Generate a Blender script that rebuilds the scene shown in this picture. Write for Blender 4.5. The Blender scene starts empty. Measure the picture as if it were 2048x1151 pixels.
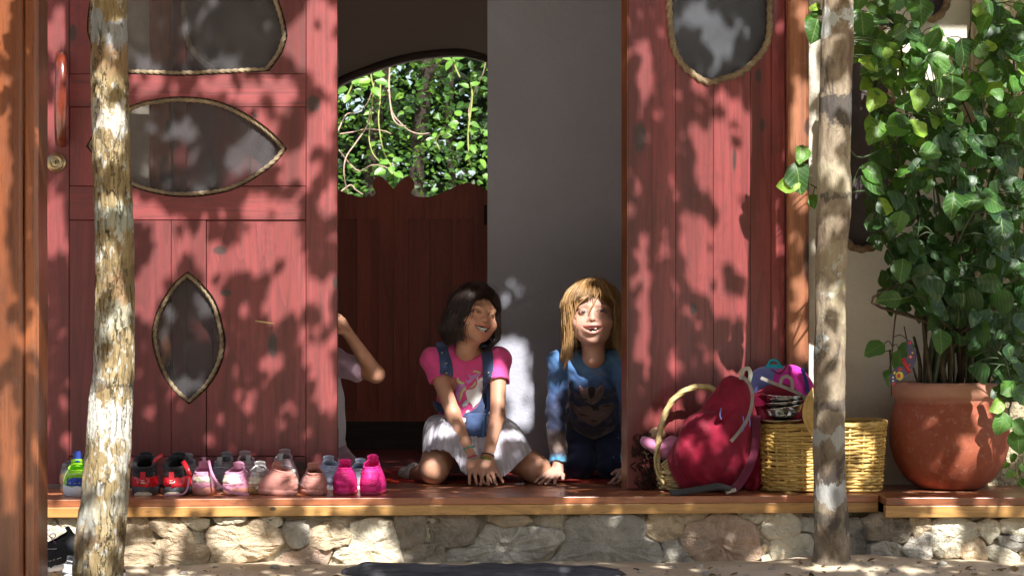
import bpy, bmesh, math, random
import numpy as np
from mathutils import Vector, Matrix, Euler, noise
from mathutils.geometry import delaunay_2d_cdt

SC = bpy.context.scene
COL = SC.collection
random.seed(7); np.random.seed(7)
R = math.radians

# ------------------------------------------------------------------ camera, sky, sun, exposure
F, D, H, HY = 4480.0, 7.0, 0.5, 654.0
cam_d = bpy.data.cameras.new('camera')
cam = bpy.data.objects.new('camera', cam_d); COL.objects.link(cam)
cam.location = (0, -D, H); cam.rotation_euler = (R(90), 0, 0)
cam_d.sensor_width = 36; cam_d.lens = 36 * F / 2048
cam_d.shift_y = (HY - 575.5) / 2048
cam_d.clip_start = 0.1; cam_d.clip_end = 400
cam_d.dof.use_dof = True; cam_d.dof.focus_distance = 7.0; cam_d.dof.aperture_fstop = 14.0
SC.camera = cam

SUN_AZ, SUN_EL = 15.0, 45.0           # degrees right of straight behind the camera, and up
world = bpy.data.worlds.new('World'); SC.world = world; world.use_nodes = True
wt = world.node_tree
bg = wt.nodes['Background']
sky = wt.nodes.new('ShaderNodeTexSky'); sky.sky_type = 'NISHITA'; sky.sun_disc = False
sky.sun_elevation = R(SUN_EL); sky.sun_rotation = R(180 - SUN_AZ)
sky.air_density = 1.0; sky.dust_density = 3.0; sky.ozone_density = 1.0
wt.links.new(sky.outputs[0], bg.inputs[0]); bg.inputs[1].default_value = 0.12
sun_d = bpy.data.lights.new('sun', 'SUN'); sun = bpy.data.objects.new('sun', sun_d); COL.objects.link(sun)
sun_d.energy = 5.0; sun_d.angle = R(0.53); sun_d.color = (1.0, 0.965, 0.92)
S = Vector((math.sin(R(SUN_AZ)) * math.cos(R(SUN_EL)), -math.cos(R(SUN_AZ)) * math.cos(R(SUN_EL)), math.sin(R(SUN_EL))))
sun.rotation_euler = S.to_track_quat('Z', 'Y').to_euler(); sun.location = S * 20
SC.view_settings.view_transform = 'Standard'; SC.view_settings.look = 'None'
SC.view_settings.exposure = 1.22; SC.view_settings.gamma = 1; SC.view_settings.use_curve_mapping = False
SC.render.engine = 'CYCLES'
SC.cycles.max_bounces = 8; SC.cycles.transparent_max_bounces = 12; SC.cycles.use_denoising = True
SC.cycles.diffuse_bounces = 5

def P(px, py, Y):
    """a photo pixel and a distance into the scene -> metres"""
    return Vector(((px - 1024) / F * (Y + D), Y, H - (py - HY) / F * (Y + D)))
def PX(px, Y): return (px - 1024) / F * (Y + D)
def PZ(py, Y): return H - (py - HY) / F * (Y + D)

# ------------------------------------------------------------------ linking objects
def thing(name, label, cat, loc=(0, 0, 0), group=None):
    o = bpy.data.objects.new(name, None); COL.objects.link(o)
    o.location = loc; o.empty_display_size = .1
    o['label'] = label; o['category'] = cat
    if group: o['group'] = group
    o['_w'] = list(loc)
    return o
def tag(o, label=None, cat=None, group=None, kind=None):
    if label: o['label'] = label
    if cat: o['category'] = cat
    if group: o['group'] = group
    if kind: o['kind'] = kind
    return o
def wloc(o):
    l = Vector((0, 0, 0))
    while o is not None: l += Vector(o.location); o = o.parent
    return l
def put(name, vf, mat, parent=None, smooth=False, loc=None, kind=None):
    """world-space verts/faces -> ONE mesh object"""
    verts, faces = vf[0], vf[1]
    base = wloc(parent) if parent is not None else Vector(loc or (0, 0, 0))
    v = np.asarray([tuple(p) for p in verts] if not isinstance(verts, np.ndarray) else verts, dtype=np.float64) - np.array(base)
    me = bpy.data.meshes.new(name)
    me.from_pydata(v.tolist() if len(v) else [], [], faces if isinstance(faces, list) else faces.tolist())
    me.materials.append(mat)
    if smooth: me.polygons.foreach_set('use_smooth', [True] * len(me.polygons))
    me.update()
    o = bpy.data.objects.new(name, me); COL.objects.link(o)
    if parent is not None: o.parent = parent
    else: o.location = base
    if kind: o['kind'] = kind
    return o
def fix_normals(o):
    bm = bmesh.new(); bm.from_mesh(o.data); bmesh.ops.recalc_face_normals(bm, faces=bm.faces); bm.to_mesh(o.data); bm.free(); return o
def bevel(o, w, seg=1):
    m = o.modifiers.new('bevel', 'BEVEL'); m.width = w; m.segments = seg; m.limit_method = 'ANGLE'; m.angle_limit = R(40); return o

def join(*vfs):
    V, Fc, n = [], [], 0
    for v, f in vfs:
        v = [tuple(p) for p in v]
        V += v; Fc += [tuple(i + n for i in q) for q in f]; n += len(v)
    return V, Fc

# ------------------------------------------------------------------ shapes
def box(x0, x1, y0, y1, z0, z1):
    v = [(x, y, z) for z in (z0, z1) for y in (y0, y1) for x in (x0, x1)]
    return v, [(0, 2, 3, 1), (4, 5, 7, 6), (0, 1, 5, 4), (2, 6, 7, 3), (0, 4, 6, 2), (1, 3, 7, 5)]
def quadprism(a, b, c, d, z0, z1):
    """plan polygon a,b,c,d (x,y) counter-clockwise, from z0 to z1"""
    p = [a, b, c, d]
    v = [(x, y, z0) for x, y in p] + [(x, y, z1) for x, y in p]
    return v, [(3, 2, 1, 0), (4, 5, 6, 7)] + [(i, (i + 1) % 4, 4 + (i + 1) % 4, 4 + i) for i in range(4)]
def catmull(pts, n=6, closed=True):
    pts = [Vector(p) for p in pts]; out = []; m = len(pts)
    rng = range(m) if closed else range(m - 1)
    for i in rng:
        if closed: p0, p1, p2, p3 = pts[(i - 1) % m], pts[i], pts[(i + 1) % m], pts[(i + 2) % m]
        else: p0, p1, p2, p3 = pts[max(i - 1, 0)], pts[i], pts[i + 1], pts[min(i + 2, m - 1)]
        for k in range(n):
            t = k / n
            out.append(0.5 * ((2 * p1) + (p2 - p0) * t + (2 * p0 - 5 * p1 + 4 * p2 - p3) * t * t + (3 * p1 - p0 - 3 * p2 + p3) * t ** 3))
    if not closed: out.append(pts[-1])
    return out
def tube(pts, r, n=8, closed=False, twist=0, lobes=0, amp=.2, flat=1.0, cap=True):
    pts = [Vector(p) for p in pts]; m = len(pts)
    rr = r if callable(r) else (lambda t: r) if not isinstance(r, (list, tuple)) else (lambda t: r[min(int(t * (len(r) - 1) + .5), len(r) - 1)])
    V, Fc = [], []; nrm = None; L = 0
    for i, p in enumerate(pts):
        if closed: tg = pts[(i + 1) % m] - pts[(i - 1) % m]
        else: tg = pts[min(i + 1, m - 1)] - pts[max(i - 1, 0)]
        if tg.length < 1e-9: tg = Vector((0, 0, 1))
        tg.normalize()
        if nrm is None:
            nrm = Vector((0, -1, 0)) if abs(tg.y) < .9 else Vector((1, 0, 0))
        nrm = (nrm - tg * nrm.dot(tg)).normalized(); bn = tg.cross(nrm)
        if i: L += (p - pts[i - 1]).length
        rad = rr(i / max(m - 1, 1))
        for k in range(n):
            a = 2 * math.pi * k / n
            q = rad * (1 + (amp * math.cos(lobes * a - twist * L) if lobes else 0))
            V.append(p + nrm * (math.cos(a) * q * flat) + bn * (math.sin(a) * q))
    for i in range(m if closed else m - 1):
        for k in range(n):
            a, b = i * n + k, i * n + (k + 1) % n
            c, d = ((i + 1) % m) * n + (k + 1) % n, ((i + 1) % m) * n + k
            Fc.append((a, d, c, b))
    if not closed and cap:
        Fc.append(tuple(range(n))); Fc.append(tuple(reversed(range((m - 1) * n, m * n))))
    return V, Fc
def rope(pts, r, closed=True):
    pts = resample(pts, r * .55, closed)
    return tube(pts, r, 12, closed, twist=2 * math.pi * 3 / (r * 9), lobes=3, amp=.24)
def resample(pts, step, closed=False):
    pts = [Vector(p) for p in pts]
    if closed: pts = pts + [pts[0]]
    out = [pts[0]]; acc = 0
    tot = sum((b - a).length for a, b in zip(pts, pts[1:])); n = max(int(tot / step), 2); st = tot / n; need = st; d = 0
    for a, b in zip(pts, pts[1:]):
        l = (b - a).length
        while d + l >= need - 1e-9 and l > 0:
            out.append(a.lerp(b, (need - d) / l)); need += st
        d += l
    return out[:-1] if closed else out
def in_poly(x, z, poly):
    c = False; j = len(poly) - 1
    for i in range(len(poly)):
        xi, zi = poly[i][0], poly[i][1]; xj, zj = poly[j][0], poly[j][1]
        if (zi > z) != (zj > z) and x < (xj - xi) * (z - zi) / (zj - zi) + xi: c = not c
        j = i
    return c
def plate(outer, holes, y0, y1, grid=0):
    """flat board in the X-Z plane from y0 (front) to y1 (back); outer and holes are (x, z) loops; holes may cross the outline"""
    vs, ed = [], []
    for loop in [outer] + holes:
        b = len(vs); vs += [Vector((p[0], p[1])) for p in loop]
        ed += [(b + i, b + (i + 1) % len(loop)) for i in range(len(loop))]
    rv, re, rf, *_ = delaunay_2d_cdt(vs, ed, [], 0, 1e-6)
    keep = []
    for f in rf:
        cx = sum(rv[i].x for i in f) / len(f); cz = sum(rv[i].y for i in f) / len(f)
        if in_poly(cx, cz, outer) and not any(in_poly(cx, cz, h) for h in holes): keep.append(tuple(f))
    cnt = {}
    for f in keep:
        for i in range(len(f)):
            a, b = f[i], f[(i + 1) % len(f)]; cnt[(a, b)] = cnt.get((a, b), 0) + 1
    n = len(rv); V = [(p.x, y0, p.y) for p in rv] + [(p.x, y1, p.y) for p in rv]
    Fc = []
    for f in keep:
        Fc.append(f); Fc.append(tuple(i + n for i in reversed(f)))
    for (a, b) in cnt:
        if (b, a) not in cnt: Fc.append((b, a, a + n, b + n))
    used = sorted({i for f in Fc for i in f}); mp = {u: k for k, u in enumerate(used)}
    return [V[u] for u in used], [tuple(mp[i] for i in f) for f in Fc]
def rect(x0, x1, z0, z1): return [(x0, z0), (x1, z0), (x1, z1), (x0, z1)]
def lathe(prof, c, n=48, wob=0):
    """profile of (radius, z) rings about the vertical through c"""
    V, Fc = [], []; c = Vector(c)
    for j, (r, z) in enumerate(prof):
        for k in range(n):
            a = 2 * math.pi * k / n
            q = r * (1 + wob * noise.noise(Vector((math.cos(a) * 1.3, math.sin(a) * 1.3, z * 5))))
            V.append((c.x + q * math.cos(a), c.y + q * math.sin(a), c.z + z))
    for j in range(len(prof) - 1):
        for k in range(n):
            Fc.append((j * n + k, j * n + (k + 1) % n, (j + 1) * n + (k + 1) % n, (j + 1) * n + k))
    return V, Fc
def ball(c, r, n=12, m=8):
    c = Vector(c); r = Vector(r) if hasattr(r, '__len__') else Vector((r, r, r))
    V = [c + Vector((0, 0, -r.z))]; Fc = []
    for j in range(1, m):
        t = math.pi * j / m - math.pi / 2
        for k in range(n):
            a = 2 * math.pi * k / n; V.append(c + Vector((r.x * math.cos(a) * math.cos(t), r.y * math.sin(a) * math.cos(t), r.z * math.sin(t))))
    V.append(c + Vector((0, 0, r.z))); top = len(V) - 1
    for k in range(n):
        Fc.append((0, 1 + (k + 1) % n, 1 + k)); Fc.append((top, top - n + k, top - n + (k + 1) % n))
    for j in range(m - 2):
        for k in range(n):
            a = 1 + j * n; Fc.append((a + k, a + (k + 1) % n, a + n + (k + 1) % n, a + n + k))
    return V, Fc
def xf(vf, M): return [M @ Vector(p) for p in vf[0]], vf[1]
def fbm(p, o=4): return noise.fractal(Vector(p), 1.0, 2.0, o)

# ------------------------------------------------------------------ signed-distance sculpting (one continuous surface from blended forms)
def smin(a, b, k):
    if k <= 0: return np.minimum(a, b)
    h = np.clip(.5 + .5 * (b - a) / k, 0, 1); return b + (a - b) * h - k * h * (1 - h)
class Sculpt:
    def __init__(s, lo, hi, h):
        s.lo = np.array(lo, float); s.h = h
        n = np.ceil((np.array(hi, float) - s.lo) / h).astype(int) + 1
        s.ax = [(s.lo[i] + h * np.arange(n[i])).astype(np.float32) for i in range(3)]
        s.g = np.full(tuple(n), .05, np.float32)
    def _w(s, lo, hi, pad):
        sl = []
        for i in range(3):
            a = int(max(0, math.floor((lo[i] - pad - s.lo[i]) / s.h))); b = int(min(len(s.ax[i]), math.ceil((hi[i] + pad - s.lo[i]) / s.h) + 1))
            if b <= a: return None
            sl.append(slice(a, b))
        return tuple(sl), s.ax[0][sl[0]][:, None, None], s.ax[1][sl[1]][None, :, None], s.ax[2][sl[2]][None, None, :]
    def _op(s, sl, d, k, op):
        if op == 'u': s.g[sl] = smin(s.g[sl], d, k)
        elif op == 's': s.g[sl] = -smin(-s.g[sl], d, k)
        elif op == 'i': s.g[sl] = -smin(-s.g[sl], -d, k)
    def cap(s, a, b, ra, rb=None, k=.01, op='u', sq=None):
        rb = ra if rb is None else rb; a = Vector(a); b = Vector(b); m = max(ra, rb)
        w = s._w([min(a[i], b[i]) - m for i in range(3)], [max(a[i], b[i]) + m for i in range(3)], .03 + k)
        if w is None: return s
        sl, X, Y, Z = w; ba = b - a; L = max(ba.dot(ba), 1e-12)
        t = np.clip(((X - a.x) * ba.x + (Y - a.y) * ba.y + (Z - a.z) * ba.z) / L, 0, 1)
        d = np.sqrt((X - a.x - t * ba.x) ** 2 + (Y - a.y - t * ba.y) ** 2 + (Z - a.z - t * ba.z) ** 2) - (ra + (rb - ra) * t)
        s._op(sl, d.astype(np.float32), k, op); return s
    def chain(s, pts, rad, k=.01, op='u'):
        for i in range(len(pts) - 1): s.cap(pts[i], pts[i + 1], rad[i], rad[i + 1], k, op)
        return s
    def ell(s, c, r, k=.01, op='u', rot=None):
        c = Vector(c); m = max(r)
        w = s._w([c[i] - m for i in range(3)], [c[i] + m for i in range(3)], .03 + k)
        if w is None: return s
        sl, X, Y, Z = w; X = X - c.x; Y = Y - c.y; Z = Z - c.z
        if rot is not None:
            M = rot.transposed()
            X, Y, Z = (M[0][0] * X + M[0][1] * Y + M[0][2] * Z, M[1][0] * X + M[1][1] * Y + M[1][2] * Z, M[2][0] * X + M[2][1] * Y + M[2][2] * Z)
        k0 = np.sqrt((X / r[0]) ** 2 + (Y / r[1]) ** 2 + (Z / r[2]) ** 2)
        k1 = np.sqrt((X / r[0] ** 2) ** 2 + (Y / r[1] ** 2) ** 2 + (Z / r[2] ** 2) ** 2) + 1e-9
        s._op(sl, (k0 * (k0 - 1) / k1).astype(np.float32), k, op); return s
    def bx(s, c, r, rnd=.005, k=.01, op='u', rot=None):
        c = Vector(c); m = math.sqrt(sum(q * q for q in r))
        w = s._w([c[i] - m for i in range(3)], [c[i] + m for i in range(3)], .03 + k)
        if w is None: return s
        sl, X, Y, Z = w; X = X - c.x; Y = Y - c.y; Z = Z - c.z
        if rot is not None:
            M = rot.transposed()
            X, Y, Z = (M[0][0] * X + M[0][1] * Y + M[0][2] * Z, M[1][0] * X + M[1][1] * Y + M[1][2] * Z, M[2][0] * X + M[2][1] * Y + M[2][2] * Z)
        qx, qy, qz = np.abs(X) - r[0] + rnd, np.abs(Y) - r[1] + rnd, np.abs(Z) - r[2] + rnd
        d = np.sqrt(np.maximum(qx, 0) ** 2 + np.maximum(qy, 0) ** 2 + np.maximum(qz, 0) ** 2) + np.minimum(np.maximum(np.maximum(qx, qy), qz), 0) - rnd
        s._op(sl, d.astype(np.float32), k, op); return s
    def ripple(s, fn):
        X, Y, Z = s.ax[0][:, None, None], s.ax[1][None, :, None], s.ax[2][None, None, :]
        s.g += fn(X, Y, Z).astype(np.float32); return s
    def mesh(s):
        g = s.g; ins = g < 0
        nx, ny, nz = g.shape
        c = ins[:-1, :-1, :-1].astype(np.int8)
        tot = sum(ins[i:nx - 1 + i, j:ny - 1 + j, k:nz - 1 + k].astype(np.int8) for i in (0, 1) for j in (0, 1) for k in (0, 1))
        act = (tot > 0) & (tot < 8)
        I, J, K = np.nonzero(act); N = len(I)
        idx = np.full(act.shape, -1, np.int64); idx[I, J, K] = np.arange(N)
        acc = np.zeros((N, 3)); cnt = np.zeros(N)
        cor = [(i, j, k) for i in (0, 1) for j in (0, 1) for k in (0, 1)]
        for a in range(8):
            for b in range(a + 1, 8):
                A, B = cor[a], cor[b]
                if sum(abs(A[q] - B[q]) for q in range(3)) != 1: continue
                va = g[I + A[0], J + A[1], K + A[2]]; vb = g[I + B[0], J + B[1], K + B[2]]
                m = (va < 0) != (vb < 0); t = np.where(m, va / np.where(m, va - vb, 1), 0)
                for q in range(3): acc[:, q] += np.where(m, A[q] + t * (B[q] - A[q]), 0)
                cnt += m
        acc /= cnt[:, None]
        V = s.lo + s.h * (np.stack([I, J, K], 1) + acc)
        Fc = []
        for ax in range(3):
            sh = [slice(None)] * 3; sh2 = [slice(None)] * 3
            sh[ax] = slice(0, -1); sh2[ax] = slice(1, None)
            a, b = ins[tuple(sh)], ins[tuple(sh2)]
            E = np.stack(np.nonzero(a != b), 1)
            o1, o2 = (ax + 1) % 3, (ax + 2) % 3
            E = E[(E[:, o1] > 0) & (E[:, o2] > 0) & (E[:, o1] < g.shape[o1] - 1) & (E[:, o2] < g.shape[o2] - 1)]
            def id_(d1, d2):
                q = E.copy(); q[:, o1] -= d1; q[:, o2] -= d2; return idx[q[:, 0], q[:, 1], q[:, 2]]
            Q = np.stack([id_(1, 1), id_(0, 1), id_(0, 0), id_(1, 0)], 1)
            fl = ~a[E[:, 0], E[:, 1], E[:, 2]]
            Q[fl] = Q[fl][:, ::-1]
            Fc.append(Q)
        return V, np.concatenate(Fc)

# ------------------------------------------------------------------ procedural materials
class Mat:
    def __init__(s, name, base=None, rough=.6, spec=.5, coord='Object'):
        s.m = bpy.data.materials.new(name); s.m.use_nodes = True; s.t = s.m.node_tree
        s.b = s.t.nodes['Principled BSDF']; s.tc = s.t.nodes.new('ShaderNodeTexCoord'); s.ck = coord
        if base is not None: s.set('Base Color', base)
        s.set('Roughness', rough); s.set('Specular IOR Level', spec)
    def set(s, k, v):
        s.put(s.b.inputs[k], v); return s
    def put(s, sock, v):
        if isinstance(v, bpy.types.NodeSocket): s.t.links.new(v, sock)
        else:
            if isinstance(v, (tuple, list)) and len(v) == 3 and sock.type == 'RGBA': v = (*v, 1)
            sock.default_value = v
    def node(s, typ, ins=None, **kw):
        n = s.t.nodes.new('ShaderNode' + typ)
        for k, v in kw.items(): setattr(n, k, v)
        for k, v in (ins or {}).items(): s.put(n.inputs[k], v)
        return n
    def co(s, scale=(1, 1, 1), rot=(0, 0, 0), loc=(0, 0, 0), kind=None):
        return s.node('Mapping', {'Vector': s.tc.outputs[kind or s.ck], 'Scale': scale, 'Rotation': rot, 'Location': loc}).outputs[0]
    def noise(s, scale=5, detail=4, rough=.6, dist=0, v=None):
        return s.node('TexNoise', {'Vector': v if v is not None else s.co(), 'Scale': scale, 'Detail': detail, 'Roughness': rough, 'Distortion': dist}).outputs[0]
    def voro(s, scale=5, feature='F1', v=None, out=0, rnd=1):
        n = s.node('TexVoronoi', {'Vector': v if v is not None else s.co(), 'Scale': scale, 'Randomness': rnd}, feature=feature); return n.outputs[out]
    def ramp(s, fac, stops):
        n = s.node('ValToRGB', {'Fac': fac}); e = n.color_ramp.elements
        while len(e) < len(stops): e.new(.5)
        for el, (p, c) in zip(e, stops):
            el.position = p; el.color = (c, c, c, 1) if not hasattr(c, '__len__') else (*c, 1)
        return n.outputs[0]
    def mr(s, v, a, b, c=0, d=1):
        return s.node('MapRange', {0: v, 1: a, 2: b, 3: c, 4: d}).outputs[0]
    def math(s, op, a, b=0):
        return s.node('Math', {0: a, 1: b}, operation=op).outputs[0]
    def mix(s, f, a, b, blend='MIX'):
        n = s.node('Mix', data_type='RGBA', blend_type=blend)
        s.put(n.inputs[0], f); s.put(n.inputs[6], a); s.put(n.inputs[7], b); return n.outputs[2]
    def bump(s, h, strength=.3, dist=.01, prev=None):
        n = s.node('Bump', {'Height': h, 'Strength': strength, 'Distance': dist})
        if prev is not None: s.put(n.inputs['Normal'], prev)
        s.put(s.b.inputs['Normal'], n.outputs[0]); return n.outputs[0]
    def rnd(s): return s.node('ObjectInfo').outputs['Random']

def wood(name, c1, c2, axis='z', rough=.4, knots=(), coat=.3, dark=(.03, .015, .012), spec=.5, wear=0, per=.18, coat_r=.35, bs=.18, cior=1.5):
    m = Mat(name, rough=rough, spec=spec)
    sc = {'z': (1, 1, .055), 'x': (.055, 1, 1), 'y': (1, .055, 1)}[axis]
    v = m.co(sc)
    rn = m.node('VectorMath', {0: v, 1: m.node('CombineXYZ', {0: m.rnd(), 1: m.rnd(), 2: m.rnd()}).outputs[0]}, operation='ADD').outputs[0]
    big = m.noise(7, 3, .5, .4, rn); fine = m.noise(120, 5, .75, .2, rn); mid = m.noise(32, 4, .6, .6, rn)
    col = m.mix(m.mr(big, .3, .7), c1, c2)
    rg_ = m.math('FRACT', m.math('MULTIPLY', m.noise(4.5, 2, .4, .3, rn), 14)); col = m.mix(m.mr(rg_, .0, .28, .38, 0), col, tuple(x * .5 for x in c1))
    col = m.mix(m.mr(mid, .45, .72, 0, .45), col, tuple(x * .55 for x in c1))
    col = m.mix(m.mr(fine, .50, .75, 0, .62), col, tuple(x * .40 for x in c1))
    sm_ = m.noise(3.2, 6, .7, .6, m.co()); col = m.mix(m.mr(sm_, .56, .72, 0, .45), col, tuple(x * .35 for x in c1))
    scf = m.noise(20, 6, .8, 1.2, m.co((1, 1, .3), loc=(3, 3, 3))); col = m.mix(m.mr(scf, .66, .72, 0, .28), col, tuple(min(1, x * 1.3 + .12) for x in c2))
    pores = m.noise(260, 2, .5, 0, rn)
    col = m.mix(m.mr(pores, .62, .7, 0, .45), col, dark)
    hs = m.node('HueSaturation', {'Color': col, 'Value': m.mr(m.rnd(), 0, 1, 1 - per, 1 + per)}).outputs[0]; col = hs
    kf = None
    sep = m.node('SeparateXYZ', {0: m.tc.outputs['Object']})
    wob = m.noise(14, 3, .6)
    for (kx, kz, rx, rz) in knots:
        dx = m.math('DIVIDE', m.math('SUBTRACT', sep.outputs[0], kx), rx); dz = m.math('DIVIDE', m.math('SUBTRACT', sep.outputs[2], kz), rz)
        d = m.math('SQRT', m.math('ADD', m.math('MULTIPLY', dx, dx), m.math('MULTIPLY', dz, dz)))
        d = m.math('ADD', d, m.mr(wob, 0, 1, -.45, .45))
        f = m.mr(d, 1.15, .7, 0, .92); ring = m.mr(m.math('ABSOLUTE', m.math('SUBTRACT', m.math('FRACT', m.math('MULTIPLY', d, 3.2)), .5)), 0, .25, .35, 0)
        ring = m.math('MULTIPLY', ring, m.mr(d, 2.6, 1.0))
        f = m.math('MAXIMUM', f, ring)
        kf = f if kf is None else m.math('MAXIMUM', kf, f)
    if kf is not None: col = m.mix(kf, col, dark)
    if wear:
        w = m.noise(9, 6, .7); col = m.mix(m.mr(w, .58, .75, 0, wear), col, (.45, .36, .3))
    m.set('Base Color', col)
    m.set('Roughness', m.mr(fine, .3, .8, rough * .8, min(rough * 1.4, 1)))
    m.set('Coat Weight', coat); m.set('Coat Roughness', coat_r); m.set('Coat IOR', cior)
    m.bump(m.math('ADD', m.math('MULTIPLY', fine, .6), mid), bs, .003)
    return m.m

def simple(name, c, rough=.6, spec=.4, var=.12, sc=30, bump=.1, bd=.002, metallic=0, sheen=0, sss=0, coat=0, rnd=0):
    m = Mat(name, rough=rough, spec=spec)
    n = m.noise(sc, 5, .65)
    col = m.mix(m.mr(n, .3, .7), tuple(max(x * (1 - var), 0) for x in c), tuple(min(x * (1 + var), 1) for x in c))
    if rnd: col = m.node('HueSaturation', {'Color': col, 'Value': m.mr(m.rnd(), 0, 1, 1 - rnd, 1 + rnd)}).outputs[0]
    m.set('Base Color', col); m.set('Metallic', metallic)
    if sheen: m.set('Sheen Weight', sheen); m.set('Sheen Roughness', .4)
    if coat: m.set('Coat Weight', coat); m.set('Coat Roughness', .15)
    if bump: m.bump(m.noise(sc * 3, 4, .6), bump, bd)
    return m.m

def fabric(name, c, weave=900, var=.2, sheen=.25, rough=.85, bump=.25):
    m = Mat(name, rough=rough, spec=.25)
    n = m.noise(22, 5, .6); f = m.noise(weave, 2, .5)
    col = m.mix(m.mr(n, .3, .7), tuple(x * (1 - var) for x in c), tuple(min(x * (1 + var), 1) for x in c))
    col = m.mix(m.mr(f, .45, .65, 0, .22), col, tuple(x * .5 for x in c))
    m.set('Base Color', col); m.set('Sheen Weight', sheen); m.set('Sheen Roughness', .5)
    m.bump(m.math('ADD', f, m.math('MULTIPLY', n, 2)), bump, .002)
    return m.m

def mesh_screen(name, c=(.30, .30, .31), through=.5):
    m = Mat(name, c, rough=.55, spec=.5)
    wv = m.node('TexWave', {'Vector': m.co((1, 1, 1)), 'Scale': 160, 'Distortion': .4}, wave_type='BANDS', bands_direction='X').outputs['Fac']
    wz = m.node('TexWave', {'Vector': m.co((1, 1, 1)), 'Scale': 160, 'Distortion': .4}, wave_type='BANDS', bands_direction='Z').outputs['Fac']
    dirt = m.noise(9, 5, .6)
    al = m.math('ADD', m.mr(m.math('MAXIMUM', wv, wz), .2, 1, -.22, .22), m.mr(dirt, .3, .7, 1 - through - .08, 1 - through + .08))
    m.set('Alpha', al); m.set('Base Color', m.mix(m.mr(dirt, .3, .7), tuple(x * .8 for x in c), tuple(x * 1.15 for x in c)))
    m.bump(m.math('MAXIMUM', wv, wz), .2, .001)
    return m.m

def plaster(name, c, sc=40, strength=.5, dist=.006, stain=.25):
    m = Mat(name, rough=.92, spec=.2)
    big = m.noise(2.2, 5, .6); n = m.noise(sc, 6, .7); n2 = m.noise(sc * .25, 4, .6)
    col = m.mix(m.mr(big, .35, .7, 0, stain), c, tuple(x * .6 for x in (c[0], c[1] * .95, c[2] * .82)))
    col = m.mix(m.mr(n, .5, .75, 0, .25), col, tuple(x * .75 for x in c))
    m.set('Base Color', col); m.bump(m.math('ADD', n, m.math('MULTIPLY', n2, 1.6)), strength, dist)
    return m.m

RED1, RED2 = (.105, .010, .008), (.255, .042, .044)
M_screen = mesh_screen('fly_screen_mesh', (.095, .09, .095), .72)
M_screen_dark = mesh_screen('fly_screen_dark', (.065, .07, .08), .35)
M_rope = None
def _rope():
    m = Mat('hemp_rope', rough=.9, spec=.2)
    f = m.noise(220, 4, .7, 0, m.co()); b = m.noise(12, 3)
    c = m.mix(m.mr(f, .35, .7), (.20, .145, .085), (.46, .36, .23)); c = m.mix(m.mr(b, .4, .65, 0, .7), c, (.12, .095, .07))
    m.set('Base Color', c); m.bump(f, .6, .003); return m.m
M_rope = _rope()
M_orange = wood('varnished_orange_wood', (.125, .036, .013), (.26, .080, .027), 'z', .35, coat=.45, coat_r=.22, wear=.12)
M_jamb = wood('weathered_orange_jamb_wood', (.26, .088, .038), (.42, .17, .075), 'z', .5, coat=.15, wear=.25, knots=[(.02, .99, .022, .05), (.03, 1.12, .014, .03), (.025, .70, .012, .07), (.03, .35, .02, .04)], dark=(.05, .02, .015))
M_dark_red = wood('dark_red_interior_wood', (.30, .062, .036), (.38, .082, .048), 'z', .5, coat=.1)
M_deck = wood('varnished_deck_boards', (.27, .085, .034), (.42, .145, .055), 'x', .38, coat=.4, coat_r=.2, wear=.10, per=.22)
M_fascia = wood('honey_pine_fascia', (.44, .21, .06), (.58, .32, .10), 'x', .4, coat=.35, coat_r=.3, knots=[(-.41, -.012, .016, .008), (-.7, -.03, .01, .006), (.33, -.02, .012, .004)], dark=(.06, .03, .015), per=.05)
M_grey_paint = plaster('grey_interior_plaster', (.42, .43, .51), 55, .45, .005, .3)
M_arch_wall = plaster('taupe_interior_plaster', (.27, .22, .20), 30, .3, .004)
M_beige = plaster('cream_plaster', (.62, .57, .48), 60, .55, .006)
M_stucco = plaster('rough_ochre_stucco', (.52, .45, .30), 42, 1.0, .02)
M_dark_wood = wood('dark_arch_trim', (.03, .018, .014), (.05, .03, .02), 'x', .7, coat=0)
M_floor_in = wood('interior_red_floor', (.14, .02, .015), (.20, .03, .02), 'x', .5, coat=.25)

# ------------------------------------------------------------------ ground
def ground_h(x, y):
    h = -.215 + .012 * fbm((x * 2.1, y * 2.1, 0)) + .005 * fbm((x * 9, y * 9, 3))
    h += .03 * math.exp(-((x - .95) ** 2 / .05 + (y + .50) ** 2 / .03))
    if y > -.75: h += .022 * min(1, (y + .75) / .3)
    return h
def grid_sheet(xs, ys, fn):
    V = [(x, y, fn(x, y)) for y in ys for x in xs]; n = len(xs)
    return V, [(j * n + i, j * n + i + 1, (j + 1) * n + i + 1, (j + 1) * n + i) for j in range(len(ys) - 1) for i in range(n - 1)]
def _sand():
    m = Mat('pale_sandy_soil', rough=.95, spec=.2)
    n = m.noise(5, 6, .65); g = m.noise(160, 5, .7)
    c = m.mix(m.mr(n, .3, .7), (.46, .36, .24), (.66, .57, .43)); c = m.mix(m.mr(g, .55, .7, 0, .5), c, (.28, .2, .13))
    m.set('Base Color', c); m.bump(m.math('ADD', g, m.math('MULTIPLY', n, 2)), .5, .006); return m.m
M_sand = _sand()
xs = sorted(set([-120, -60, -30, -15, -8, -5, -3.5] + [round(-2.5 + .03 * i, 3) for i in range(168)] + [3.2, 5, 8, 15, 30, 60, 120]))
ys = sorted(set([-120, -60, -30, -15, -8, -5, -3, -2] + [round(-1.4 + .03 * i, 3) for i in range(45)] + [.5, 2, 4, 7, 10, 14, 20, 35, 60, 120]))
g = put('ground', grid_sheet(xs, ys, ground_h), M_sand, smooth=True, kind='structure')

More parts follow.
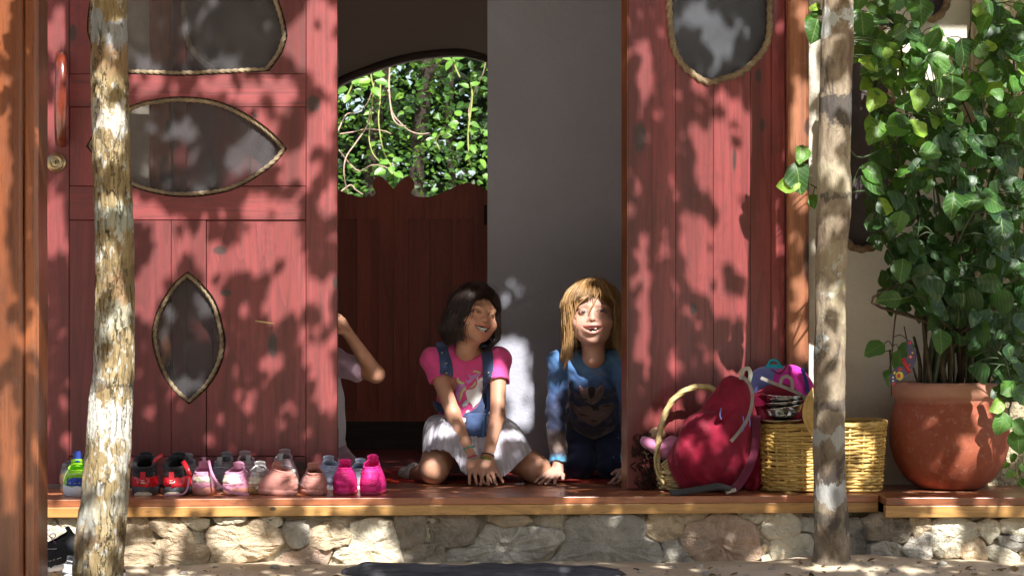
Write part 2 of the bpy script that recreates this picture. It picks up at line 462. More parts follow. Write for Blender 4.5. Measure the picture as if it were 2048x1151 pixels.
# ------------------------------------------------------------------ the deck
def front_y(x):           # the deck's front edge is cut slightly askew
    return -.520 + (x + 1.6) * .078
deck = bpy.data.objects.new('wooden_deck', None); COL.objects.link(deck); deck['kind'] = 'structure'
deck['label'] = 'varnished red brown wooden deck in front of the doors'
XL, XJ, XR = -3.0, PX(1757, -.30), 3.4
nb = 6
for i in range(nb):
    t0, t1 = i / nb, (i + 1) / nb
    def yy(x, t): return front_y(x) * (1 - t) + .22 * t
    gp = .0018
    cut = XJ + .0
    o = put('plank', quadprism((XL, yy(XL, t0) + gp), (cut - .001, yy(cut, t0) + gp), (cut - .001, yy(cut, t1) - gp), (XL, yy(XL, t1) - gp), -.022, -.0005 * (i % 2)), M_deck, deck)
    bevel(o, .0022, 2)
for i in range(5):
    y0 = -.415 + i * .115
    o = put('plank', box(XJ + .003, XR, y0 + .0015, y0 + .1135, -.023, -.0005 * (i % 2)), M_deck, deck); bevel(o, .0022, 2)
o = put('fascia', quadprism((XL, front_y(XL) + .001), (XJ - .002, front_y(XJ) + .001), (XJ - .002, front_y(XJ) + .04), (XL, front_y(XL) + .04), -.052, -.0222), M_fascia, deck); bevel(o, .002, 2)
o = put('fascia', box(XJ + .001, XR, -.420, -.38, -.058, -.0235), M_fascia, deck); bevel(o, .002, 2)
put('joist', box(XL, XR, -.20, .2, -.12, -.026), M_dark_wood, deck)

# ------------------------------------------------------------------ rubble stone base of the house
def _stone(name, c1, c2, c3, seed):
    m = Mat(name, rough=.93, spec=.2)
    v = m.co((1, 1, 1), loc=(seed, seed * 2, 0))
    rr = m.node('VectorMath', {0: v, 1: m.node('CombineXYZ', {0: m.rnd(), 1: m.rnd(), 2: m.rnd()}).outputs[0]}, operation='ADD').outputs[0]
    n = m.noise(9, 7, .68, .5, rr); p = m.noise(26, 6, .7, .3, rr); g = m.noise(140, 5, .75, 0, rr)
    c = m.mix(m.mr(n, .35, .68), c1, c2); c = m.mix(m.mr(p, .52, .7, 0, .65), c, c3)
    c = m.mix(m.mr(g, .55, .72, 0, .45), c, tuple(x * .5 for x in c1))
    c = m.node('HueSaturation', {'Color': c, 'Saturation': .86, 'Value': m.mr(m.rnd(), 0, 1, .88, 1.24)}).outputs[0]
    m.set('Base Color', c); m.bump(m.math('ADD', m.math('MULTIPLY', n, 2.5), m.math('ADD', m.math('MULTIPLY', p, 1.2), m.math('MULTIPLY', g, .5))), 1.0, .016)
    return m.m
M_stone = [_stone('tan_limestone', (0.520, 0.381, 0.224), (0.728, 0.572, 0.366), (0.572, 0.318, 0.153), 1),
           _stone('grey_limestone', (0.442, 0.406, 0.342), (0.624, 0.572, 0.472), (0.325, 0.305, 0.271), 5),
           _stone('pink_limestone', (0.585, 0.356, 0.236), (0.650, 0.483, 0.342), (0.494, 0.444, 0.366), 9),
           _stone('pale_limestone', (0.676, 0.584, 0.425), (0.800, 0.762, 0.578), (0.585, 0.457, 0.295), 13),
           _stone('smoke_stained_stone', (0.260, 0.216, 0.165), (0.442, 0.368, 0.271), (0.078, 0.070, 0.059), 17)]
M_mortar = _stone('crumbly_mortar', (0.546, 0.483, 0.366), (0.780, 0.699, 0.531), (0.468, 0.381, 0.271), 21)
wall_base = thing('rubble_stone_wall', 'low rubble wall of pale limestone blocks in crumbling mortar under the deck edge', 'wall', (0, -.4, -.2))
WY = -.455
def wy(x): return front_y(x) + .045 if x < XJ else -.365
STN = [ # (kind, pixel polygon)
 (3, [(92,1036),(108,1034),(118,1052),(124,1062),(122,1078),(106,1086),(90,1080)]),
 (3, [(114,1036),(160,1036),(162,1074),(128,1072),(122,1052)]),
 (3, [(92,1088),(122,1082),(150,1086),(158,1104),(150,1130),(92,1130)]),
 (0, [(246,1036),(290,1033),(301,1050),(304,1068),(312,1080),(280,1083),(250,1082),(244,1060)]),
 (0, [(304,1044),(322,1034),(350,1034),(372,1048),(386,1068),(388,1080),(378,1086),(350,1080),(326,1066),(306,1054)]),
 (3, [(364,1034),(392,1030),(404,1034),(418,1036),(414,1050),(398,1056),(380,1048)]),
 (0, [(246,1092),(300,1082),(330,1078),(352,1078),(392,1086),(416,1092),(418,1108),(408,1128),(380,1136),(290,1138),(244,1132)]),
 (3, [(430,1034),(490,1028),(490,1040),(466,1048),(442,1044)]),
 (0, [(420,1052),(470,1050),(500,1042),(516,1036),(540,1048),(556,1058),(568,1082),(548,1104),(512,1116),(470,1124),(430,1134),(414,1132),(430,1106),(420,1094),(416,1070)]),
 (3, [(520,1032),(558,1028),(562,1044),(552,1050),(534,1044)]),
 (1, [(566,1046),(610,1040),(620,1066),(616,1086),(590,1090),(568,1078)]),
 (0, [(622,1060),(650,1044),(680,1050),(700,1066),(696,1086),(660,1092),(622,1092)]),
 (2, [(572,1104),(618,1094),(660,1098),(652,1126),(600,1132),(566,1126)]),
 (3, [(704,1044),(740,1036),(782,1042),(790,1070),(800,1100),(806,1122),(760,1126),(700,1124),(670,1110),(676,1094),(704,1086)]),
 (4, [(788,1030),(822,1022),(850,1022),(850,1050),(846,1086),(802,1092),(792,1060)]),
 (4, [(854,1022),(900,1022),(944,1026),(952,1050),(944,1080),(920,1088),(868,1084),(858,1056)]),
 (4, [(806,1094),(850,1088),(888,1090),(884,1128),(812,1130)]),
 (0, [(976,1026),(1020,1022),(1050,1028),(1062,1040),(1040,1048),(1000,1048),(980,1040)]),
 (1, [(892,1092),(940,1090),(960,1070),(976,1050),(1040,1052),(1090,1054),(1122,1060),(1126,1074),(1108,1096),(1080,1112),(1050,1122),(960,1126),(890,1128)]),
 (1, [(1130,1048),(1142,1032),(1170,1028),(1220,1028),(1240,1026),(1282,1036),(1290,1056),(1284,1072),(1310,1082),(1320,1098),(1330,1120),(1280,1138),(1180,1134),(1096,1124),(1116,1098),(1134,1074)]),
 (0, [(1288,1046),(1300,1030),(1326,1026),(1350,1034),(1366,1048),(1360,1064),(1346,1074),(1316,1078),(1296,1068)]),
 (1, [(1324,1082),(1350,1080),(1362,1098),(1378,1112),(1392,1130),(1340,1136),(1332,1110)]),
 (0, [(1330,1024),(1380,1020),(1416,1024),(1400,1036),(1370,1044),(1350,1030)]),
 (2, [(1372,1048),(1400,1042),(1424,1030),(1444,1024),(1470,1034),(1494,1042),(1508,1054),(1512,1080),(1518,1096),(1516,1114),(1490,1126),(1460,1138),(1400,1138),(1384,1120),(1366,1096),(1362,1076)]),
 (3, [(1472,1024),(1520,1022),(1526,1032),(1512,1042),(1488,1036)]),
 (3, [(1526,1030),(1548,1022),(1572,1024),(1590,1034),(1600,1058),(1590,1066),(1560,1070),(1536,1074),(1522,1060)]),
 (3, [(1548,1078),(1580,1070),(1616,1068),(1624,1080),(1626,1120),(1600,1132),(1560,1136),(1546,1118),(1536,1096)]),
 (0, [(1516,1088),(1530,1082),(1534,1096),(1526,1108),(1516,1104)]),
 (3, [(1520,1112),(1536,1106),(1552,1134),(1530,1136)]),
 (0, [(1480,1134),(1508,1122),(1514,1136)]),
 (1, [(1586,1036),(1628,1034),(1628,1062),(1604,1058)]),
 (0, [(1560,1020),(1600,1020),(1596,1032),(1572,1026)]),
 (1, [(1694,1036),(1716,1036),(1726,1050),(1742,1060),(1744,1078),(1730,1080),(1700,1064)]),
 (4, [(1728,1040),(1760,1030),(1812,1036),(1814,1066),(1810,1080),(1780,1080),(1744,1076),(1738,1056)]),
 (1, [(1696,1072),(1722,1078),(1740,1092),(1738,1108),(1714,1118),(1696,1114)]),
 (1, [(1742,1092),(1770,1082),(1800,1092),(1812,1110),(1800,1126),(1760,1130),(1740,1116)]),
 (0, [(1818,1032),(1850,1030),(1860,1050),(1848,1064),(1830,1076),(1822,1058)]),
 (1, [(1820,1080),(1850,1064),(1862,1068),(1856,1124),(1830,1126),(1804,1100)]),
 (3, [(1862,1044),(1880,1034),(1916,1034),(1950,1046),(1958,1070),(1920,1078),(1918,1108),(1880,1110),(1862,1094)]),
 (0, [(1922,1080),(1956,1074),(1968,1094),(1970,1116),(1940,1122),(1920,1108)]),
 (3, [(1952,1044),(1976,1036),(1994,1048),(1994,1066),(1976,1082),(1960,1066)]),
 (3, [(1996,1040),(2030,1030),(2075,1030),(2078,1062),(2040,1068),(2006,1062)]),
 (1, [(1996,1070),(2040,1072),(2080,1072),(2080,1096),(2030,1098),(2000,1088)]),
 (3, [(1978,1090),(2010,1096),(2034,1112),(2036,1132),(1990,1124),(1972,1108)]),
 (0, [(2040,1100),(2085,1098),(2085,1132),(2042,1130)]),
]
def stone(poly, y, rnd_):
    pts = [P(a, b, y) for a, b in poly]
    n = len(pts); dense = []
    for i in range(n):
        a, b = pts[i], pts[(i + 1) % n]; k = max(1, int((b - a).length / .008))
        for j in range(k): dense.append(a.lerp(b, j / k))
    # soften the corners a little, then ragged edge
    m = len(dense); dense = [(dense[i - 1] + dense[i] * 5 + dense[(i + 1) % m]) / 7 for i in range(m)]
    c = sum(dense, Vector((0, 0, 0))) / m; V = []; off = Vector((rnd_ * 3.7, 0, 0))
    for p in dense:
        q = (p - c); L = q.length; dense_n = fbm((p * 34 + off)) * .0050
        V.append(c + q * (1 + dense_n / max(L, .01)) * (1.0 + .008 / max(L, .03)))
    rings = [(1.0, -.030), (1.0, .004), (.985, .011), (.94, .0155), (.84, .018), (.66, .020), (.45, .021), (.22, .0215)]
    prot = .75 + .6 * ((math.sin(rnd_ * 12.9898) * 43758.5453) % 1)
    tx, tz = (random.random() - .5) * .12, (random.random() - .5) * .18
    out = []
    for s_, d_ in rings:
        for p in V:
            q = c + (p - c) * s_
            bump_ = (fbm((q * 14 + off)) * .012 + fbm((q * 50 + off)) * .006) if d_ > 0 else 0
            facet = (noise.voronoi(q * 24 + off)[0][0]) * .012 if d_ > .008 else 0
            out.append((q.x, y - d_ * prot - bump_ - facet - (q.x - c.x) * tx - (q.z - c.z) * tz if d_ > 0 else y - d_, q.z))
    out.append((c.x, y - .026 * prot - fbm(c * 16 + off) * .010, c.z))
    m2 = len(rings); Fc = []
    for j in range(m2 - 1):
        for i in range(m):
            Fc.append((j * m + i, j * m + (i + 1) % m, (j + 1) * m + (i + 1) % m, (j + 1) * m + i))
    for i in range(m): Fc.append(((m2 - 1) * m + i, (m2 - 1) * m + (i + 1) % m, len(out) - 1))
    return out, Fc
for i, (k, poly) in enumerate(STN):
    cx = sum(p[0] for p in poly) / len(poly); X = PX(cx, -.42)
    o = put('stone', stone(poly, wy(X) + .004, i * 1.37), M_stone[k], wall_base, smooth=False); fix_normals(o)
# mortar bed: recessed, lumpy sheet behind and between the stones
xs = [-3.0] + [-2.0 + .009 * i for i in range(440)] + [3.4]; zs = [-.24 + .009 * i for i in range(22)]
V = []
for z in zs:
    for x in xs:
        e = fbm((x * 11, z * 11, 4)) * .012 + fbm((x * 45, z * 45, 9)) * .006
        top = max(0, (z + .062)) * 1.2
        deep = .03 * max(0, fbm((x * 5, z * 7, 2)) - .12)
        V.append((x, wy(x) + .004 - e * 1.5 + deep * 1.4 + (top if z > -.062 else 0), z))
n = len(xs)
put('mortar', (V, [(j * n + i, j * n + i + 1, (j + 1) * n + i + 1, (j + 1) * n + i) for j in range(len(zs) - 1) for i in range(n - 1)]), M_mortar, wall_base, smooth=True)

# dark weathered log on the ground at the foot of the wall
def _greywood():
    m = Mat('charcoal_weathered_wood', rough=.85, spec=.3)
    v = m.co((.08, 1, 1)); f = m.noise(70, 6, .75, .8, v)
    m.set('Base Color', m.ramp(f, [(.3, (.035, .036, .042)), (.55, (.09, .092, .105)), (.75, (.20, .20, .215))])); m.bump(f, 1, .008); return m.m
logp = [P(684, 1134, -.62), P(760, 1136, -.63), P(900, 1140, -.64), P(1000, 1138, -.64), P(1100, 1140, -.64), P(1220, 1148, -.63), P(1262, 1158, -.62)]
logp = [p + Vector((0, 0, -.02)) for p in catmull(logp, 8, False)]
V, Fc = tube(logp, lambda t: .012 + .026 * min(1, t * 9, (1 - t) * 7), 16)
V = [Vector(p) + Vector((0, 0, .25 * fbm(Vector(p) * 14) * .02 + .002 * fbm((p[0] * 6, p[1] * 90, p[2] * 90)))) for p in V]
tag(put('log', (V, Fc), _greywood(), smooth=True, loc=(0, -.63, -.21)), 'long charcoal grey weathered log lying on the sand below the deck', 'log')

# ------------------------------------------------------------------ doors
def arc(*arcs, n=6):
    out = []
    for a in arcs: out += catmull([Vector((p[0], p[1], 0)) for p in a], n, False)[:-1]
    return [(p.x, p.y) for p in out]
WIN_UP = arc([(173, 60), (178, 10), (200, -50), (260, -105), (360, -125), (460, -115), (530, -60), (557, 0), (570, 42), (575, 72)], [(575, 72), (563, 108), (538, 142)], [(538, 142), (450, 148), (370, 152), (300, 150), (256, 147)], [(256, 147), (215, 122), (185, 95), (173, 60)])
WIN_EYE = arc([(172, 292), (200, 252), (260, 212), (310, 198), (360, 193), (420, 198), (470, 215), (520, 245), (552, 272), (574, 297)], [(574, 297), (555, 322), (520, 350), (470, 378), (420, 390), (370, 394), (320, 389), (262, 372), (210, 335), (172, 292)])
WIN_LEAF = arc([(375, 542), (403, 566), (430, 602), (445, 650), (450, 690), (440, 732), (418, 770), (397, 792), (378, 808)], [(378, 808), (350, 785), (325, 750), (308, 705), (303, 665), (312, 625), (330, 590), (350, 563), (375, 542)])
WIN_RIGHT = arc([(1334, -60), (1338, 40), (1346, 95), (1362, 128), (1385, 150), (1415, 166), (1447, 160), (1482, 148), (1512, 124), (1532, 98), (1542, 65), (1543, 0), (1540, -60), (1500, -140), (1440, -165), (1370, -140), (1334, -60)])
def to2(loop, Y): return [(PX(a, Y), PZ(b, Y)) for a, b in loop]

knots_L = [(626, 207, .022, .028), (145, 66, .013, .03), (440, 500, .022, .016), (545, 690, .014, .04), (672, 565, .012, .02), (430, 290, .016, .035), (510, 232, .006, .006), (452, 585, .02, .012), (236, 700, .02, .02), (690, 700, .01, .01), (600, 930, .02, .015)]
rootL = P(382, 968, 0)
kL = [(PX(a, 0) - rootL.x, PZ(b, 0) - rootL.z, c, d) for a, b, c, d in knots_L]
M_redL_z = wood('red_stained_door_wood', RED1, RED2, 'z', .42, kL, coat=.5, coat_r=.58, per=.16, spec=.5, cior=1.6)
M_redL_x = wood('red_stained_rail_wood', RED1, RED2, 'x', .42, kL, coat=.5, coat_r=.58, per=.16, spec=.5, cior=1.6)
door_l = thing('door', 'wide red stained door folded open at left with eye shaped and leaf shaped screened openings', 'door', rootL)
YL0, YL1 = 0.0, .045
holesL = [to2(WIN_UP, 0), to2(WIN_EYE, 0), to2(WIN_LEAF, 0)]
def bd(name, x0, x1, y0, y1, mat, dy=0, back=YL1 - .012):
    r = rect(PX(x0, 0) + .0009, PX(x1, 0) - .0009, PZ(y1, 0) + .0009, PZ(y0, 0) - .0009)
    vf = plate(r, holesL, YL0 + dy, back)
    if vf[1]:
        o = put(name, vf, mat, door_l); return bevel(fix_normals(o), .0012)
TOPY = -520
bd('stile', 76, 138, TOPY, 968, M_redL_z)
bd('stile', 612, 675, TOPY, 968, M_redL_z)
bd('rail', 138, 612, 148, 214, M_redL_x, .0015)
bd('rail', 138, 612, 372, 440, M_redL_x, .0015)
bd('rail', 138, 612, 912, 968, M_redL_x, .0015)
bd('rail', 138, 612, TOPY, -420, M_redL_x, .0015)
for x0, x1 in ((138, 230), (230, 342), (342, 480), (480, 612)):
    bd('panel_board', x0, x1, -420, 148, M_redL_z, .003)
for x0, x1 in ((138, 300), (300, 455), (455, 612)):
    bd('panel_board', x0, x1, 214, 372, M_redL_z, .003)
bd('panel_board', 138, 190, 440, 912, M_redL_z, .003); bd('panel_board', 190, 342, 440, 912, M_redL_z, .003)
bd('panel_board', 342, 412, 440, 912, M_redL_z, .003); bd('panel_board', 412, 612, 440, 912, M_redL_z, .007)
vf = plate(rect(PX(80, 0), PX(672, 0), PZ(966, 0), PZ(TOPY + 4, 0)), holesL, YL1 - .011, YL1)
fix_normals(put('backing', vf, M_redL_z, door_l))
def loop3(loop, Y, shrink=.0):
    pts = [P(a, b, Y) for a, b in loop]; c = sum(pts, Vector()) / len(pts)
    return [p + (c - p).normalized() * shrink for p in pts]
for lp in (WIN_UP, WIN_EYE, WIN_LEAF):
    sc = put('screen', plate([(p.x, p.z) for p in loop3(lp, 0, -.004)], [], .028, .0286), M_screen, door_l)
    put('rope_trim', rope(loop3(lp, .016, .0095), .0068), M_rope, door_l, smooth=True)
    put('opening_lining', (lambda pts: ([(p.x, y, p.z) for y in (.003, .044) for p in pts], [(i, (i + 1) % len(pts), len(pts) + (i + 1) % len(pts), len(pts) + i) for i in range(len(pts))]))(loop3(lp, 0, .0012)), M_dark_wood, door_l)
# arched wooden pull handle and round lock
M_handle = wood('polished_red_handle_wood', (.17, .028, .014), (.26, .05, .022), 'z', .25, coat=.8, coat_r=.12)
hp = [(120, 106, .006), (121, 118, -.018), (122, 140, -.036), (122, 175, -.046), (122, 215, -.047), (122, 250, -.038), (123, 275, -.020), (124, 291, .006)]
hv, hf = tube(catmull([P(a, b, y) for a, b, y in hp], 5, False), lambda t: .0145 + .004 * math.sin(math.pi * t), 12, flat=.62)
put('handle', (hv, hf), M_handle, door_l, smooth=True)
M_brass = simple('worn_brass', (.42, .34, .20), .35, .5, .3, 60, .15, metallic=.9)
M_steel = simple('brushed_steel', (.55, .55, .53), .28, .5, .1, 80, .08, metallic=1)
def facing(vf, c):       # turn a lathe (axis z) so that its axis points to the garden
    M = Matrix.Translation(c) @ Matrix.Rotation(R(90), 4, 'X'); return xf(vf, M)
lc = P(113, 325, 0)
lk = put('lock', facing(lathe([(.031, 0), (.031, .004), (.028, .007), (.0245, .008), (.024, .011), (.021, .014), (.0145, .0145), (.014, .012), (.013, .0125), (.0001, .013)], (0, 0, 0), 32), lc), M_brass, door_l, smooth=True)
put('keyhole', facing(box(-.0012, .0012, -.006, .005, .0125, .0136), lc), simple('keyhole_black', (.01, .01, .01)), lk)
for zz in (150, 620, 900):
    put('hinge', lathe([(.005, 0), (.005, .07)], P(674, zz, .052), 10), M_dark_wood, door_l, smooth=True)
tag(put('straw', tube([P(511, 641, -.005), P(530, 644, -.012), P(548, 647, -.004)], .0028, 6), simple('dry_straw', (.62, .45, .18)), smooth=True, loc=tuple(P(528, 644, -.003))), 'short yellow straw stuck to the lower panel of the left door', 'straw')

# second leaf, folded flat behind the first one
M_red2 = wood('red_stained_inner_leaf', RED1, RED2, 'z', .45, [(.0 - .12, .98, .02, .045), (.05, .75, .02, .03)], coat=.5, coat_r=.42)
door_b = thing('door', 'second red door leaf folded behind the left door and seen through its screens', 'door', P(500, 966, .10))
win2 = to2(arc([(370, -80), (369, 30), (376, 82), (402, 120), (440, 146)], [(440, 146), (500, 150), (545, 130), (572, 90), (580, 20), (560, -60), (480, -130), (400, -120), (370, -80)]), .1)
for i, (x0, x1) in enumerate(((346, 372), (372, 425), (425, 500), (500, 575), (575, 652))):
    vf = plate(rect(PX(x0, .1) + .001, PX(x1, .1) - .001, PZ(966, .1), PZ(TOPY, .1)), [win2], .10 + .002 * (i % 2), .135)
    if vf[1]: fix_normals(put('plank', vf, M_red2, door_b))
put('rope_trim', rope([(Vector((a, .098, b))) for a, b in win2], .0085), M_rope, door_b, smooth=True)
put('screen', plate(win2, [], .118, .1186), M_screen, door_b)
jl = thing('door_jamb', 'brown upright jamb post half hidden behind the left door', 'jamb', P(322, 960, .16))
bevel(put('post', box(PX(301, .14), PX(344, .14), .12, .30, -.02, 2.3), M_jamb, jl), .006, 2)

# right door, hinged at its right edge and standing a little open towards the garden
A2 = Vector((PX(1570, .08), .08)); B2 = Vector((PX(1257, -.12), -.12))
du = (B2 - A2); LR = du.length; du.normalize(); dn = Vector((du.y, -du.x)) * 1.0
if dn.y > 0: dn = -dn                       # dn points to the garden
def RU(px, py):
    # intersect the line of sight with the door plane -> (u, z)
    k = (px - 1024) / F                     # x = k*(y+D)
    # A2.x+u*du.x = k*(A2.y+u*du.y+D)
    u = (k * (A2.y + D) - A2.x) / (du.x - k * du.y)
    y = A2.y + u * du.y
    return (-u, PZ(py, y))                  # -u so that +first axis runs to the photo's right
def rmap(vf):                               # local (x=-u, y=depth into door, z) -> world
    return [Vector((A2.x - p[0] * du.x - dn.x * p[1], A2.y - p[0] * du.y - dn.y * p[1], p[2])) for p in vf[0]], vf[1]
rootR = Vector((A2.x, A2.y, .004))
door_r = thing('door', 'narrow red stained door at right standing ajar with a rope rimmed screened window', 'door', rootR)
kR = [(PX(1520, 0) - rootR.x, PZ(150, 0), .012, .024), (PX(1528, 0) - rootR.x, PZ(250, 0), .01, .022), (PX(1470, 0) - rootR.x, PZ(320, 0), .006, .035), (PX(1280, -.1) - rootR.x, PZ(285, 0), .02, .05), (PX(1385, 0) - rootR.x, PZ(620, 0), .012, .02)]
M_redR = wood('red_stained_right_door_wood', RED1, RED2, 'z', .42, kR, coat=.5, coat_r=.58, per=.22, spec=.5, wear=.04, cior=1.6)
holeR = [[RU(a, b) for a, b in WIN_RIGHT]]
zb, zt = .004, 2.2
cuts = [1257, 1305, 1352, 1428, 1502, 1543, 1570]
for i in range(6):
    x0 = RU(cuts[i], 600)[0]; x1 = RU(cuts[i + 1], 600)[0]
    dy = [0, .004, .004, .0045, .0035, .001][i]
    if i == 0: x0 = -LR
    vf = plate(rect(x0 + .0008, x1 - .0008, zb, zt), holeR, dy, .033)
    bevel(fix_normals(put('plank', rmap(vf), M_redR, door_r)), .0012)
vf = plate(rect(-LR + .002, -.002, zb, zt - .002), holeR, .0331, .045); fix_normals(put('backing', rmap(vf), M_redR, door_r))
put('screen', rmap(plate(holeR[0], [], .020, .0206)), M_screen_dark, door_r)
rl = [Vector((a, .003, b)) for a, b in holeR[0]]; c = sum(rl, Vector()) / len(rl); rl = [p + (c - p).normalized() * .004 for p in rl]
put('rope_trim', rmap(rope(rl, .0098)), M_rope, door_r, smooth=True)
put('edge_strip', rmap(box(-LR - .0035, -LR - .0003, .001, .044, zb, zt)), M_orange, door_r)
jr = thing('door_jamb', 'weathered orange jamb post between the right door and the cream wall', 'jamb', P(1597, 966, .06))
def wavy_post(x0, x1, y0, y1, z0, z1, amp, seed, n=60):
    V = []
    for j in range(n + 1):
        z = z0 + (z1 - z0) * j / n; o1 = noise.noise((z * 3, seed, 0)) * amp; o2 = noise.noise((z * 3, seed + 9, 0)) * amp
        V += [(x0 + o1 + .006, y0, z), (x0 + o1, y0 + .007, z), (x0 + o1, y1, z), (x1 + o2, y1, z), (x1 + o2, y0 + .010, z), (x1 + o2 - .010, y0, z)]
    Fc = [(j * 6 + k, j * 6 + (k + 1) % 6, j * 6 + 6 + (k + 1) % 6, j * 6 + 6 + k) for j in range(n) for k in range(6)]
    return V, [tuple(reversed(f)) for f in Fc] + [tuple(range(6)), tuple(reversed(range(n * 6, n * 6 + 6)))]
fix_normals(put('post', wavy_post(PX(1575, .06), PX(1617, .06), .05, .16, .001, 2.3, .006, 3), M_jamb, jr))
fix_normals(put('stop', box(PX(1570, .1) + .001, PX(1575, .1) + .002, .085, .16, .001, 2.3), M_dark_red, jr))

# ------------------------------------------------------------------ house shell
house = thing('house', 'cream plastered house with dark interior behind the open red doors', 'house', (0, .2, 0))
put('left_wall', box(-3.2, PX(300, .15) - .001, .15, .30, -.2, 2.36), M_beige, house)
# right wall with screened niches
nicheA = to2(arc([(1700, 60), (1722, 46), (1748, 48), (1768, 70), (1778, 120), (1784, 220), (1784, 330), (1780, 430), (1764, 478), (1735, 497), (1700, 490), (1680, 440), (1676, 300), (1680, 140), (1700, 60)]), .14)
nicheB = to2(arc([(1812, -40), (1824, 0), (1842, 26), (1862, 38), (1880, 30), (1896, 0), (1900, -40), (1880, -80), (1835, -85), (1812, -40)]), .14)
xW = 1.46
vf = plate(rect(PX(1617, .12), xW, -.2, 2.36), [nicheA, nicheB], .14, .27)
fix_normals(put('wall', vf, M_beige, house))
put('wall_edge_strip', box(PX(1618.5, .12), PX(1633, .12), .128, .1385, -.02, 2.3), M_beige, house)
fix_normals(put('wall_corner', wavy_post(xW, 3.6, .09, .26, -.2, 2.36, .01, 21), M_stucco, house))
M_bark_trim = simple('bark_trim', (.22, .15, .09), .9, .2, .5, 30, .8, .01)
for nl in (nicheA, nicheB):
    pts = [Vector((a, .136, b)) for a, b in nl]
    w = put('window', rope(pts, .011), M_bark_trim, house, smooth=True)
    put('screen', plate(nl, [], .20, .2006), mesh_screen('purple_brown_screen', (.10, .07, .08), .12), w)
put('lintel', box(PX(300, .15), PX(1617, .12), .17, .30, 2.05, 2.36), M_dark_red, house)
put('ceiling', box(-3.3, 3.7, .301, 2.5, 2.37, 2.47), M_arch_wall, house)
put('eave', box(-3.3, 3.7, -1.2, .31, 2.84, 2.92), M_dark_red, house)
put('upper_wall', box(-3.2, 3.6, .165, .30, 2.3605, 2.839), M_beige, house)
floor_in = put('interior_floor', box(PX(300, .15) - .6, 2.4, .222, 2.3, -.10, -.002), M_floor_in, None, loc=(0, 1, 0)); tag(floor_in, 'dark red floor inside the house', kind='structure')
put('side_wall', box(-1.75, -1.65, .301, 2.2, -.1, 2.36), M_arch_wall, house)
put('partition_wall', box(PX(975, .9), 2.4, .9, 1.0, -.1, 2.36), M_grey_paint, house)
YB = 2.2
arch = [(592, 1000), (592, 330), (600, 270), (632, 210), (676, 166), (730, 142), (790, 122), (850, 110), (915, 105), (955, 112), (990, 125), (1004, 150), (1004, 1000)]
arch2 = to2([(592, 905)] + [(p.x, p.y) for p in catmull([Vector((a, b, 0)) for a, b in arch[1:-1]], 4, False)] + [(1004, 905)], YB)
arch2 = [(a, b) for a, b in arch2]
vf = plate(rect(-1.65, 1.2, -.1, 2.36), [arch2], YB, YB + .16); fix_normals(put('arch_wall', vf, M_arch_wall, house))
ap = [Vector((a, YB - .004, b)) for a, b in arch2]
put('arch_trim', tube(resample(ap, .03), .016, 8), M_dark_wood, house, smooth=True)
put('threshold', box(PX(592, YB), PX(1004, YB), YB + .02, YB + .12, -.05, .1125), M_dark_wood, house)

# saloon doors in the arch
Ys = YB + .03
def saloon(pts, label, xs0, xs1):
    loop = to2(pts, Ys); c = sum(a for a, b in loop) / len(loop)
    t = thing('saloon_door', label, 'door', (c, Ys, .11))
    zr = PZ(438, Ys)
    inner = rect(PX(xs0 + 28, Ys), PX(xs1 - 28, Ys), PZ(822, Ys), zr)
    fix_normals(put('frame', plate(loop, [inner], Ys, Ys + .032), M_dark_red, t))
    k = 3; w = (inner[1][0] - inner[0][0]) / k
    for i in range(k):
        fix_normals(put('panel_board', box(inner[0][0] + i * w + .001, inner[0][0] + (i + 1) * w - .001, Ys + .008 + .001 * (i % 2), Ys + .026, inner[0][1], inner[2][1]), M_dark_red, t))
    put('backing', box(inner[0][0] - .002, inner[1][0] + .002, Ys + .0262, Ys + .030, inner[0][1] - .002, inner[2][1] + .002), M_dark_red, t)
    for py in (430, 780):
        put('hinge', box(PX(xs1 - 8 if xs1 > 900 else xs0 - 2, Ys), PX(xs1 - 2 if xs1 > 900 else xs0 + 4, Ys), Ys - .006, Ys + .03, PZ(py + 20, Ys), PZ(py - 20, Ys)), M_dark_wood, t)
    return t
topR = [(787.2, 378), (800, 363), (812, 353), (821, 354), (828, 364), (828, 375), (823, 385), (830, 392), (855, 394), (880, 387), (905, 376), (930, 366), (955, 370), (976, 382)]
topR = [(p.x, p.y) for p in catmull([Vector((a, b, 0)) for a, b in topR], 4, False)]
saloon([(787.2, 843)] + topR + [(976, 843)], 'right leaf of the dark saloon door pair in the arch, hinged beside the grey wall', 788, 976)
topL = [(2 * 787 - a, b) for a, b in topR]
saloon([(786.8, 843)] + topL + [(598, 843)], 'left leaf of the dark saloon door pair, partly behind the open red door', 598, 785)

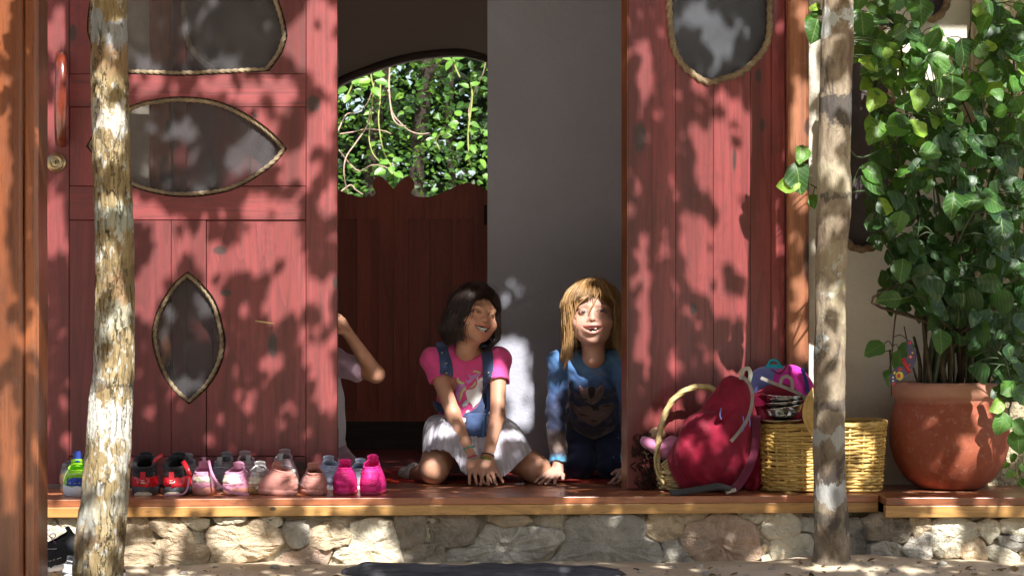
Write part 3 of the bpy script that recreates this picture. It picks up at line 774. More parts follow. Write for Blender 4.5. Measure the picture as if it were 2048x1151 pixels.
# ------------------------------------------------------------------ posts in front
def trunk(profile, Yc, base_z, rough_amp, seed, mat, depth_ratio=1.0, fine=True, nside=96, dz=.010):
    """profile: (py, px_left, px_right) rows from top to bottom"""
    rows = []
    for py, a, b in profile: rows.append((PZ(py, Yc), PX((a + b) / 2, Yc), (PX(b, Yc) - PX(a, Yc)) / 2))
    rows.sort()
    zs = np.arange(base_z, rows[-1][0], dz); V = []; Fc = []
    Z = [r[0] for r in rows]; CX = np.interp(zs, Z, [r[1] for r in rows]); RR = np.interp(zs, Z, [r[2] for r in rows])
    for j, z in enumerate(zs):
        for k in range(nside):
            a = 2 * math.pi * k / nside; ca, sa = math.cos(a), math.sin(a)
            r = RR[j] * (1 + .05 * noise.noise((ca * 1.2, sa * 1.2, z * 2.5 + seed)))
            if fine:
                q = (ca * 3.2 + seed, sa * 3.2, z * 5.5)
                d1 = abs(noise.noise((ca * 7 + .6 * noise.noise((ca * 3, sa * 3, z * 14)), sa * 7, z * 8 + seed)))
                d2 = abs(noise.noise((ca * 14, sa * 14, z * 15 + seed)))
                d3 = noise.noise((ca * 4, sa * 4, z * 36 + seed))
                r += rough_amp * (min(d1 * 3.2, 1) - .6) + rough_amp * .55 * (min(d2 * 3, 1) - .5) + rough_amp * .3 * d3
            else:
                r += rough_amp * (fbm((ca * 2, sa * 2, z * 9 + seed)) + .4 * fbm((ca * 7, sa * 7, z * 30 + seed)))
            V.append((CX[j] + r * ca, Yc + r * sa * depth_ratio, z))
    m = len(zs)
    for j in range(m - 1):
        for k in range(nside): Fc.append((j * nside + k, j * nside + (k + 1) % nside, (j + 1) * nside + (k + 1) % nside, (j + 1) * nside + k))
    return V, Fc
def patches(m, c, Y, rows, n):
    """stains, lichen and plain pale and dark patches of a trunk at their own heights, with ragged edges"""
    sep = m.node('SeparateXYZ', {0: m.tc.outputs['Object']}); off = -.22 if Y < -.6 else -.2
    for i, (py, hh, col, a) in enumerate(rows):
        z = PZ(py, Y) - off; hz = hh * (Y + D) / F; q = m.noise(11, 6, .72, .6, m.co((1, 1, .7), loc=(i * 3.1, i * 1.7, i)))
        d = m.math('DIVIDE', m.math('ABSOLUTE', m.math('SUBTRACT', sep.outputs[2], z)), hz)
        f = m.mr(m.math('ADD', d, m.mr(q, .3, .7, -.75, .95)), .62, .48, 0, a); c = m.mix(f, c, col)
    return c
def _bark1():
    m = Mat('cracked_ochre_bark', rough=.95, spec=.15)
    v = m.co((1, 1, .30)); n = m.noise(16, 6, .7, .6, v); f = m.noise(70, 6, .8, .4, m.co((1, 1, .22)))
    wv_ = m.node('VectorMath', {0: m.co((1, 1, .085)), 1: m.node('VectorMath', {0: m.node('TexNoise', {'Vector': m.co((1, 1, .5)), 'Scale': 26, 'Detail': 6, 'Roughness': .7}).outputs[1], 1: (.045, .045, .012)}, operation='MULTIPLY').outputs[0]}, operation='ADD').outputs[0]
    cr = m.voro(62, 'DISTANCE_TO_EDGE', wv_)
    crack = m.mr(cr, .0, .055, 1, 0)
    crack = m.math('MULTIPLY', crack, m.mr(n, .46, .58))
    c = m.mix(m.mr(n, .32, .66), (.24, .17, .08), (.46, .37, .21))
    c = m.mix(m.mr(f, .5, .72, 0, .6), c, (.15, .09, .04))
    lich = m.noise(5.5, 7, .72, .8, m.co((1, 1, .6), loc=(3, 1, 2))); spots = m.noise(55, 3, .5, 0, m.co((1, 1, .55)))
    lw = m.mr(m.math('ADD', lich, m.mr(spots, .5, .75, -.05, .15)), .485, .54)
    c = m.mix(m.math('MULTIPLY', lw, .9), c, m.mix(m.noise(18, 3), (.48, .50, .46), (.66, .65, .58)))
    gl = m.noise(6, 5, .7, .5, m.co((1, 1, .5), loc=(7, 2, 9))); c = m.mix(m.mr(gl, .57, .64, 0, .7), c, (.36, .40, .40))
    pk = m.noise(8, 4, .7, .5, m.co((1, 1, .5), loc=(1, 8, 4))); c = m.mix(m.mr(pk, .62, .68, 0, .7), c, (.50, .28, .17))
    c = patches(m, c, -.8, [(60, 55, (.36, .40, .44), .8), (130, 40, (.34, .20, .12), .5), (250, 70, (.66, .64, .58), .75), (430, 45, (.42, .46, .40), .7), (560, 60, (.16, .11, .05), .5), (640, 60, (.46, .47, .38), .6), (770, 22, (.10, .075, .05), .7), (840, 70, (.70, .68, .62), .8), (1000, 60, (.44, .42, .33), .6), (1070, 26, (.16, .10, .06), .6)], n)
    c = m.mix(m.math('MULTIPLY', crack, .85), c, (.05, .03, .016))
    m.set('Base Color', c); m.bump(m.math('ADD', m.math('MULTIPLY', crack, -1.6), m.math('ADD', f, n)), 1.0, .010); return m.m
def _bark2():
    m = Mat('smooth_mottled_bark', rough=.9, spec=.2)
    v = m.co((1, 1, .55)); n = m.noise(8, 7, .72, .7, v); f = m.noise(90, 5, .8, 0, m.co((1, 1, .2))); s = m.noise(9, 7, .72, .15, m.co((1, 1, .75), loc=(5, 5, 5)))
    c = m.mix(m.mr(n, .38, .60), (.13, .092, .062), (.30, .25, .18))
    c = m.mix(m.mr(f, .5, .75, 0, .4), c, (.16, .11, .075))
    c = m.mix(m.mr(s, .585, .61, 0, .85), c, (.40, .43, .41))
    d = m.noise(10, 6, .75, .8, m.co((1, 1, .6), loc=(9, 0, 3))); c = m.mix(m.mr(d, .54, .62, 0, .85), c, (.07, .06, .055))
    y = m.noise(7, 4, .6, .4, m.co((1, 1, .7), loc=(2, 4, 8))); c = m.mix(m.mr(y, .58, .68, 0, .6), c, (.42, .38, .22))
    c = patches(m, c, -.52, [(40, 46, (.42, .45, .43), .95), (215, 55, (.055, .05, .05), .85), (330, 30, (.40, .36, .26), .5), (392, 22, (.045, .045, .04), .7), (370, 60, (.42, .39, .27), .4), (520, 60, (.34, .28, .18), .5), (810, 20, (.07, .06, .06), .6), (870, 30, (.44, .46, .44), .6), (985, 40, (.44, .46, .45), .6), (1035, 34, (.06, .055, .05), .65)], n)
    sp = m.voro(60); c = m.mix(m.mr(sp, .05, .12, .5, 0), c, (.08, .06, .05))
    m.set('Base Color', c); m.bump(m.math('ADD', m.math('ADD', f, m.math('MULTIPLY', s, .8)), m.math('MULTIPLY', n, 2)), .6, .006); return m.m
LT = [(-1040, 168, 240), (-760, 170, 246), (0, 182, 252), (150, 183, 256), (300, 186, 260), (450, 191, 266), (600, 192, 267), (740, 189, 267), (800, 180, 264), (900, 172, 262), (1000, 162, 256), (1080, 151, 249), (1151, 148, 244), (1200, 144, 246)]
tag(put('trunk_post', trunk(LT, -.80, -.26, .0040, 3, None), _bark1(), smooth=True, loc=(PX(210, -.8), -.8, -.22)), 'crooked tree trunk post at left with cracked ochre bark and white lichen patches', 'post')
RT = [(-1000, 1656, 1704), (-760, 1654, 1706), (0, 1647, 1706), (90, 1642, 1708), (160, 1641, 1703), (250, 1637, 1702), (330, 1632, 1700), (385, 1635, 1704), (430, 1634, 1702), (500, 1632, 1694), (600, 1632, 1690), (750, 1627, 1690), (900, 1626, 1690), (980, 1627, 1691), (1040, 1628, 1698), (1080, 1630, 1701), (1110, 1628, 1700), (1140, 1620, 1706)]
m2 = _bark2()
tag(put('trunk_post', trunk(RT, -.52, -.21, .0028, 11, m2, fine=False), m2, smooth=True, loc=(PX(1662, -.52), -.52, -.2)), 'straight trunk post at right with smooth grey mottled bark beside the wicker basket', 'post')
sp = thing('square_post', 'squared orange varnished wooden post at the far left edge', 'post', (PX(30, -1), -1.0, -.2))
fix_normals(put('timber', wavy_post(PX(-95, -1), PX(57, -1), -1.07, -.93, -.24, 2.838, .003, 5), M_orange, sp))
fix_normals(put('timber', wavy_post(PX(58.5, -1), PX(86, -1), -1.066, -.94, -.24, 2.838, .0016, 8), M_orange, sp))

# ------------------------------------------------------------------ garden beyond the arch
LEAF_DIMS = None
def leaf_vf(L, W, fold=.25, droop=.25, nseg=5):
    """ovate leaf lying along +y, normal +z, 4 columns; pointed tip"""
    V = []; Fc = []
    for j in range(nseg + 1):
        t = j / nseg; w = W * .5 * (math.sin(math.pi * min(1, t ** .80)) ** .55 * (1 - .25 * t ** 3) if 0 < t < 1 else 0.02)
        y = L * t; z0 = -droop * L * t * t
        for s_ in (-1, -.5, 0, .5, 1):
            V.append((w * s_, y, z0 + fold * abs(s_) * w - .12 * W * math.sin(abs(s_) * 2.2) * t * 0))
    for j in range(nseg):
        for k in range(4): Fc.append((j * 5 + k, j * 5 + k + 1, (j + 1) * 5 + k + 1, (j + 1) * 5 + k))
    return V, Fc
def leaf_mat(name, c1, c2, c3, trans=.35, rough=.35, vein=True):
    m = Mat(name, rough=rough, spec=.5)
    r = m.rnd(); n = m.noise(40, 4, .6)
    c = m.ramp(m.math('ADD', r, m.mr(n, .3, .7, -.08, .08)), [(0, c1), (.38, tuple((a + b) / 2 for a, b in zip(c1, c2))), (.8, c2), (1, c3)])
    if vein:
        sep = m.node('SeparateXYZ', {0: m.tc.outputs['Object']})
        ax = m.math('ABSOLUTE', sep.outputs[0])
        mid = m.mr(ax, .0006, .0022, .7, 0)
        w = m.math('SINE', m.math('MULTIPLY', m.math('ADD', sep.outputs[1], m.math('MULTIPLY', ax, -.8)), 480)); vv = m.mr(w, .82, 1, 0, .35)
        c = m.mix(m.math('MAXIMUM', mid, vv), c, (.22, .34, .10))
        m.bump(m.math('ADD', m.math('MAXIMUM', mid, vv), m.math('MULTIPLY', n, 1.5)), .5, .002)
    m.set('Base Color', c)
    tr = m.node('BsdfTranslucent', {'Color': m.mix(.5, c, (.25, .55, .04))})
    ms = m.node('MixShader', {0: trans}); m.t.links.new(m.b.outputs[0], ms.inputs[1]); m.t.links.new(tr.outputs[0], ms.inputs[2])
    m.t.links.new(ms.outputs[0], m.t.nodes['Material Output'].inputs[0])
    return m.m
def rnd_rot(nrm, tip=None):
    """matrix whose z is nrm and whose y is towards tip"""
    z = Vector(nrm).normalized(); y = Vector(tip if tip is not None else (random.gauss(0, 1), random.gauss(0, 1), random.gauss(0, 1)))
    y = (y - z * y.dot(z)).normalized(); x = y.cross(z); M = Matrix((x, y, z)).transposed(); return M.to_4x4()
def leaf_cloud(pts, size, mean=(0, -.3, .9), simple_=True):
    V = []; Fc = []
    for p, s in pts:
        nn = Vector(mean) + Vector((random.gauss(0, .55), random.gauss(0, .55), random.gauss(0, .45)))
        M = Matrix.Translation(p) @ rnd_rot(nn, (random.gauss(0, 1), random.gauss(0, 1), -.6))
        L = size * s * random.uniform(.7, 1.3); w = L * .30
        b = len(V)
        for q in ((0, 0, 0), (w, L * .35, .1 * L), (w * .8, L * .7, .05 * L), (0, L, -.1 * L), (-w * .8, L * .7, .05 * L), (-w, L * .35, .1 * L)): V.append(M @ Vector(q))
        Fc += [(b, b + 1, b + 2, b + 3), (b, b + 3, b + 4, b + 5)]
    return V, Fc
def cloud_mat(name, stops, sc=2.5, trans=.4):
    m = Mat(name, rough=.45, spec=.4)
    n = m.node('TexNoise', {'Vector': m.co(), 'Scale': sc, 'Detail': 6, 'Roughness': .75}).outputs[0]
    gm = m.node('NewGeometry').outputs['Random Per Island']
    c = m.ramp(m.math('ADD', m.math('MULTIPLY', n, .5), m.math('MULTIPLY', gm, .5)), stops); m.set('Base Color', c)
    tr = m.node('BsdfTranslucent', {'Color': m.mix(.4, c, (.3, .6, .05))}); ms = m.node('MixShader', {0: trans})
    m.t.links.new(m.b.outputs[0], ms.inputs[1]); m.t.links.new(tr.outputs[0], ms.inputs[2]); m.t.links.new(ms.outputs[0], m.t.nodes['Material Output'].inputs[0])
    return m.m
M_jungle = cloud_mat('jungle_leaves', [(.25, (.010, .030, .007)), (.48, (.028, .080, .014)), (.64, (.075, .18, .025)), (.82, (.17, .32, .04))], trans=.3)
M_jungle_d = cloud_mat('deep_jungle_leaves', [(.3, (.004, .008, .004)), (.6, (.010, .024, .009)), (.8, (.028, .06, .02))], trans=.15)  # darker copy of the jungle leaves, with deep shade put into the colour
def clumps(n, xr, yr, zr, per, spread):
    out = []
    for _ in range(n):
        c = Vector((random.uniform(*xr), random.uniform(*yr), random.uniform(*zr))); s = random.uniform(.7, 1.35)
        for _ in range(per): out.append((c + Vector((random.gauss(0, spread), random.gauss(0, spread), random.gauss(0, spread * .8))), s))
    return out
tag(put('jungle_foliage', leaf_cloud(clumps(620, (-4.5, 2.6), (9.5, 12.5), (-.2, 4.4), 30, .24), .20), M_jungle_d, loc=(-.6, 10, 0), kind='stuff'), 'deep mass of jungle leaves far behind the arch, coloured dark as in shade')
tag(put('jungle_foliage', leaf_cloud(clumps(900, (-2.8, 1.0), (6.8, 8.8), (.0, 3.0), 20, .15), .044), M_jungle, loc=(-.6, 7.4, 0), kind='stuff'), 'sunlit green jungle leaves behind the arch')
tag(put('undergrowth', leaf_cloud(clumps(90, (-3.2, 1.2), (6.2, 7.4), (-.2, .95), 16, .14), .07), M_jungle, loc=(-.6, 6.8, -.2), kind='stuff'), 'low green undergrowth along the wire fence behind the house')
M_backtrunk = simple('dark_forest_bark', (.035, .028, .022), .95, .1, .5, 12, .8, .02)
def far_tree(px, Y, r, label, lean=0):
    x = PX(px, Y); t = thing('tree', label, 'tree', (x, Y, -.2))
    pts = [Vector((x + lean * k / 8 + .05 * math.sin(k * 1.7 + px), Y, -.25 + k * .6)) for k in range(9)]
    put('trunk', tube(catmull(pts, 4, False), lambda q: r * (1 - .45 * q), 14), M_backtrunk, t, smooth=True)
    for k in (4, 5, 6):
        d = Vector((random.choice((-1, 1)) * random.uniform(.4, .9), random.uniform(-.3, .5), random.uniform(.5, 1)))
        put('limb', tube([pts[k], pts[k] + d * .5 + Vector((0, 0, .1)), pts[k] + d * 1.2], lambda q: r * .45 * (1 - .6 * q), 8), M_backtrunk, t, smooth=True)
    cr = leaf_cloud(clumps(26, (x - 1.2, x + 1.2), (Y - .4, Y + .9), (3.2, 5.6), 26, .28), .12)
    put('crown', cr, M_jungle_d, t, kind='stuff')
far_tree(848, 7.8, .06, 'dark tree trunk standing behind the middle of the arch'); far_tree(722, 8.2, .05, 'dark slanting tree trunk at the left side of the arch', .3)
far_tree(935, 9.0, .035, 'thin dark tree trunk seen at the right side of the arch', -.2)
M_vine = simple('pale_pinkish_vine', (.34, .245, .19), .8, .2, .3, 30, .3); M_vine_g = simple('yellow_green_vine', (.24, .27, .08), .7, .3, .2)
def vine(pts, r, Y, mat, label):
    w = [P(a, b, Y + .1 * math.sin(i * 1.3)) for i, (a, b) in enumerate(pts)]
    tag(put('vine', tube(catmull(w, 6, False), lambda t: r * (1 - .3 * t), 6), mat, smooth=True, loc=tuple(w[0])), label, 'vine', 'vines hanging behind the arch')
VN = [([(778, 60), (779, 140), (778, 175), (784, 230), (797, 250), (812, 252)], .012, 0, 'pinkish vine hanging down and curling right near the top of the arch'),
      ([(765, 60), (762, 135), (760, 200), (757, 240), (764, 290), (776, 322), (790, 330)], .010, 1, 'long green vine hanging straight beside the bright leaf cluster'),
      ([(746, 175), (742, 240), (738, 275), (745, 305), (758, 322)], .009, 1, 'yellow green vine bowing down to the saloon door'),
      ([(776, 180), (785, 225), (800, 245), (820, 262), (842, 268), (858, 266)], .010, 0, 'pinkish vine sweeping right across the middle of the arch'),
      ([(680, 268), (705, 264), (735, 258), (768, 262), (782, 268)], .009, 0, 'pinkish vine lying nearly level in the left of the arch'),
      ([(740, 218), (735, 250), (712, 285), (692, 315), (688, 350), (698, 395)], .010, 0, 'pinkish vine arching down to the left saloon door'),
      ([(678, 300), (700, 328), (720, 342), (745, 330), (775, 336), (805, 356)], .009, 0, 'pinkish vine crossing low in front of the fence'),
      ([(676, 262), (692, 230), (712, 224), (735, 206), (750, 160)], .009, 0, 'pinkish vine climbing at the left edge of the arch'),
      ([(676, 388), (700, 370), (712, 380), (725, 388)], .009, 0, 'short pinkish vine low at the left saloon door'),
      ([(940, 250), (938, 220), (948, 185), (965, 150), (972, 120)], .008, 0, 'pale thin vine at the right side of the arch')]
for p, r, g_, lb in VN: vine(p, r * .46, 5.9, M_vine_g if g_ else M_vine, lb)
# bright young leaves near the arch, each shoot its own plant
M_young = leaf_mat('young_backlit_leaf', (.07, .18, .02), (.12, .28, .03), (.20, .38, .04), .35)
def shoot(stem, leaves, Y, label, size=.10):
    w = [P(a, b, Y) for a, b in stem]; t = thing('leafy_shoot', label, 'plant', tuple(w[0]))
    put('stem', tube(catmull(w, 4, False), .005, 6), M_vine_g, t, smooth=True)
    me = None
    for (a, b, ang, s) in leaves:
        p = P(a, b, Y - .02); L = size * s
        nn = Vector((random.gauss(0, .25), -.75, .6)); tip = Vector((math.sin(R(ang)), -.1, math.cos(R(ang))))
        M = Matrix.Translation(p) @ rnd_rot(nn, tip) @ Matrix.Diagonal((s, s, s, 1))
        o = bpy.data.objects.new('leaf', LEAF_Y); COL.objects.link(o); o.parent = t; o.matrix_local = Matrix.Translation(-Vector(wloc(t))) @ M
LEAF_Y = bpy.data.meshes.new('leaf'); _v, _f = leaf_vf(.062, .044, .3, .15); LEAF_Y.from_pydata([tuple(p) for p in _v], [], _f); LEAF_Y.materials.append(M_young)
for p in LEAF_Y.polygons: p.use_smooth = True
shoot([(745, 120), (742, 150), (748, 178)], [(742, 160, -110, 1.2), (740, 170, -80, 1.2), (746, 150, 60, 1.3), (750, 162, 95, 1.3), (745, 175, 150, 1.2), (735, 155, -50, 1)], 5.8, 'bright lime leaf cluster at the upper left of the arch')
shoot([(920, 155), (912, 138), (908, 120)], [(905, 122, -150, 1.1), (910, 118, 70, 1.1), (908, 124, 20, 1)], 5.8, 'lime sprig of two leaves hanging at the top of the arch')
shoot([(790, 352), (785, 338), (778, 325)], [(780, 325, -80, 1), (785, 322, 60, 1), (782, 332, 170, .9), (772, 340, -120, 1.2), (790, 345, 130, 1)], 5.6, 'lime sprig sprouting just above the saloon door lobes')
shoot([(940, 330), (936, 270), (944, 200), (942, 165)], [(938, 176, -60, .9), (944, 172, 40, .9), (922, 232, -30, 1), (918, 246, -100, 1), (940, 246, 100, 1), (938, 262, 60, 1), (928, 284, -140, 1), (942, 290, 160, 1), (946, 306, -120, 1), (960, 318, 150, 1), (962, 300, 40, 1), (966, 268, 90, 1.2), (962, 340, 10, .9), (965, 350, 120, .9)], 5.6, 'tall leafy green shoot along the right edge of the arch')
shoot([(690, 200), (700, 180), (706, 165)], [(696, 178, -90, 1.2), (704, 168, 40, 1.2), (708, 180, 120, 1.1), (698, 190, 200, 1), (688, 186, -60, 1)], 5.9, 'lime leaf tuft at the far left edge of the arch')
shoot([(880, 300), (872, 280), (884, 265)], [(872, 282, -90, 1), (884, 275, 70, 1), (870, 276, 0, .8)], 6.2, 'small pair of green leaves in the centre of the arch')
fence = thing('wire_fence', 'rusty square mesh wire fence low behind the arch', 'fence', (-.6, 6.3, -.2))
M_wire = simple('fence_wire', (.25, .27, .27), .5, .5, .2, metallic=.6)
wv = []
for i in range(40): wv.append(tube([(-2.6 + i * .1, 6.3, -.2), (-2.6 + i * .1, 6.3, .98)], .0022, 4))
for j in range(12): wv.append(tube([(-2.6, 6.302, -.12 + j * .1), (1.3, 6.302, -.12 + j * .1)], .0022, 4))
put('wire_mesh', join(*wv), M_wire, fence, kind='stuff')

# ------------------------------------------------------------------ the garden tree whose crown dapples the house front (it stands behind and above the camera)
LIT = [  # gaps in the crown: pixel centre of the light pool, its distance, half sizes in pixels
 *[(a, b, 0, c, d) for a, b, c, d in [
  (105, 60, 30, 60), (150, 150, 40, 65), (110, 240, 28, 50), (110, 440, 34, 85), (152, 520, 22, 45), (300, 430, 48, 34), (330, 505, 42, 55), (285, 600, 32, 65),
  (398, 490, 34, 40), (310, 168, 70, 16), (435, 172, 60, 26), (500, 195, 45, 26), (560, 182, 40, 40), (592, 90, 24, 50), (640, 40, 34, 60), (652, 130, 30, 55), (645, 250, 30, 70),
  (600, 345, 48, 46), (520, 290, 42, 50), (370, 245, 34, 24), (455, 120, 46, 30), (285, 115, 34, 26), (540, 412, 80, 26), (655, 400, 20, 40), (500, 500, 55, 50), (550, 470, 50, 40),
  (430, 520, 20, 34), (592, 525, 26, 40), (572, 600, 52, 42), (640, 600, 26, 50), (650, 660, 26, 50), (642, 720, 26, 50), (655, 790, 22, 50), (540, 725, 30, 26), (365, 745, 24, 26), (420, 590, 26, 26),
  (1270, 185, 18, 34), (1268, 250, 16, 28), (1268, 600, 12, 60), (1268, 730, 14, 110), (1420, 55, 70, 40), (1400, 195, 36, 18), (1455, 200, 46, 24), (1400, 290, 42, 36), (1440, 250, 34, 24), (1458, 325, 66, 50), (1482, 385, 50, 60),
  (1400, 370, 24, 46), (1384, 480, 36, 46), (1405, 560, 48, 52), (1472, 440, 44, 50), (1520, 250, 30, 70), (1540, 180, 20, 38), (1545, 60, 16, 60), (1550, 370, 16, 60), (1456, 610, 42, 38), (1505, 690, 36, 46),
  (1465, 720, 36, 34), (1430, 500, 46, 34), (1335, 760, 16, 24), (1335, 850, 16, 20), (1545, 600, 14, 40)]],
 (1597, 250, .08, 24, 100), (1597, 60, .08, 14, 40), (1600, 420, .08, 18, 36), (1600, 600, .08, 16, 36), (1597, 700, .08, 16, 30),
 (1623, 40, .13, 14, 60), (1623, 220, .13, 10, 130), (1623, 700, .13, 10, 90), (1800, 110, .13, 60, 70), (1860, 150, .13, 46, 56), (1900, 80, .13, 36, 60), (1960, 40, .1, 60, 50), (1830, 280, .13, 36, 46), (2020, 850, .1, 40, 70), (1760, 840, .13, 10, 10), (1752, 720, .13, 8, 14),
 (1966, 830, -.22, 18, 80), (1935, 900, -.24, 26, 26), (1880, 935, -.24, 28, 26), (1990, 770, -.2, 20, 20),
 (1900, 420, -.15, 26, 40), (1860, 120, -.15, 40, 30), (1760, 330, -.15, 30, 36), (1850, 260, -.15, 46, 40), (1920, 300, -.15, 40, 46), (1900, 430, -.15, 46, 40), (2000, 260, -.15, 46, 40), (2020, 450, -.15, 40, 50), (1840, 540, -.15, 40, 30), (1960, 560, -.15, 40, 30), (1780, 230, -.15, 20, 40), (1600, 340, -.4, 30, 50), (1630, 50, -.4, 26, 40), (1960, 120, -.15, 40, 40), (1790, 430, -.15, 30, 40), (2010, 640, -.15, 26, 40),
 (200, 1012, -.5, 130, 12), (420, 1012, -.45, 90, 12), (640, 1012, -.42, 110, 12), (760, 1014, -.4, 40, 10), (1150, 1012, -.36, 40, 8), (1850, 1012, -.4, 50, 10), (1980, 1012, -.4, 20, 8),
 (110, 1080, -.46, 70, 60), (290, 1115, -.46, 66, 30), (335, 1052, -.46, 36, 22), (485, 1065, -.46, 80, 36), (560, 1100, -.46, 60, 24), (700, 1060, -.46, 70, 34), (765, 1085, -.46, 46, 40), (1565, 1052, -.42, 40, 26), (1595, 1105, -.42, 20, 34), (1895, 1075, -.4, 34, 38), (1995, 1110, -.4, 60, 34), (2030, 1045, -.4, 26, 20),
 (350, 1142, -.66, 90, 14), (1760, 1140, -.6, 90, 12), (120, 1145, -.7, 60, 30), (1690, 1140, -.6, 50, 14),
 (222, 225, -.9, 34, 60), (215, 100, -.9, 20, 30), (232, 830, -.9, 36, 80), (205, 900, -.9, 40, 80), (215, 490, -.9, 26, 50), (245, 620, -.9, 16, 80), (198, 1010, -.9, 44, 60), (190, 1100, -.9, 20, 24), (225, 370, -.9, 26, 30),
 (0, 80, -1.05, 14, 130), (-6, 350, -1.05, 22, 110), (6, 620, -1.05, 16, 150), (12, 900, -1.05, 18, 120),
 (986, 640, .15, 8, 18), (945, 790, .12, 30, 36), (1000, 742, .17, 18, 30), (888, 872, .15, 26, 20), (1000, 830, .1, 10, 40), (1020, 890, .2, 22, 18), (975, 770, .15, 10, 40), (925, 640, .2, 12, 12), (860, 940, .1, 14, 20), (905, 820, .15, 10, 16),
 (1174, 655, .14, 24, 26), (1140, 640, .2, 26, 80), (1165, 592, .14, 34, 18), (1125, 712, .2, 34, 16), (1115, 915, .12, 24, 34), (1125, 600, .2, 20, 40), (1110, 800, .15, 12, 60), (1160, 740, .2, 16, 14),
 (1022, 735, .9, 34, 50), (1046, 800, .9, 20, 60), (1008, 700, .9, 16, 20),
 (345, 955, -.32, 34, 34), (400, 960, -.32, 46, 30), (460, 945, -.32, 40, 34), (690, 950, -.32, 30, 34), (738, 940, -.32, 28, 40), (610, 960, -.32, 26, 24), (560, 950, -.32, 20, 20), (500, 940, -.2, 22, 26), (140, 960, -.3, 36, 30), (270, 940, -.3, 14, 14),
 (1400, 800, -.3, 14, 12), (1430, 850, -.3, 30, 24), (1370, 880, -.3, 22, 24), (1345, 795, -.15, 24, 18), (1590, 750, -.05, 44, 26), (1530, 745, 0, 28, 16), (1532, 800, -.06, 20, 14), (1605, 900, -.24, 32, 110), (1720, 890, -.24, 40, 30), (1720, 960, -.24, 30, 20), (1700, 840, -.24, 20, 14), (1310, 880, -.15, 20, 14), (1620, 830, -.24, 16, 40),
 (900, 975, 0, 60, 4), (1120, 980, -.1, 60, 5), (780, 975, -.1, 40, 6),
 (1655, 60, -.6, 30, 34), (1655, 420, -.6, 20, 30), (1648, 560, -.6, 20, 40),
]
blobs = []
for (a, b, Y, c, d) in LIT:
    p = P(a, b, Y); q = p + S * (-p.y / S.y) if abs(S.y) else p
    q = p - S * (p.y / S.y)
    k_ = .84 if -.06 < Y < .1 else 1.0
    blobs.append((q.x, q.z, k_ * c * (Y + D) / F, k_ * d * (Y + D) / F))
blobs = np.array(blobs)
SHADE = [(lambda p: (p.x - S.x * p.y / S.y, p.z - S.z * p.y / S.y, rx * .00176, rz * .00176))(P(a, b, Y)) for a, b, Y, rx, rz in ((1035, 590, .9, 70, 64), (1150, 560, .9, 90, 90))]
def is_gap(x, z, grow):
    for sx, sz, rx, rz in SHADE:
        if ((x - sx) / rx) ** 2 + ((z - sz) / rz) ** 2 < 1: return 9.0
    u = (x - blobs[:, 0]) / (blobs[:, 2] * 1.02 + grow); v = (z - blobs[:, 1]) / (blobs[:, 3] * 1.02 + grow)
    m = (u * u + v * v).min()
    return m
M_crown = cloud_mat('shade_tree_leaves', [(.3, (.02, .04, .018)), (.6, (.035, .065, .025)), (.8, (.05, .09, .03))], trans=.12)
def _tree_shade():
    t = thing('garden_tree', 'leafy garden tree standing behind the viewer and shading the doors', 'tree', (1.6, -5.4, -.2))
    V, Fc = [], []; E1 = Vector((S.y, -S.x, 0)).normalized()
    rng = random.Random(11); n = 0
    while n < 52000:
        x0 = rng.uniform(-2.7, 2.6); z0 = rng.uniform(-1.9, 2.0); n += 1
        L = rng.choice((.035, .045, .055, .07)); 
        jit = .45 * noise.noise((x0 * 8, z0 * 8, 1.7)) + .5 * noise.noise((x0 * 22, z0 * 22, 5.1)) + .4 * noise.noise((x0 * 45, z0 * 45, 7.1))
        inside = is_gap(x0, z0, .006 + L * .12)
        if inside < 1 + jit * 1.1: 
            if rng.random() < .985: continue
        elif inside < 9 and x0 > -1.5 and noise.noise((x0 * 5 + 9, z0 * 5, 3)) > .42 and rng.random() < .6: continue
        tt = max(2.1, (1.80 - z0) / .80) + .2 + rng.uniform(0, 1.0)
        p = Vector((x0, 0, z0)) + S * tt
        nn = S * .8 + Vector((rng.gauss(0, .35), rng.gauss(0, .35), rng.gauss(0, .35)))
        M = Matrix.Translation(p) @ rnd_rot(nn, (rng.gauss(0, 1), rng.gauss(0, 1), -.3)); w = L * .33; b = len(V)
        for q in ((0, -L * .5, 0), (w, -L * .15, .1 * L), (w * .8, L * .2, .05 * L), (0, L * .5, -.1 * L), (-w * .8, L * .2, .05 * L), (-w, -L * .15, .1 * L)): V.append(M @ Vector(q))
        Fc += [(b, b + 1, b + 2, b + 3), (b, b + 3, b + 4, b + 5)]
    put('crown', (V, Fc), M_crown, t, kind='stuff')
    put('trunk', tube(catmull([(2.9, -6.6, -.3), (2.85, -6.4, .8), (2.6, -6.0, 1.8), (2.1, -5.0, 2.7), (1.4, -3.6, 3.2)], 6, False), lambda q: .13 * (1 - .6 * q), 14), M_backtrunk, t, smooth=True)
    for i, e in enumerate([(-1.4, -2.2, 2.6), (.2, -2.1, 2.3), (1.9, -2.0, 2.5), (-.6, -2.9, 3.4), (2.6, -2.6, 3.3)]):
        put('limb', tube(catmull([(2.1, -5.0, 2.7), ((2.1 + e[0]) / 2, -3.9, 3.4), e], 6, False), lambda q: .045 * (1 - .8 * q), 8), M_backtrunk, t, smooth=True)
_tree_shade()
# unseen foliage mass added behind the camera to close off the low sky
tag(put('sky_blocking_foliage', leaf_cloud(clumps(420, (-16, 16), (-22, -14), (0, 6.5), 22, .9), .55), M_jungle_d, loc=(0, -18, 0), kind='stuff'), 'unseen mass of green leaves added behind the camera to block the low sky')

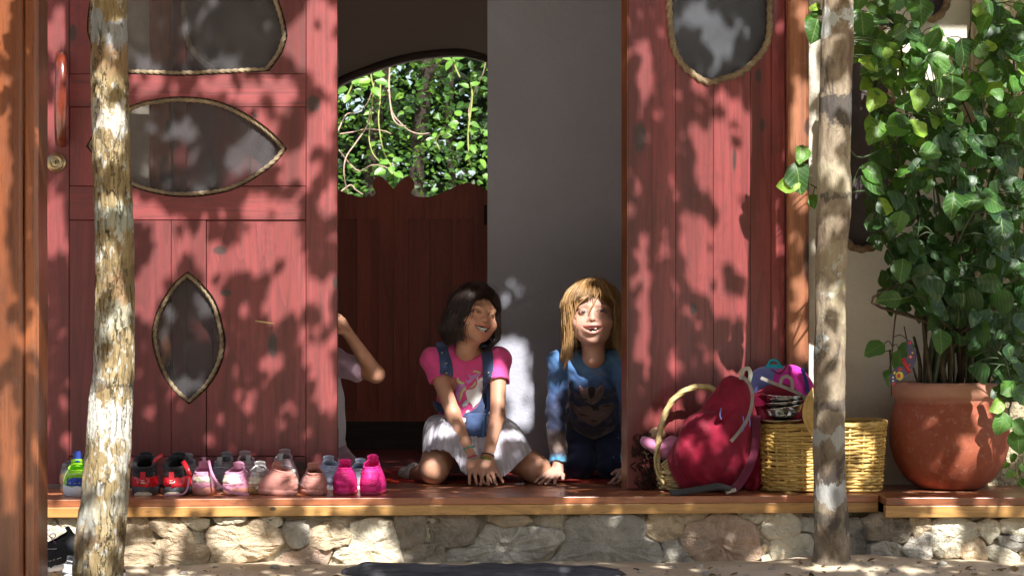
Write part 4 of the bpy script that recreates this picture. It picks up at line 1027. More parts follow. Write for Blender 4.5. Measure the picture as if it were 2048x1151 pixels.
# ------------------------------------------------------------------ terracotta pot and its plant
def _terra():
    m = Mat('terracotta', rough=.75, spec=.35)
    n = m.noise(6, 6, .65); f = m.noise(60, 5, .7); b = m.noise(3, 3, .5, 0, m.co((1, 1, 6)))
    c = m.mix(m.mr(n, .35, .68), (.24, .052, .024), (.36, .105, .055)); c = m.mix(m.mr(f, .55, .72, 0, .5), c, (.50, .28, .20))
    c = m.mix(m.mr(b, .55, .7, 0, .5), c, (.22, .05, .028))
    sep = m.node('SeparateXYZ', {0: m.tc.outputs['Object']}); c = m.mix(m.mr(sep.outputs[2], .262, .285, 0, .75), c, m.mix(m.mr(n, .3, .7), (.40, .20, .13), (.48, .27, .19)))
    m.set('Base Color', c); m.set('Coat Weight', .15); m.set('Coat Roughness', .4); m.bump(m.math('ADD', f, m.math('MULTIPLY', n, 2)), .4, .004); return m.m
PC = Vector((PX(1899, -.06), -.06, .002))
pot = thing('plant_pot', 'big round terracotta pot with a thick pale rim standing on the deck by the wall', 'pot', PC)
put('body', lathe([(.0001, 0), (.088, 0), (.104, .006), (.142, .040), (.168, .083), (.182, .13), (.184, .165), (.180, .21), (.171, .252), (.166, .272), (.168, .279), (.176, .285), (.179, .296), (.179, .318), (.174, .327), (.164, .329), (.156, .322), (.152, .30), (.152, .27)], PC, 72, .006), _terra(), pot, smooth=True)
put('soil', lathe([(.0001, .29), (.08, .288), (.1535, .284)], PC, 24, .02), simple('dark_potting_soil', (.06, .04, .028), .95, .1, .4, 80, 1, .01), pot, smooth=True)

M_leaf = leaf_mat('glossy_plant_leaf', (.014, .050, .016), (.080, .225, .030), (.30, .48, .05), .34, .42)
M_stem = simple('dark_green_stem', (.05, .075, .035), .6, .4, .3, 60, .3)
M_stem_b = simple('brown_woody_stem', (.075, .055, .035), .85, .2, .4, 60, .5)
plant = thing('potted_shrub', 'tall leafy green shrub with round glossy leaves growing from the terracotta pot', 'plant', PC + Vector((0, 0, .285)))
rng = random.Random(5)
LM = []
for i, (L, W, fo, dr) in enumerate([(.078, .064, .14, .22), (.078, .060, .25, .10), (.078, .068, .08, .38), (.078, .056, .32, .28), (.078, .062, -.1, .3)]):
    me = bpy.data.meshes.new('leaf'); v, f = leaf_vf(L, W, fo, dr, 7)
    v = [(x + .004 * math.sin(y * 90 + i), y, z + .0030 * math.sin(y * 130 + x * 110 + i)) for x, y, z in v]
    me.from_pydata(v, [], f); me.materials.append(M_leaf)
    for q in me.polygons: q.use_smooth = True
    LM.append(me)
stems = []
def stem(pts, r, mat, keep=True):
    c = catmull(pts, 5, False); put('stem', tube(c, lambda t: r * (1 - .55 * t), 7), mat, plant, smooth=True)
    if keep: stems.extend(c[len(c) // 3:])
base = lambda: PC + Vector((rng.uniform(-.10, .09), rng.uniform(-.09, .07), .285))
TOPS = [(1760, 470, -.2), (1790, 300, -.15), (1750, 180, -.12), (1800, 60, -.1), (1850, -40, -.1), (1900, 150, -.05), (1880, 240, -.25), (1940, 60, -.1), (1980, -60, -.15), (2030, 60, -.1), (2000, 230, -.2), (2060, 300, -.1), (2080, 480, -.05), (2040, 560, -.25), (1960, 400, -.3), (1900, 400, -.28), (1840, 430, -.25), (1820, 560, -.25), (1780, 590, -.1), (1990, 640, -.25), (2070, 150, -.1), (1860, 600, -.3)]
for i, (a, b, Y) in enumerate(TOPS):
    e = P(a, b, Y); s = base(); m1 = s.lerp(e, .35) + Vector((rng.gauss(0, .03), rng.gauss(0, .02), .07)); m2_ = s.lerp(e, .7) + Vector((rng.gauss(0, .04), rng.gauss(0, .02), .04))
    m1.x = s.x + (m1.x - s.x) * .5
    stem([s, m1, m2_, e], rng.uniform(.0035, .0075), M_stem_b if i % 2 else M_stem)
for i in range(16):       # short bare canes crowding above the rim
    s = base(); e = s + Vector((rng.gauss(0, .04), rng.gauss(0, .03), rng.uniform(.15, .45))); stem([s, s.lerp(e, .5) + Vector((rng.gauss(0, .012), 0, 0)), e], rng.uniform(.004, .010), M_stem_b, False)
stem([P(1740, 380, -.25), P(1700, 384, -.42), P(1650, 382, -.45), P(1620, 368, -.47)], .0035, M_stem)       # sprigs reaching behind the trunk post
stem([P(1760, 300, -.25), P(1700, 300, -.42), P(1655, 90, -.44), P(1640, 60, -.47), P(1630, 14, -.48)], .003, M_stem)
stem([P(1612, 366, -.47), P(1606, 340, -.48), P(1603, 310, -.48)], .0022, M_stem)
stem([P(1780, 700, -.14), P(1782, 740, -.18), P(1783, 790, -.2)], .0035, M_stem_b); stem([P(1800, 590, -.2), P(1790, 640, -.2), P(1783, 720, -.16)], .004, M_stem_b)
stem([PC + Vector((.1, -.05, .3)), P(1975, 700, -.25), P(2010, 720, -.30), P(2024, 790, -.31), P(2018, 830, -.31), P(2052, 870, -.31)], .0045, M_stem)
stem([PC + Vector((.11, -.02, .3)), P(2010, 640, -.2), P(2070, 620, -.2)], .005, M_stem_b)
stem([P(1782, 700, -.1), P(1758, 704, -.14)], .002, M_stem, False)
SIL = [  # silhouette boxes (x0, x1, y0, y1, weight)
 (1715, 1800, 0, 120, 16), (1790, 1830, -30, 90, 8), (1735, 1850, 90, 250, 22), (1830, 1960, 60, 260, 30), (1960, 2060, -30, 240, 34), (1740, 1870, 240, 420, 36), (1870, 2060, 240, 430, 60),
 (1750, 1880, 410, 560, 36), (1880, 2060, 420, 600, 60), (1775, 1850, 540, 620, 14), (1850, 1960, 560, 700, 26), (1960, 2060, 590, 750, 30), (1820, 1900, 500, 640, 16), (1985, 2060, 740, 800, 6), (1960, 2075, 0, 120, 10)]
leaves = []
for x0, x1, y0, y1, w in SIL:
    for _ in range(int(w * 2.1)): leaves.append((rng.uniform(x0, x1), rng.uniform(y0, y1), rng.uniform(-.34, .02), None, 1))
HAND = [(1628, 62, -.50, 200, .95), (1628, 14, -.48, -60, .5), (1637, 24, -.48, 60, .55), (1621, 36, -.48, -90, .55), (1604, 309, -.49, 190, .8), (1598, 354, -.50, 170, 1.25), (1578, 366, -.49, -100, .95), (1627, 401, -.47, 180, .6),
        (1742, 142, -.2, -80, .95), (1750, 200, -.25, 200, 1.1), (1751, 265, -.25, 205, 1.15), (1830, 112, -.3, -95, 1.0), (1878, 128, -.34, 180, 1.05), (1905, 172, -.36, 185, 1.15), (1862, 304, -.36, 80, 1.0), (1842, 20, -.2, 180, 1.1),
        (1716, 8, -.12, 200, .9), (1720, 100, -.12, 200, 1.1), (1748, 696, -.15, -110, .9), (1797, 445, -.32, 200, .95), (1804, 538, -.32, 190, 1.0), (1778, 598, -.3, -90, 1.0), (1882, 683, -.32, 180, 1.0), (1905, 410, -.36, 190, 1.05), (1944, 398, -.36, -80, 1.1),
        (1990, 400, -.34, 100, 1.2), (2006, 468, -.34, 180, 1.3), (1948, 740, -.30, 90, .5), (1780, 755, -.2, 180, .7), (2005, 845, -.33, 200, .9), (1995, 812, -.33, -120, .7), (2036, 880, -.33, 180, 1.0), (2040, 850, -.33, 20, .8), (2024, 775, -.33, 60, 1.0), (2045, 790, -.33, 100, .9),
        (1800, 720, -.18, 180, .8), (1812, 700, -.18, 195, .8)]
leaves = [(a, b, Y, g_, s_) for a, b, Y, g_, s_ in HAND] + leaves
sp_ = np.array([tuple(p) for p in stems]); twigs = []; n_leaf = 0; extra = []
for (a, b, Y, ang, s_) in leaves:
    c = P(a, b, Y)
    if Y > PC.y + .02 and c.z < .4: Y = -.1
    if ang is None:
        ang = rng.gauss(180, 75); s_ = rng.choice((.48, .65, .78, .86, .96, 1.08)); nn = Vector((rng.gauss(.05, .38), -.75, rng.gauss(.45, .38)))
    else: nn = Vector((rng.gauss(.0, .15), -.85, rng.gauss(.35, .15)))
    tip = Vector((math.sin(R(ang)), -.25, math.cos(R(ang))))
    M = rnd_rot(nn, tip); L = .080 * s_
    org = c - (M @ Vector((0, L * .5, 0)))
    M = Matrix.Translation(org) @ M @ Matrix.Diagonal((s_, s_, s_, 1))
    q = sp_ - np.array(org); d = (q * q).sum(1) + np.where(q[:, 2] > .02, .02, 0); k = int(d.argmin()); a0 = Vector(sp_[k])
    if (a0 - org).length > .16:
        a0 = org + (a0 - org).normalized() * .16
        if ang is not None and s_ in (.48, .65, .78, .86, .96, 1.08) and rng.random() < .12: continue
    midp = a0.lerp(org, .5) + Vector((0, 0, .012))
    twigs.append(tube(catmull([a0, midp, org], 3, False), .0016, 5))
    if n_leaf < 298:
        o = bpy.data.objects.new('leaf', rng.choice(LM)); COL.objects.link(o); o.parent = plant; o.matrix_local = Matrix.Translation(-wloc(plant)) @ M; n_leaf += 1
    else:
        me = rng.choice(LM); extra.append(([M @ v.co for v in me.vertices], [tuple(p.vertices) for p in me.polygons]))
if extra: put('leaves', join(*extra), M_leaf, plant, smooth=True, kind='stuff')
put('twigs', join(*twigs), M_stem, plant, smooth=True, kind='stuff')

# small weeds growing at the foot of the rough wall
wd = thing('weed', 'bright young weed sprouting at the foot of the rough wall at right', 'plant', P(2035, 965, -.02))
for (a, b, ang, s_) in [(2030, 905, 200, .8), (2040, 925, 160, .9), (2028, 940, 230, .9), (2046, 890, 120, .8), (2044, 955, 170, .8), (2020, 925, 250, .7), (2038, 870, 20, .8)]:
    c = P(a, b, -.02); M = Matrix.Translation(c) @ rnd_rot((rng.gauss(0, .2), -.8, .5), (math.sin(R(ang)), -.2, math.cos(R(ang)))) @ Matrix.Diagonal((s_ * .7,) * 3 + (1,))
    o = bpy.data.objects.new('leaf', LEAF_Y); COL.objects.link(o); o.parent = wd; o.matrix_local = Matrix.Translation(-wloc(wd)) @ M
put('stem', join(*[tube(catmull([P(2038, 972, -.02), P(a_, b_ + 20, -.02), P(a_, b_, -.02)], 4, False), .0015, 5) for a_, b_ in ((2030, 905), (2040, 925), (2046, 890), (2020, 925), (2038, 870))]), M_vine_g, wd, smooth=True)

# painted butterfly ornament tucked in the pot
M_navy = simple('navy_paint', (.03, .025, .10), .35, .5, .2, coat=.5); M_pred = simple('red_paint', (.42, .02, .025), .35, .5, .1); M_pyel = simple('yellow_paint', (.60, .48, .06), .35); M_pwhi = simple('white_paint', (.7, .68, .6), .35)
bf = thing('butterfly_ornament', 'navy painted butterfly ornament with red and yellow spots tucked behind the pot rim', 'ornament', P(1800, 760, -.2))
def flatpoly(name, pts, Y, th, mat, par, n=5):
    loop = [(p.x, p.y) for p in catmull([Vector((PX(a, Y), PZ(b, Y), 0)) for a, b in pts], n)]
    return fix_normals(put(name, plate(loop, [], Y - th, Y), mat, par))
def wing(pts, Y): return flatpoly('wing', pts, Y, .006, M_navy, bf)
wing([(1781, 770), (1780, 752), (1788, 738), (1800, 732), (1812, 735), (1818, 744), (1806, 754), (1794, 762)], -.235)
wing([(1813, 681), (1824, 684), (1824, 694), (1831, 702), (1832, 716), (1828, 730), (1820, 738), (1808, 728), (1806, 718), (1814, 710)], -.225)
for i, (a, b, rx, rz, mt, Y) in enumerate([(1799, 751, 8, 9, M_pyel, -.242), (1797.5, 751, 3.6, 5, M_pred, -.2435), (1789, 745, 2.2, 3, M_pyel, -.242), (1786, 754, 1.8, 2, M_pwhi, -.242), (1786, 761, 1.8, 1.8, M_pwhi, -.242), (1800, 738, 5, 3, M_pred, -.242), (1787, 767, 5, 2, M_pred, -.242),
        (1821, 713, 5.5, 4, M_pred, -.232), (1821, 713, 1.8, 1.6, M_pwhi, -.2335), (1825, 705, 2, 2, M_pyel, -.232), (1819, 685, 4, 3, M_pred, -.232), (1807, 722, 1.8, 1.8, M_pwhi, -.232), (1810, 727, 1.8, 1.8, M_pwhi, -.232), (1815, 734, 2, 2, M_pwhi, -.232), (1818, 730, 3, 4, M_pred, -.2315)]):
    flatpoly('painted_spot', [(a + rx * math.cos(t * math.pi / 4), b + rz * math.sin(t * math.pi / 4)) for t in range(8)], Y, .001, mt, bf, 1)
put('body', tube([P(1819, 744, -.24), P(1812, 733, -.24), P(1806, 716, -.24)], .006, 8), M_pred, bf, smooth=True)

# ------------------------------------------------------------------ wicker basket
def _wick(name, c1, c2):
    m = Mat(name, rough=.5, spec=.45); n = m.noise(14, 5, .6); f = m.noise(90, 4, .7, 0, m.co((.3, 1, 1)))
    c = m.mix(m.mr(n, .3, .7), c1, c2); c = m.mix(m.mr(f, .5, .72, 0, .6), c, tuple(x * .5 for x in c1))
    m.set('Base Color', m.node('HueSaturation', {'Color': c, 'Value': m.mr(m.rnd(), 0, 1, .85, 1.15)}).outputs[0]); m.set('Coat Weight', .25); m.set('Coat Roughness', .3); m.bump(f, .4, .002); return m.m
M_wick = _wick('golden_wicker', (.42, .26, .06), (.62, .42, .13)); M_wick_p = _wick('pale_wicker', (.40, .30, .12), (.58, .45, .22))
def sup(a, ax, ay, e=.72): 
    c, s = math.cos(a), math.sin(a); return math.copysign(abs(c) ** e, c) * ax, math.copysign(abs(s) ** e, s) * ay
def basket(root, c, ax, ay, h, flare, rows, stakes, r, mat, open_top=True, wob=.0035, seed=0, rim_wave=0):
    rg = random.Random(seed)
    N = stakes * 4
    for j in range(rows):
        t = (j + .5) / rows; z = t * h; pts = []; ph = j % 2; k1, k2 = rg.uniform(0, 6), rg.uniform(0, 6)
        for i in range(N):
            a = 2 * math.pi * i / N; fl = 1 + flare * t; x, y = sup(a, ax * fl, ay * fl)
            w = math.cos(math.pi * (i / 4) + ph * math.pi) * r * .75; L = math.hypot(x, y)
            pts.append(c + Vector((x * (1 + w / L), y * (1 + w / L), z + rg.gauss(0, .0006) + wob * math.sin(a * 2 + k1) * .6 + (rim_wave * t ** 3 * math.cos(a - .6)))))
        put('cane', tube(pts, r * rg.uniform(.78, 1.08), 6, True), mat, root, smooth=True)
    st = []
    for i in range(stakes):
        a = 2 * math.pi * (i + .5 * 0) / stakes
        x0, y0 = sup(a, ax, ay); x1, y1 = sup(a, ax * (1 + flare), ay * (1 + flare)); st.append(tube([c + Vector((x0, y0, .002)), c + Vector((x1, y1, h - .002 + rim_wave * math.cos(a - .6)))], r * .8, 6))
    put('stakes', join(*st), mat, root, smooth=True, kind='stuff')
    rim = []
    for kk in range(2):
        pts = []
        for i in range(N):
            a = 2 * math.pi * i / N; x, y = sup(a, ax * (1 + flare), ay * (1 + flare)); tw = i * .9 + kk * math.pi
            pts.append(c + Vector((x * (1 + .018 * math.cos(tw)), y * (1 + .018 * math.cos(tw)), h + .002 * math.sin(tw) + rim_wave * math.cos(a - .6))))
        rim.append(tube(pts, r * .95, 6, True))
    put('rim', join(*rim), mat, root, smooth=True)
    put('bottom', lathe([(.0001, .003), (min(ax, ay) * .98, .003)], c, 24), mat, root)
BC = Vector((PX(1642, -.13), -.135, .003))
bk = thing('wicker_basket', 'big golden wicker basket standing behind the right trunk post, filled with bags and bowls', 'basket', BC)
basket(bk, BC, .180, .098, .205, .075, 24, 24, .0052, M_wick, seed=2, rim_wave=.006)
lining = simple('dark_basket_inside', (.10, .06, .02), .9)
# yellow palm lid leaning on the basket, half hidden by the trunk post
lid = thing('palm_lid', 'yellow plaited palm lid leaning on the front of the basket behind the trunk post', 'basket lid', P(1628, 870, -.27))
for k in range(9):
    a0 = 1602 + 3 * k; pts = [P(1626 + 1.6 * k, 776 + 2 * k, -.275), P(1612 + 2.4 * k, 800, -.285), P(1607 + 2.9 * k, 826, -.29), P(1612 + 2.8 * k, 848, -.288), P(1626 + 2.0 * k, 872 - k, -.28)]
    put('strip', tube(catmull(pts, 5, False), .0042, 6, flat=.45), M_wick, lid, smooth=True)
# steel bowls
def bowl(c, r, h, tilt, label, grp='steel bowls in the basket'):
    prof = [(.0001, 0), (r * .45, 0), (r * .62, h * .12), (r * .82, h * .5), (r * .93, h * .92), (r * .965, h), (r * 1.02, h * 1.02), (r * 1.03, h * .97), (r * 1.01, h * .955), (r * .955, h * .96), (r * .91, h * .90), (r * .80, h * .5), (r * .6, h * .15), (.0001, h * .03)]
    v, f = lathe(prof, (0, 0, 0), 40); M = Matrix.Translation(c) @ Matrix.Rotation(R(tilt), 4, 'Y') @ Matrix.Rotation(R(3), 4, 'X')
    o = put('steel_bowl', xf((v, f), M), M_chrome, smooth=True, loc=tuple(c)); return tag(o, label, 'bowl', grp)
M_chrome = simple('polished_steel', (.62, .62, .60), .12, .5, .06, 20, .06, .002, metallic=1)
bowl(P(1560, 843, -.17), .084, .012, -1, 'wide shallow steel dish at the bottom of the bowl stack', None)
bowl(P(1569, 836, -.17), .066, .040, -9, 'third steel bowl from the top, resting on the wide dish')
bowl(P(1569, 826, -.17), .064, .040, -6, 'second steel bowl from the top of the stack in the basket')
bowl(P(1568, 816, -.17), .064, .042, 1, 'topmost steel bowl of the stack in the wicker basket')

# ------------------------------------------------------------------ bags
M_crim = fabric('crimson_nylon', (.21, .004, .024), 700, .25, .06, .6, .45); M_crim_d = fabric('dark_wine_fabric', (.10, .010, .030), 700, .2, .2)
M_mag = fabric('magenta_nylon', (.62, .02, .34), 700, .2, .3, .55); M_peri = fabric('periwinkle_fabric', (.17, .20, .50), 700); M_teal = fabric('teal_webbing', (.01, .26, .34), 900)
M_navyf = fabric('navy_fabric', (.02, .03, .14), 700); M_zip = fabric('grey_zip_tape', (.28, .25, .22), 1200, .2, .1); M_pinkf = fabric('hot_pink_lining', (.62, .03, .17), 700); M_black = fabric('black_strap', (.02, .02, .022), 900); M_ltgrey = fabric('pale_strap', (.42, .40, .33), 900)
def wrinkle(amp, fr, seed=0, ax=(1, 1, 1)):
    def f(X, Y, Z):
        return amp * (np.sin(X * fr * ax[0] + 1.7 * np.sin(Z * fr * .6 + seed) + seed) * np.sin(Z * fr * .8 * ax[2] + 1.3 * np.sin(X * fr * .5 + seed * 2)) + .5 * np.sin((X * ax[0] + Z * ax[2]) * fr * 1.9 + 2 * np.sin(Y * fr + seed)))
    return f
bp = thing('backpack', 'slumped crimson backpack leaning over the small basket with a grey zip along its side', 'backpack', P(1430, 980, -.22))
tl = Matrix.Rotation(R(-24), 3, 'Y').transposed()
tl = Matrix.Rotation(R(26), 3, 'Y')
def E_(a, b, Y, rx, ry, rz, k, s, ang=26, op='u'): s.ell(P(a, b, Y), (rx, ry, rz), k, op, Matrix.Rotation(R(ang), 3, 'Y')); return s
s = Sculpt((PX(1310, -.2), -.36, -.0), (PX(1540, -.2), -.0, .42), .004)
E_(1420, 890, -.20, .100, .075, .150, .03, s, 30); E_(1462, 800, -.19, .062, .055, .075, .04, s, 10); E_(1400, 925, -.20, .088, .080, .075, .03, s, 0); E_(1475, 850, -.17, .055, .07, .11, .03, s, 5)
E_(1455, 930, -.17, .075, .08, .075, .03, s, 0)
E_(1398, 885, -.255, .062, .045, .105, .012, s, 30)                # front pocket
E_(1450, 830, -.262, .006, .012, .085, .012, s, 52, 's')
s.ripple(wrinkle(.0040, 34, 1.0, (1, 1, .5))); s.ripple(wrinkle(.0018, 90, 2.2, (1, 1, .6)))
for q_ in ([(1380, 940), (1405, 900), (1430, 880)], [(1440, 790), (1465, 800), (1480, 825)], [(1470, 900), (1460, 930), (1440, 960)], [(1400, 830), (1430, 800), (1450, 775)]):
    s.chain([P(a, b, -.268) for a, b in q_], [.004, .006, .003], .010, 's')
put('bag_body', s.mesh(), M_crim, bp, smooth=True)
zipc = catmull([P(1484, 752, -.262), P(1499, 768, -.272), P(1505, 795, -.272), P(1498, 830, -.272), P(1482, 858, -.285), P(1462, 880, -.30), P(1440, 905, -.31)], 6, False)
def strap(pts, w, th, mat, par, name='strap', n=6, nrm=None):
    c = catmull(pts, n, False); V = []; Fc = []
    for i, p in enumerate(c):
        tg = (c[min(i + 1, len(c) - 1)] - c[max(i - 1, 0)]).normalized(); nn = Vector(nrm or (0, -1, 0)); sd = tg.cross(nn)
        if sd.length < .05: sd = Vector((1, 0, 0))
        sd.normalize(); nn = sd.cross(tg)
        for a, b in ((-1, -1), (1, -1), (1, 1), (-1, 1)): V.append(p + sd * w * .5 * a + nn * th * .5 * b)
    for i in range(len(c) - 1):
        for k in range(4): Fc.append((i * 4 + k, i * 4 + (k + 1) % 4, i * 4 + 4 + (k + 1) % 4, i * 4 + 4 + k))
    Fc += [(3, 2, 1, 0), tuple(range(len(c) * 4 - 4, len(c) * 4))]
    return fix_normals(put(name, (V, Fc), mat, par))
strap([P(1484, 752, -.262), P(1499, 768, -.268), P(1505, 795, -.268), P(1498, 830, -.266), P(1482, 858, -.27), P(1462, 882, -.275)], .010, .004, M_zip, bp, 'zip')
strap([P(1482, 758, -.24), P(1484, 742, -.24), P(1496, 736, -.24), P(1501, 748, -.24), P(1497, 766, -.24)], .012, .003, M_ltgrey, bp, 'grab_loop')
put('zip_cord', tube(catmull([P(1442, 815, -.285), P(1440, 830, -.285), P(1443, 838, -.285)], 4, False), .0018, 5), M_peri, bp); put('zip_cord', tube(catmull([P(1486, 832, -.28), P(1488, 850, -.28), P(1484, 862, -.28)], 4, False), .0018, 5), M_peri, bp)
put('zip_cord', tube(catmull([P(1496, 828, -.275), P(1500, 842, -.275), P(1499, 852, -.275)], 4, False), .0018, 5), M_peri, bp)
for q in ([(1362, 950), (1372, 900), (1405, 850), (1440, 818)], [(1352, 930), (1366, 880), (1398, 838), (1428, 808)]):
    put('seam', tube(catmull([P(a, b, -.292 + .02 * abs(i - 1.5)) for i, (a, b) in enumerate(q)], 5, False), .0016, 5), M_crim_d, bp)
strap([P(1513, 830, -.22), P(1512, 880, -.23), P(1502, 925, -.24), P(1480, 965, -.27), P(1465, 978, -.30)], .024, .008, M_crim_d, bp, 'shoulder_strap')
strap([P(1340, 986, -.33), P(1375, 982, -.33), P(1410, 976, -.33), P(1440, 972, -.33), P(1468, 979, -.31)], .030, .006, M_black, bp, 'waist_strap', nrm=(0, -.5, 1))
strap([P(1452, 984, -.33), P(1462, 981, -.33), P(1472, 978, -.33)], .010, .006, M_ltgrey, bp, 'buckle', nrm=(0, -.5, 1))
# second crimson bag, upright behind the bowls
b2 = thing('backpack', 'second crimson backpack with open pink lined flap behind the steel bowls', 'backpack', P(1530, 970, -.08))
s = Sculpt((PX(1480, -.05), -.20, 0), (PX(1640, -.05), .01, .40), .004)
E_(1518, 900, -.10, .050, .06, .13, .02, s, 4); s.bx(P(1512, 940, -.09), (.045, .05, .06), .02, .02)
E_(1550, 800, -.10, .075, .055, .05, .03, s, -12); E_(1600, 820, -.09, .05, .05, .045, .03, s, -30)
s.ripple(wrinkle(.002, 45, 3.0))
put('bag_body', s.mesh(), M_crim, b2, smooth=True)
strap([P(1522, 755, -.155), P(1548, 766, -.165), P(1575, 776, -.165), P(1600, 788, -.16), P(1622, 802, -.15)], .010, .004, M_zip, b2, 'zip')
strap([P(1560, 772, -.17), P(1564, 756, -.17), P(1575, 752, -.17), P(1584, 762, -.17), P(1584, 778, -.17)], .010, .003, M_zip, b2, 'grab_loop')
flatpoly('pink_lining', [(1500, 772), (1512, 790), (1532, 806), (1512, 812), (1504, 796)], -.165, .004, M_pinkf, b2, 3)
for a, b, c_ in ((1500, 808, 10), (1508, 812, 8), (1504, 820, 12)):
    put('glass_bead', ball(P(a, b, -.185), .003, 8, 6), M_mag, b2, smooth=True)
b3 = thing('backpack', 'magenta and periwinkle school bag with teal carry loop on top of the heap', 'backpack', P(1575, 760, -.02))
s = Sculpt((PX(1520, -.02), -.13, .19), (PX(1640, -.02), .04, .46), .004)
E_(1580, 774, -.055, .062, .055, .070, .02, s, 0); E_(1600, 790, -.05, .05, .05, .06, .02, s, 0); s.ripple(wrinkle(.0015, 60, 5.0))
put('bag_body', s.mesh(), M_mag, b3, smooth=True)
s = Sculpt((PX(1480, -.0), -.10, .22), (PX(1580, -.0), .045, .46), .004)
E_(1530, 770, -.03, .055, .045, .060, .02, s, 20); E_(1555, 765, -.03, .04, .045, .055, .02, s, 0); s.ripple(wrinkle(.0012, 60, 6.0))
put('side_pocket', s.mesh(), M_peri, b3, smooth=True)
strap([P(1604, 736, -.106), P(1612, 760, -.112), P(1617, 788, -.108)], .011, .004, M_navyf, b3, 'stripe')
strap([P(1578, 733, -.104), P(1580, 750, -.112), P(1586, 770, -.114)], .003, .004, M_crim_d, b3, 'seam')
strap([P(1532, 733, -.09), P(1546, 731, -.09), P(1566, 734, -.09)], .010, .006, M_teal, b3, 'teal_band')
strap([P(1536, 731, -.09), P(1540, 722, -.09), P(1548, 719, -.09), P(1556, 724, -.09), P(1562, 733, -.09)], .007, .004, M_teal, b3, 'grab_loop')
put('cord', tube(catmull([P(1543, 738, -.11), P(1556, 746, -.115), P(1566, 742, -.115), P(1574, 730, -.11)], 5, False), .0024, 6), M_crim_d, b3, smooth=True)
strap([P(1498, 768, -.10), P(1502, 752, -.10), P(1505, 745, -.10)], .012, .004, M_teal, b3, 'teal_tab')

# ------------------------------------------------------------------ small handled basket with a doll
B2 = Vector((PX(1368, -.1), -.10, .003))
b4 = thing('handled_basket', 'small wicker basket with a tall twisted arched handle behind the crimson backpack', 'basket', B2)
basket(b4, B2, .075, .065, .055, .16, 7, 18, .0050, M_wick_p, seed=4)
hpts = [P(1328, 958, -.14), P(1315, 920, -.14), P(1319, 870, -.135), P(1331, 825, -.13), P(1350, 795, -.13), P(1378, 777, -.13), P(1408, 773, -.13), P(1430, 783, -.12), P(1440, 830, -.10), P(1435, 900, -.09), P(1425, 940, -.09)]
put('handle', tube(resample(catmull(hpts, 8, False), .004), .0088, 12, twist=150, lobes=4, amp=.2), M_wick_p, b4, smooth=True)
put('lashing', tube(resample(catmull([P(1322, 880, -.155), P(1310, 915, -.16), P(1316, 950, -.165), P(1330, 968, -.165)], 6, False), .004), .0045, 8, twist=200, lobes=3, amp=.2), M_wick_p, b4, smooth=True)
for k in range(4): put('lashing', tube(catmull([P(1322 + 3 * k, 930 + 4 * k, -.165), P(1340 + 3 * k, 918 + 5 * k, -.172), P(1356 + 2 * k, 936 + 6 * k, -.165)], 5, False), .0042, 6), M_wick_p, b4, smooth=True)
doll = thing('rag_doll', 'rag doll with dark curly hair and pink clothes lying in front of the small basket', 'doll', P(1300, 970, -.12))
s = Sculpt((PX(1262, -.1), -.2, .02), (PX(1372, -.1), -.02, .22), .003)
E_(1298, 886, -.12, .032, .022, .018, .01, s, 30); E_(1325, 900, -.11, .045, .03, .028, .01, s, 35); E_(1345, 890, -.10, .03, .03, .03, .01, s, 0); s.ripple(wrinkle(.001, 120, 3))
put('pink_dress', s.mesh(), fabric('pink_plush', (.55, .20, .36), 500, .15, .5), doll, smooth=True)
put('head', ball(P(1312, 868, -.08), (.031, .028, .022), 16, 10), simple('beige_doll_skin', (.50, .33, .22), .8), doll, smooth=True)
curls = []
rg = random.Random(9)
for _ in range(170):
    c0 = P(rg.uniform(1262, 1322), rg.uniform(872, 968), rg.uniform(-.13, -.04)); a0 = rg.uniform(0, 6); rr_ = rg.uniform(.005, .011)
    if abs((c0.x - PX(1292, -.1)) / .05) ** 2 + abs((c0.z - PZ(922, -.1)) / .078) ** 2 > 1: continue
    curls.append(tube([c0 + Vector((rr_ * math.cos(a0 + t * .8), rr_ * .6 * math.sin(a0 + t * .8), -.0035 * t)) for t in range(9)], .0022, 5))
for _ in range(40):
    c0 = P(rg.uniform(1268, 1300), rg.uniform(862, 880), rg.uniform(-.12, -.05)); a0 = rg.uniform(0, 6); curls.append(tube([c0 + Vector((.007 * math.cos(a0 + t * .8), .005 * math.sin(a0 + t * .8), -.003 * t)) for t in range(8)], .0022, 5))
put('curly_hair', join(*curls), simple('dark_brown_yarn', (.035, .018, .014), .9, .2, .3), doll, smooth=True, kind='stuff')

# leaf litter, twigs and grit on the ground and along the deck edge
rg = random.Random(31); V, Fc = [], []
for _ in range(520):
    x, y = rg.uniform(-1.7, 1.7), rg.uniform(-1.15, -.50); L = rg.choice((.006, .010, .016, .028)); z = ground_h(x, y) + .003
    if rg.random() < .06: x, y, z, L = rg.uniform(-.4, 1.6), rg.uniform(-.34, -.02), .002, .012
    M = Matrix.Translation((x, y, z)) @ rnd_rot((rg.gauss(0, .25), rg.gauss(0, .25), 1), (rg.gauss(0, 1), rg.gauss(0, 1), .1)); b = len(V); w = L * rg.choice((.12, .3, .35))
    for q in ((0, -L * .5, 0), (w, -L * .1, .15 * L), (w * .7, L * .25, .1 * L), (0, L * .5, 0), (-w * .7, L * .25, .12 * L), (-w, -L * .1, .18 * L)): V.append(M @ Vector(q))
    Fc += [(b, b + 1, b + 2, b + 3), (b, b + 3, b + 4, b + 5)]
tag(put('leaf_litter', (V, Fc), cloud_mat('dry_leaf_litter', [(.2, (.05, .03, .015)), (.5, (.16, .09, .04)), (.8, (.34, .22, .10))], trans=.1), loc=(0, -.7, -.2), kind='stuff'), 'dry leaves and twigs scattered on the sand')
st = []
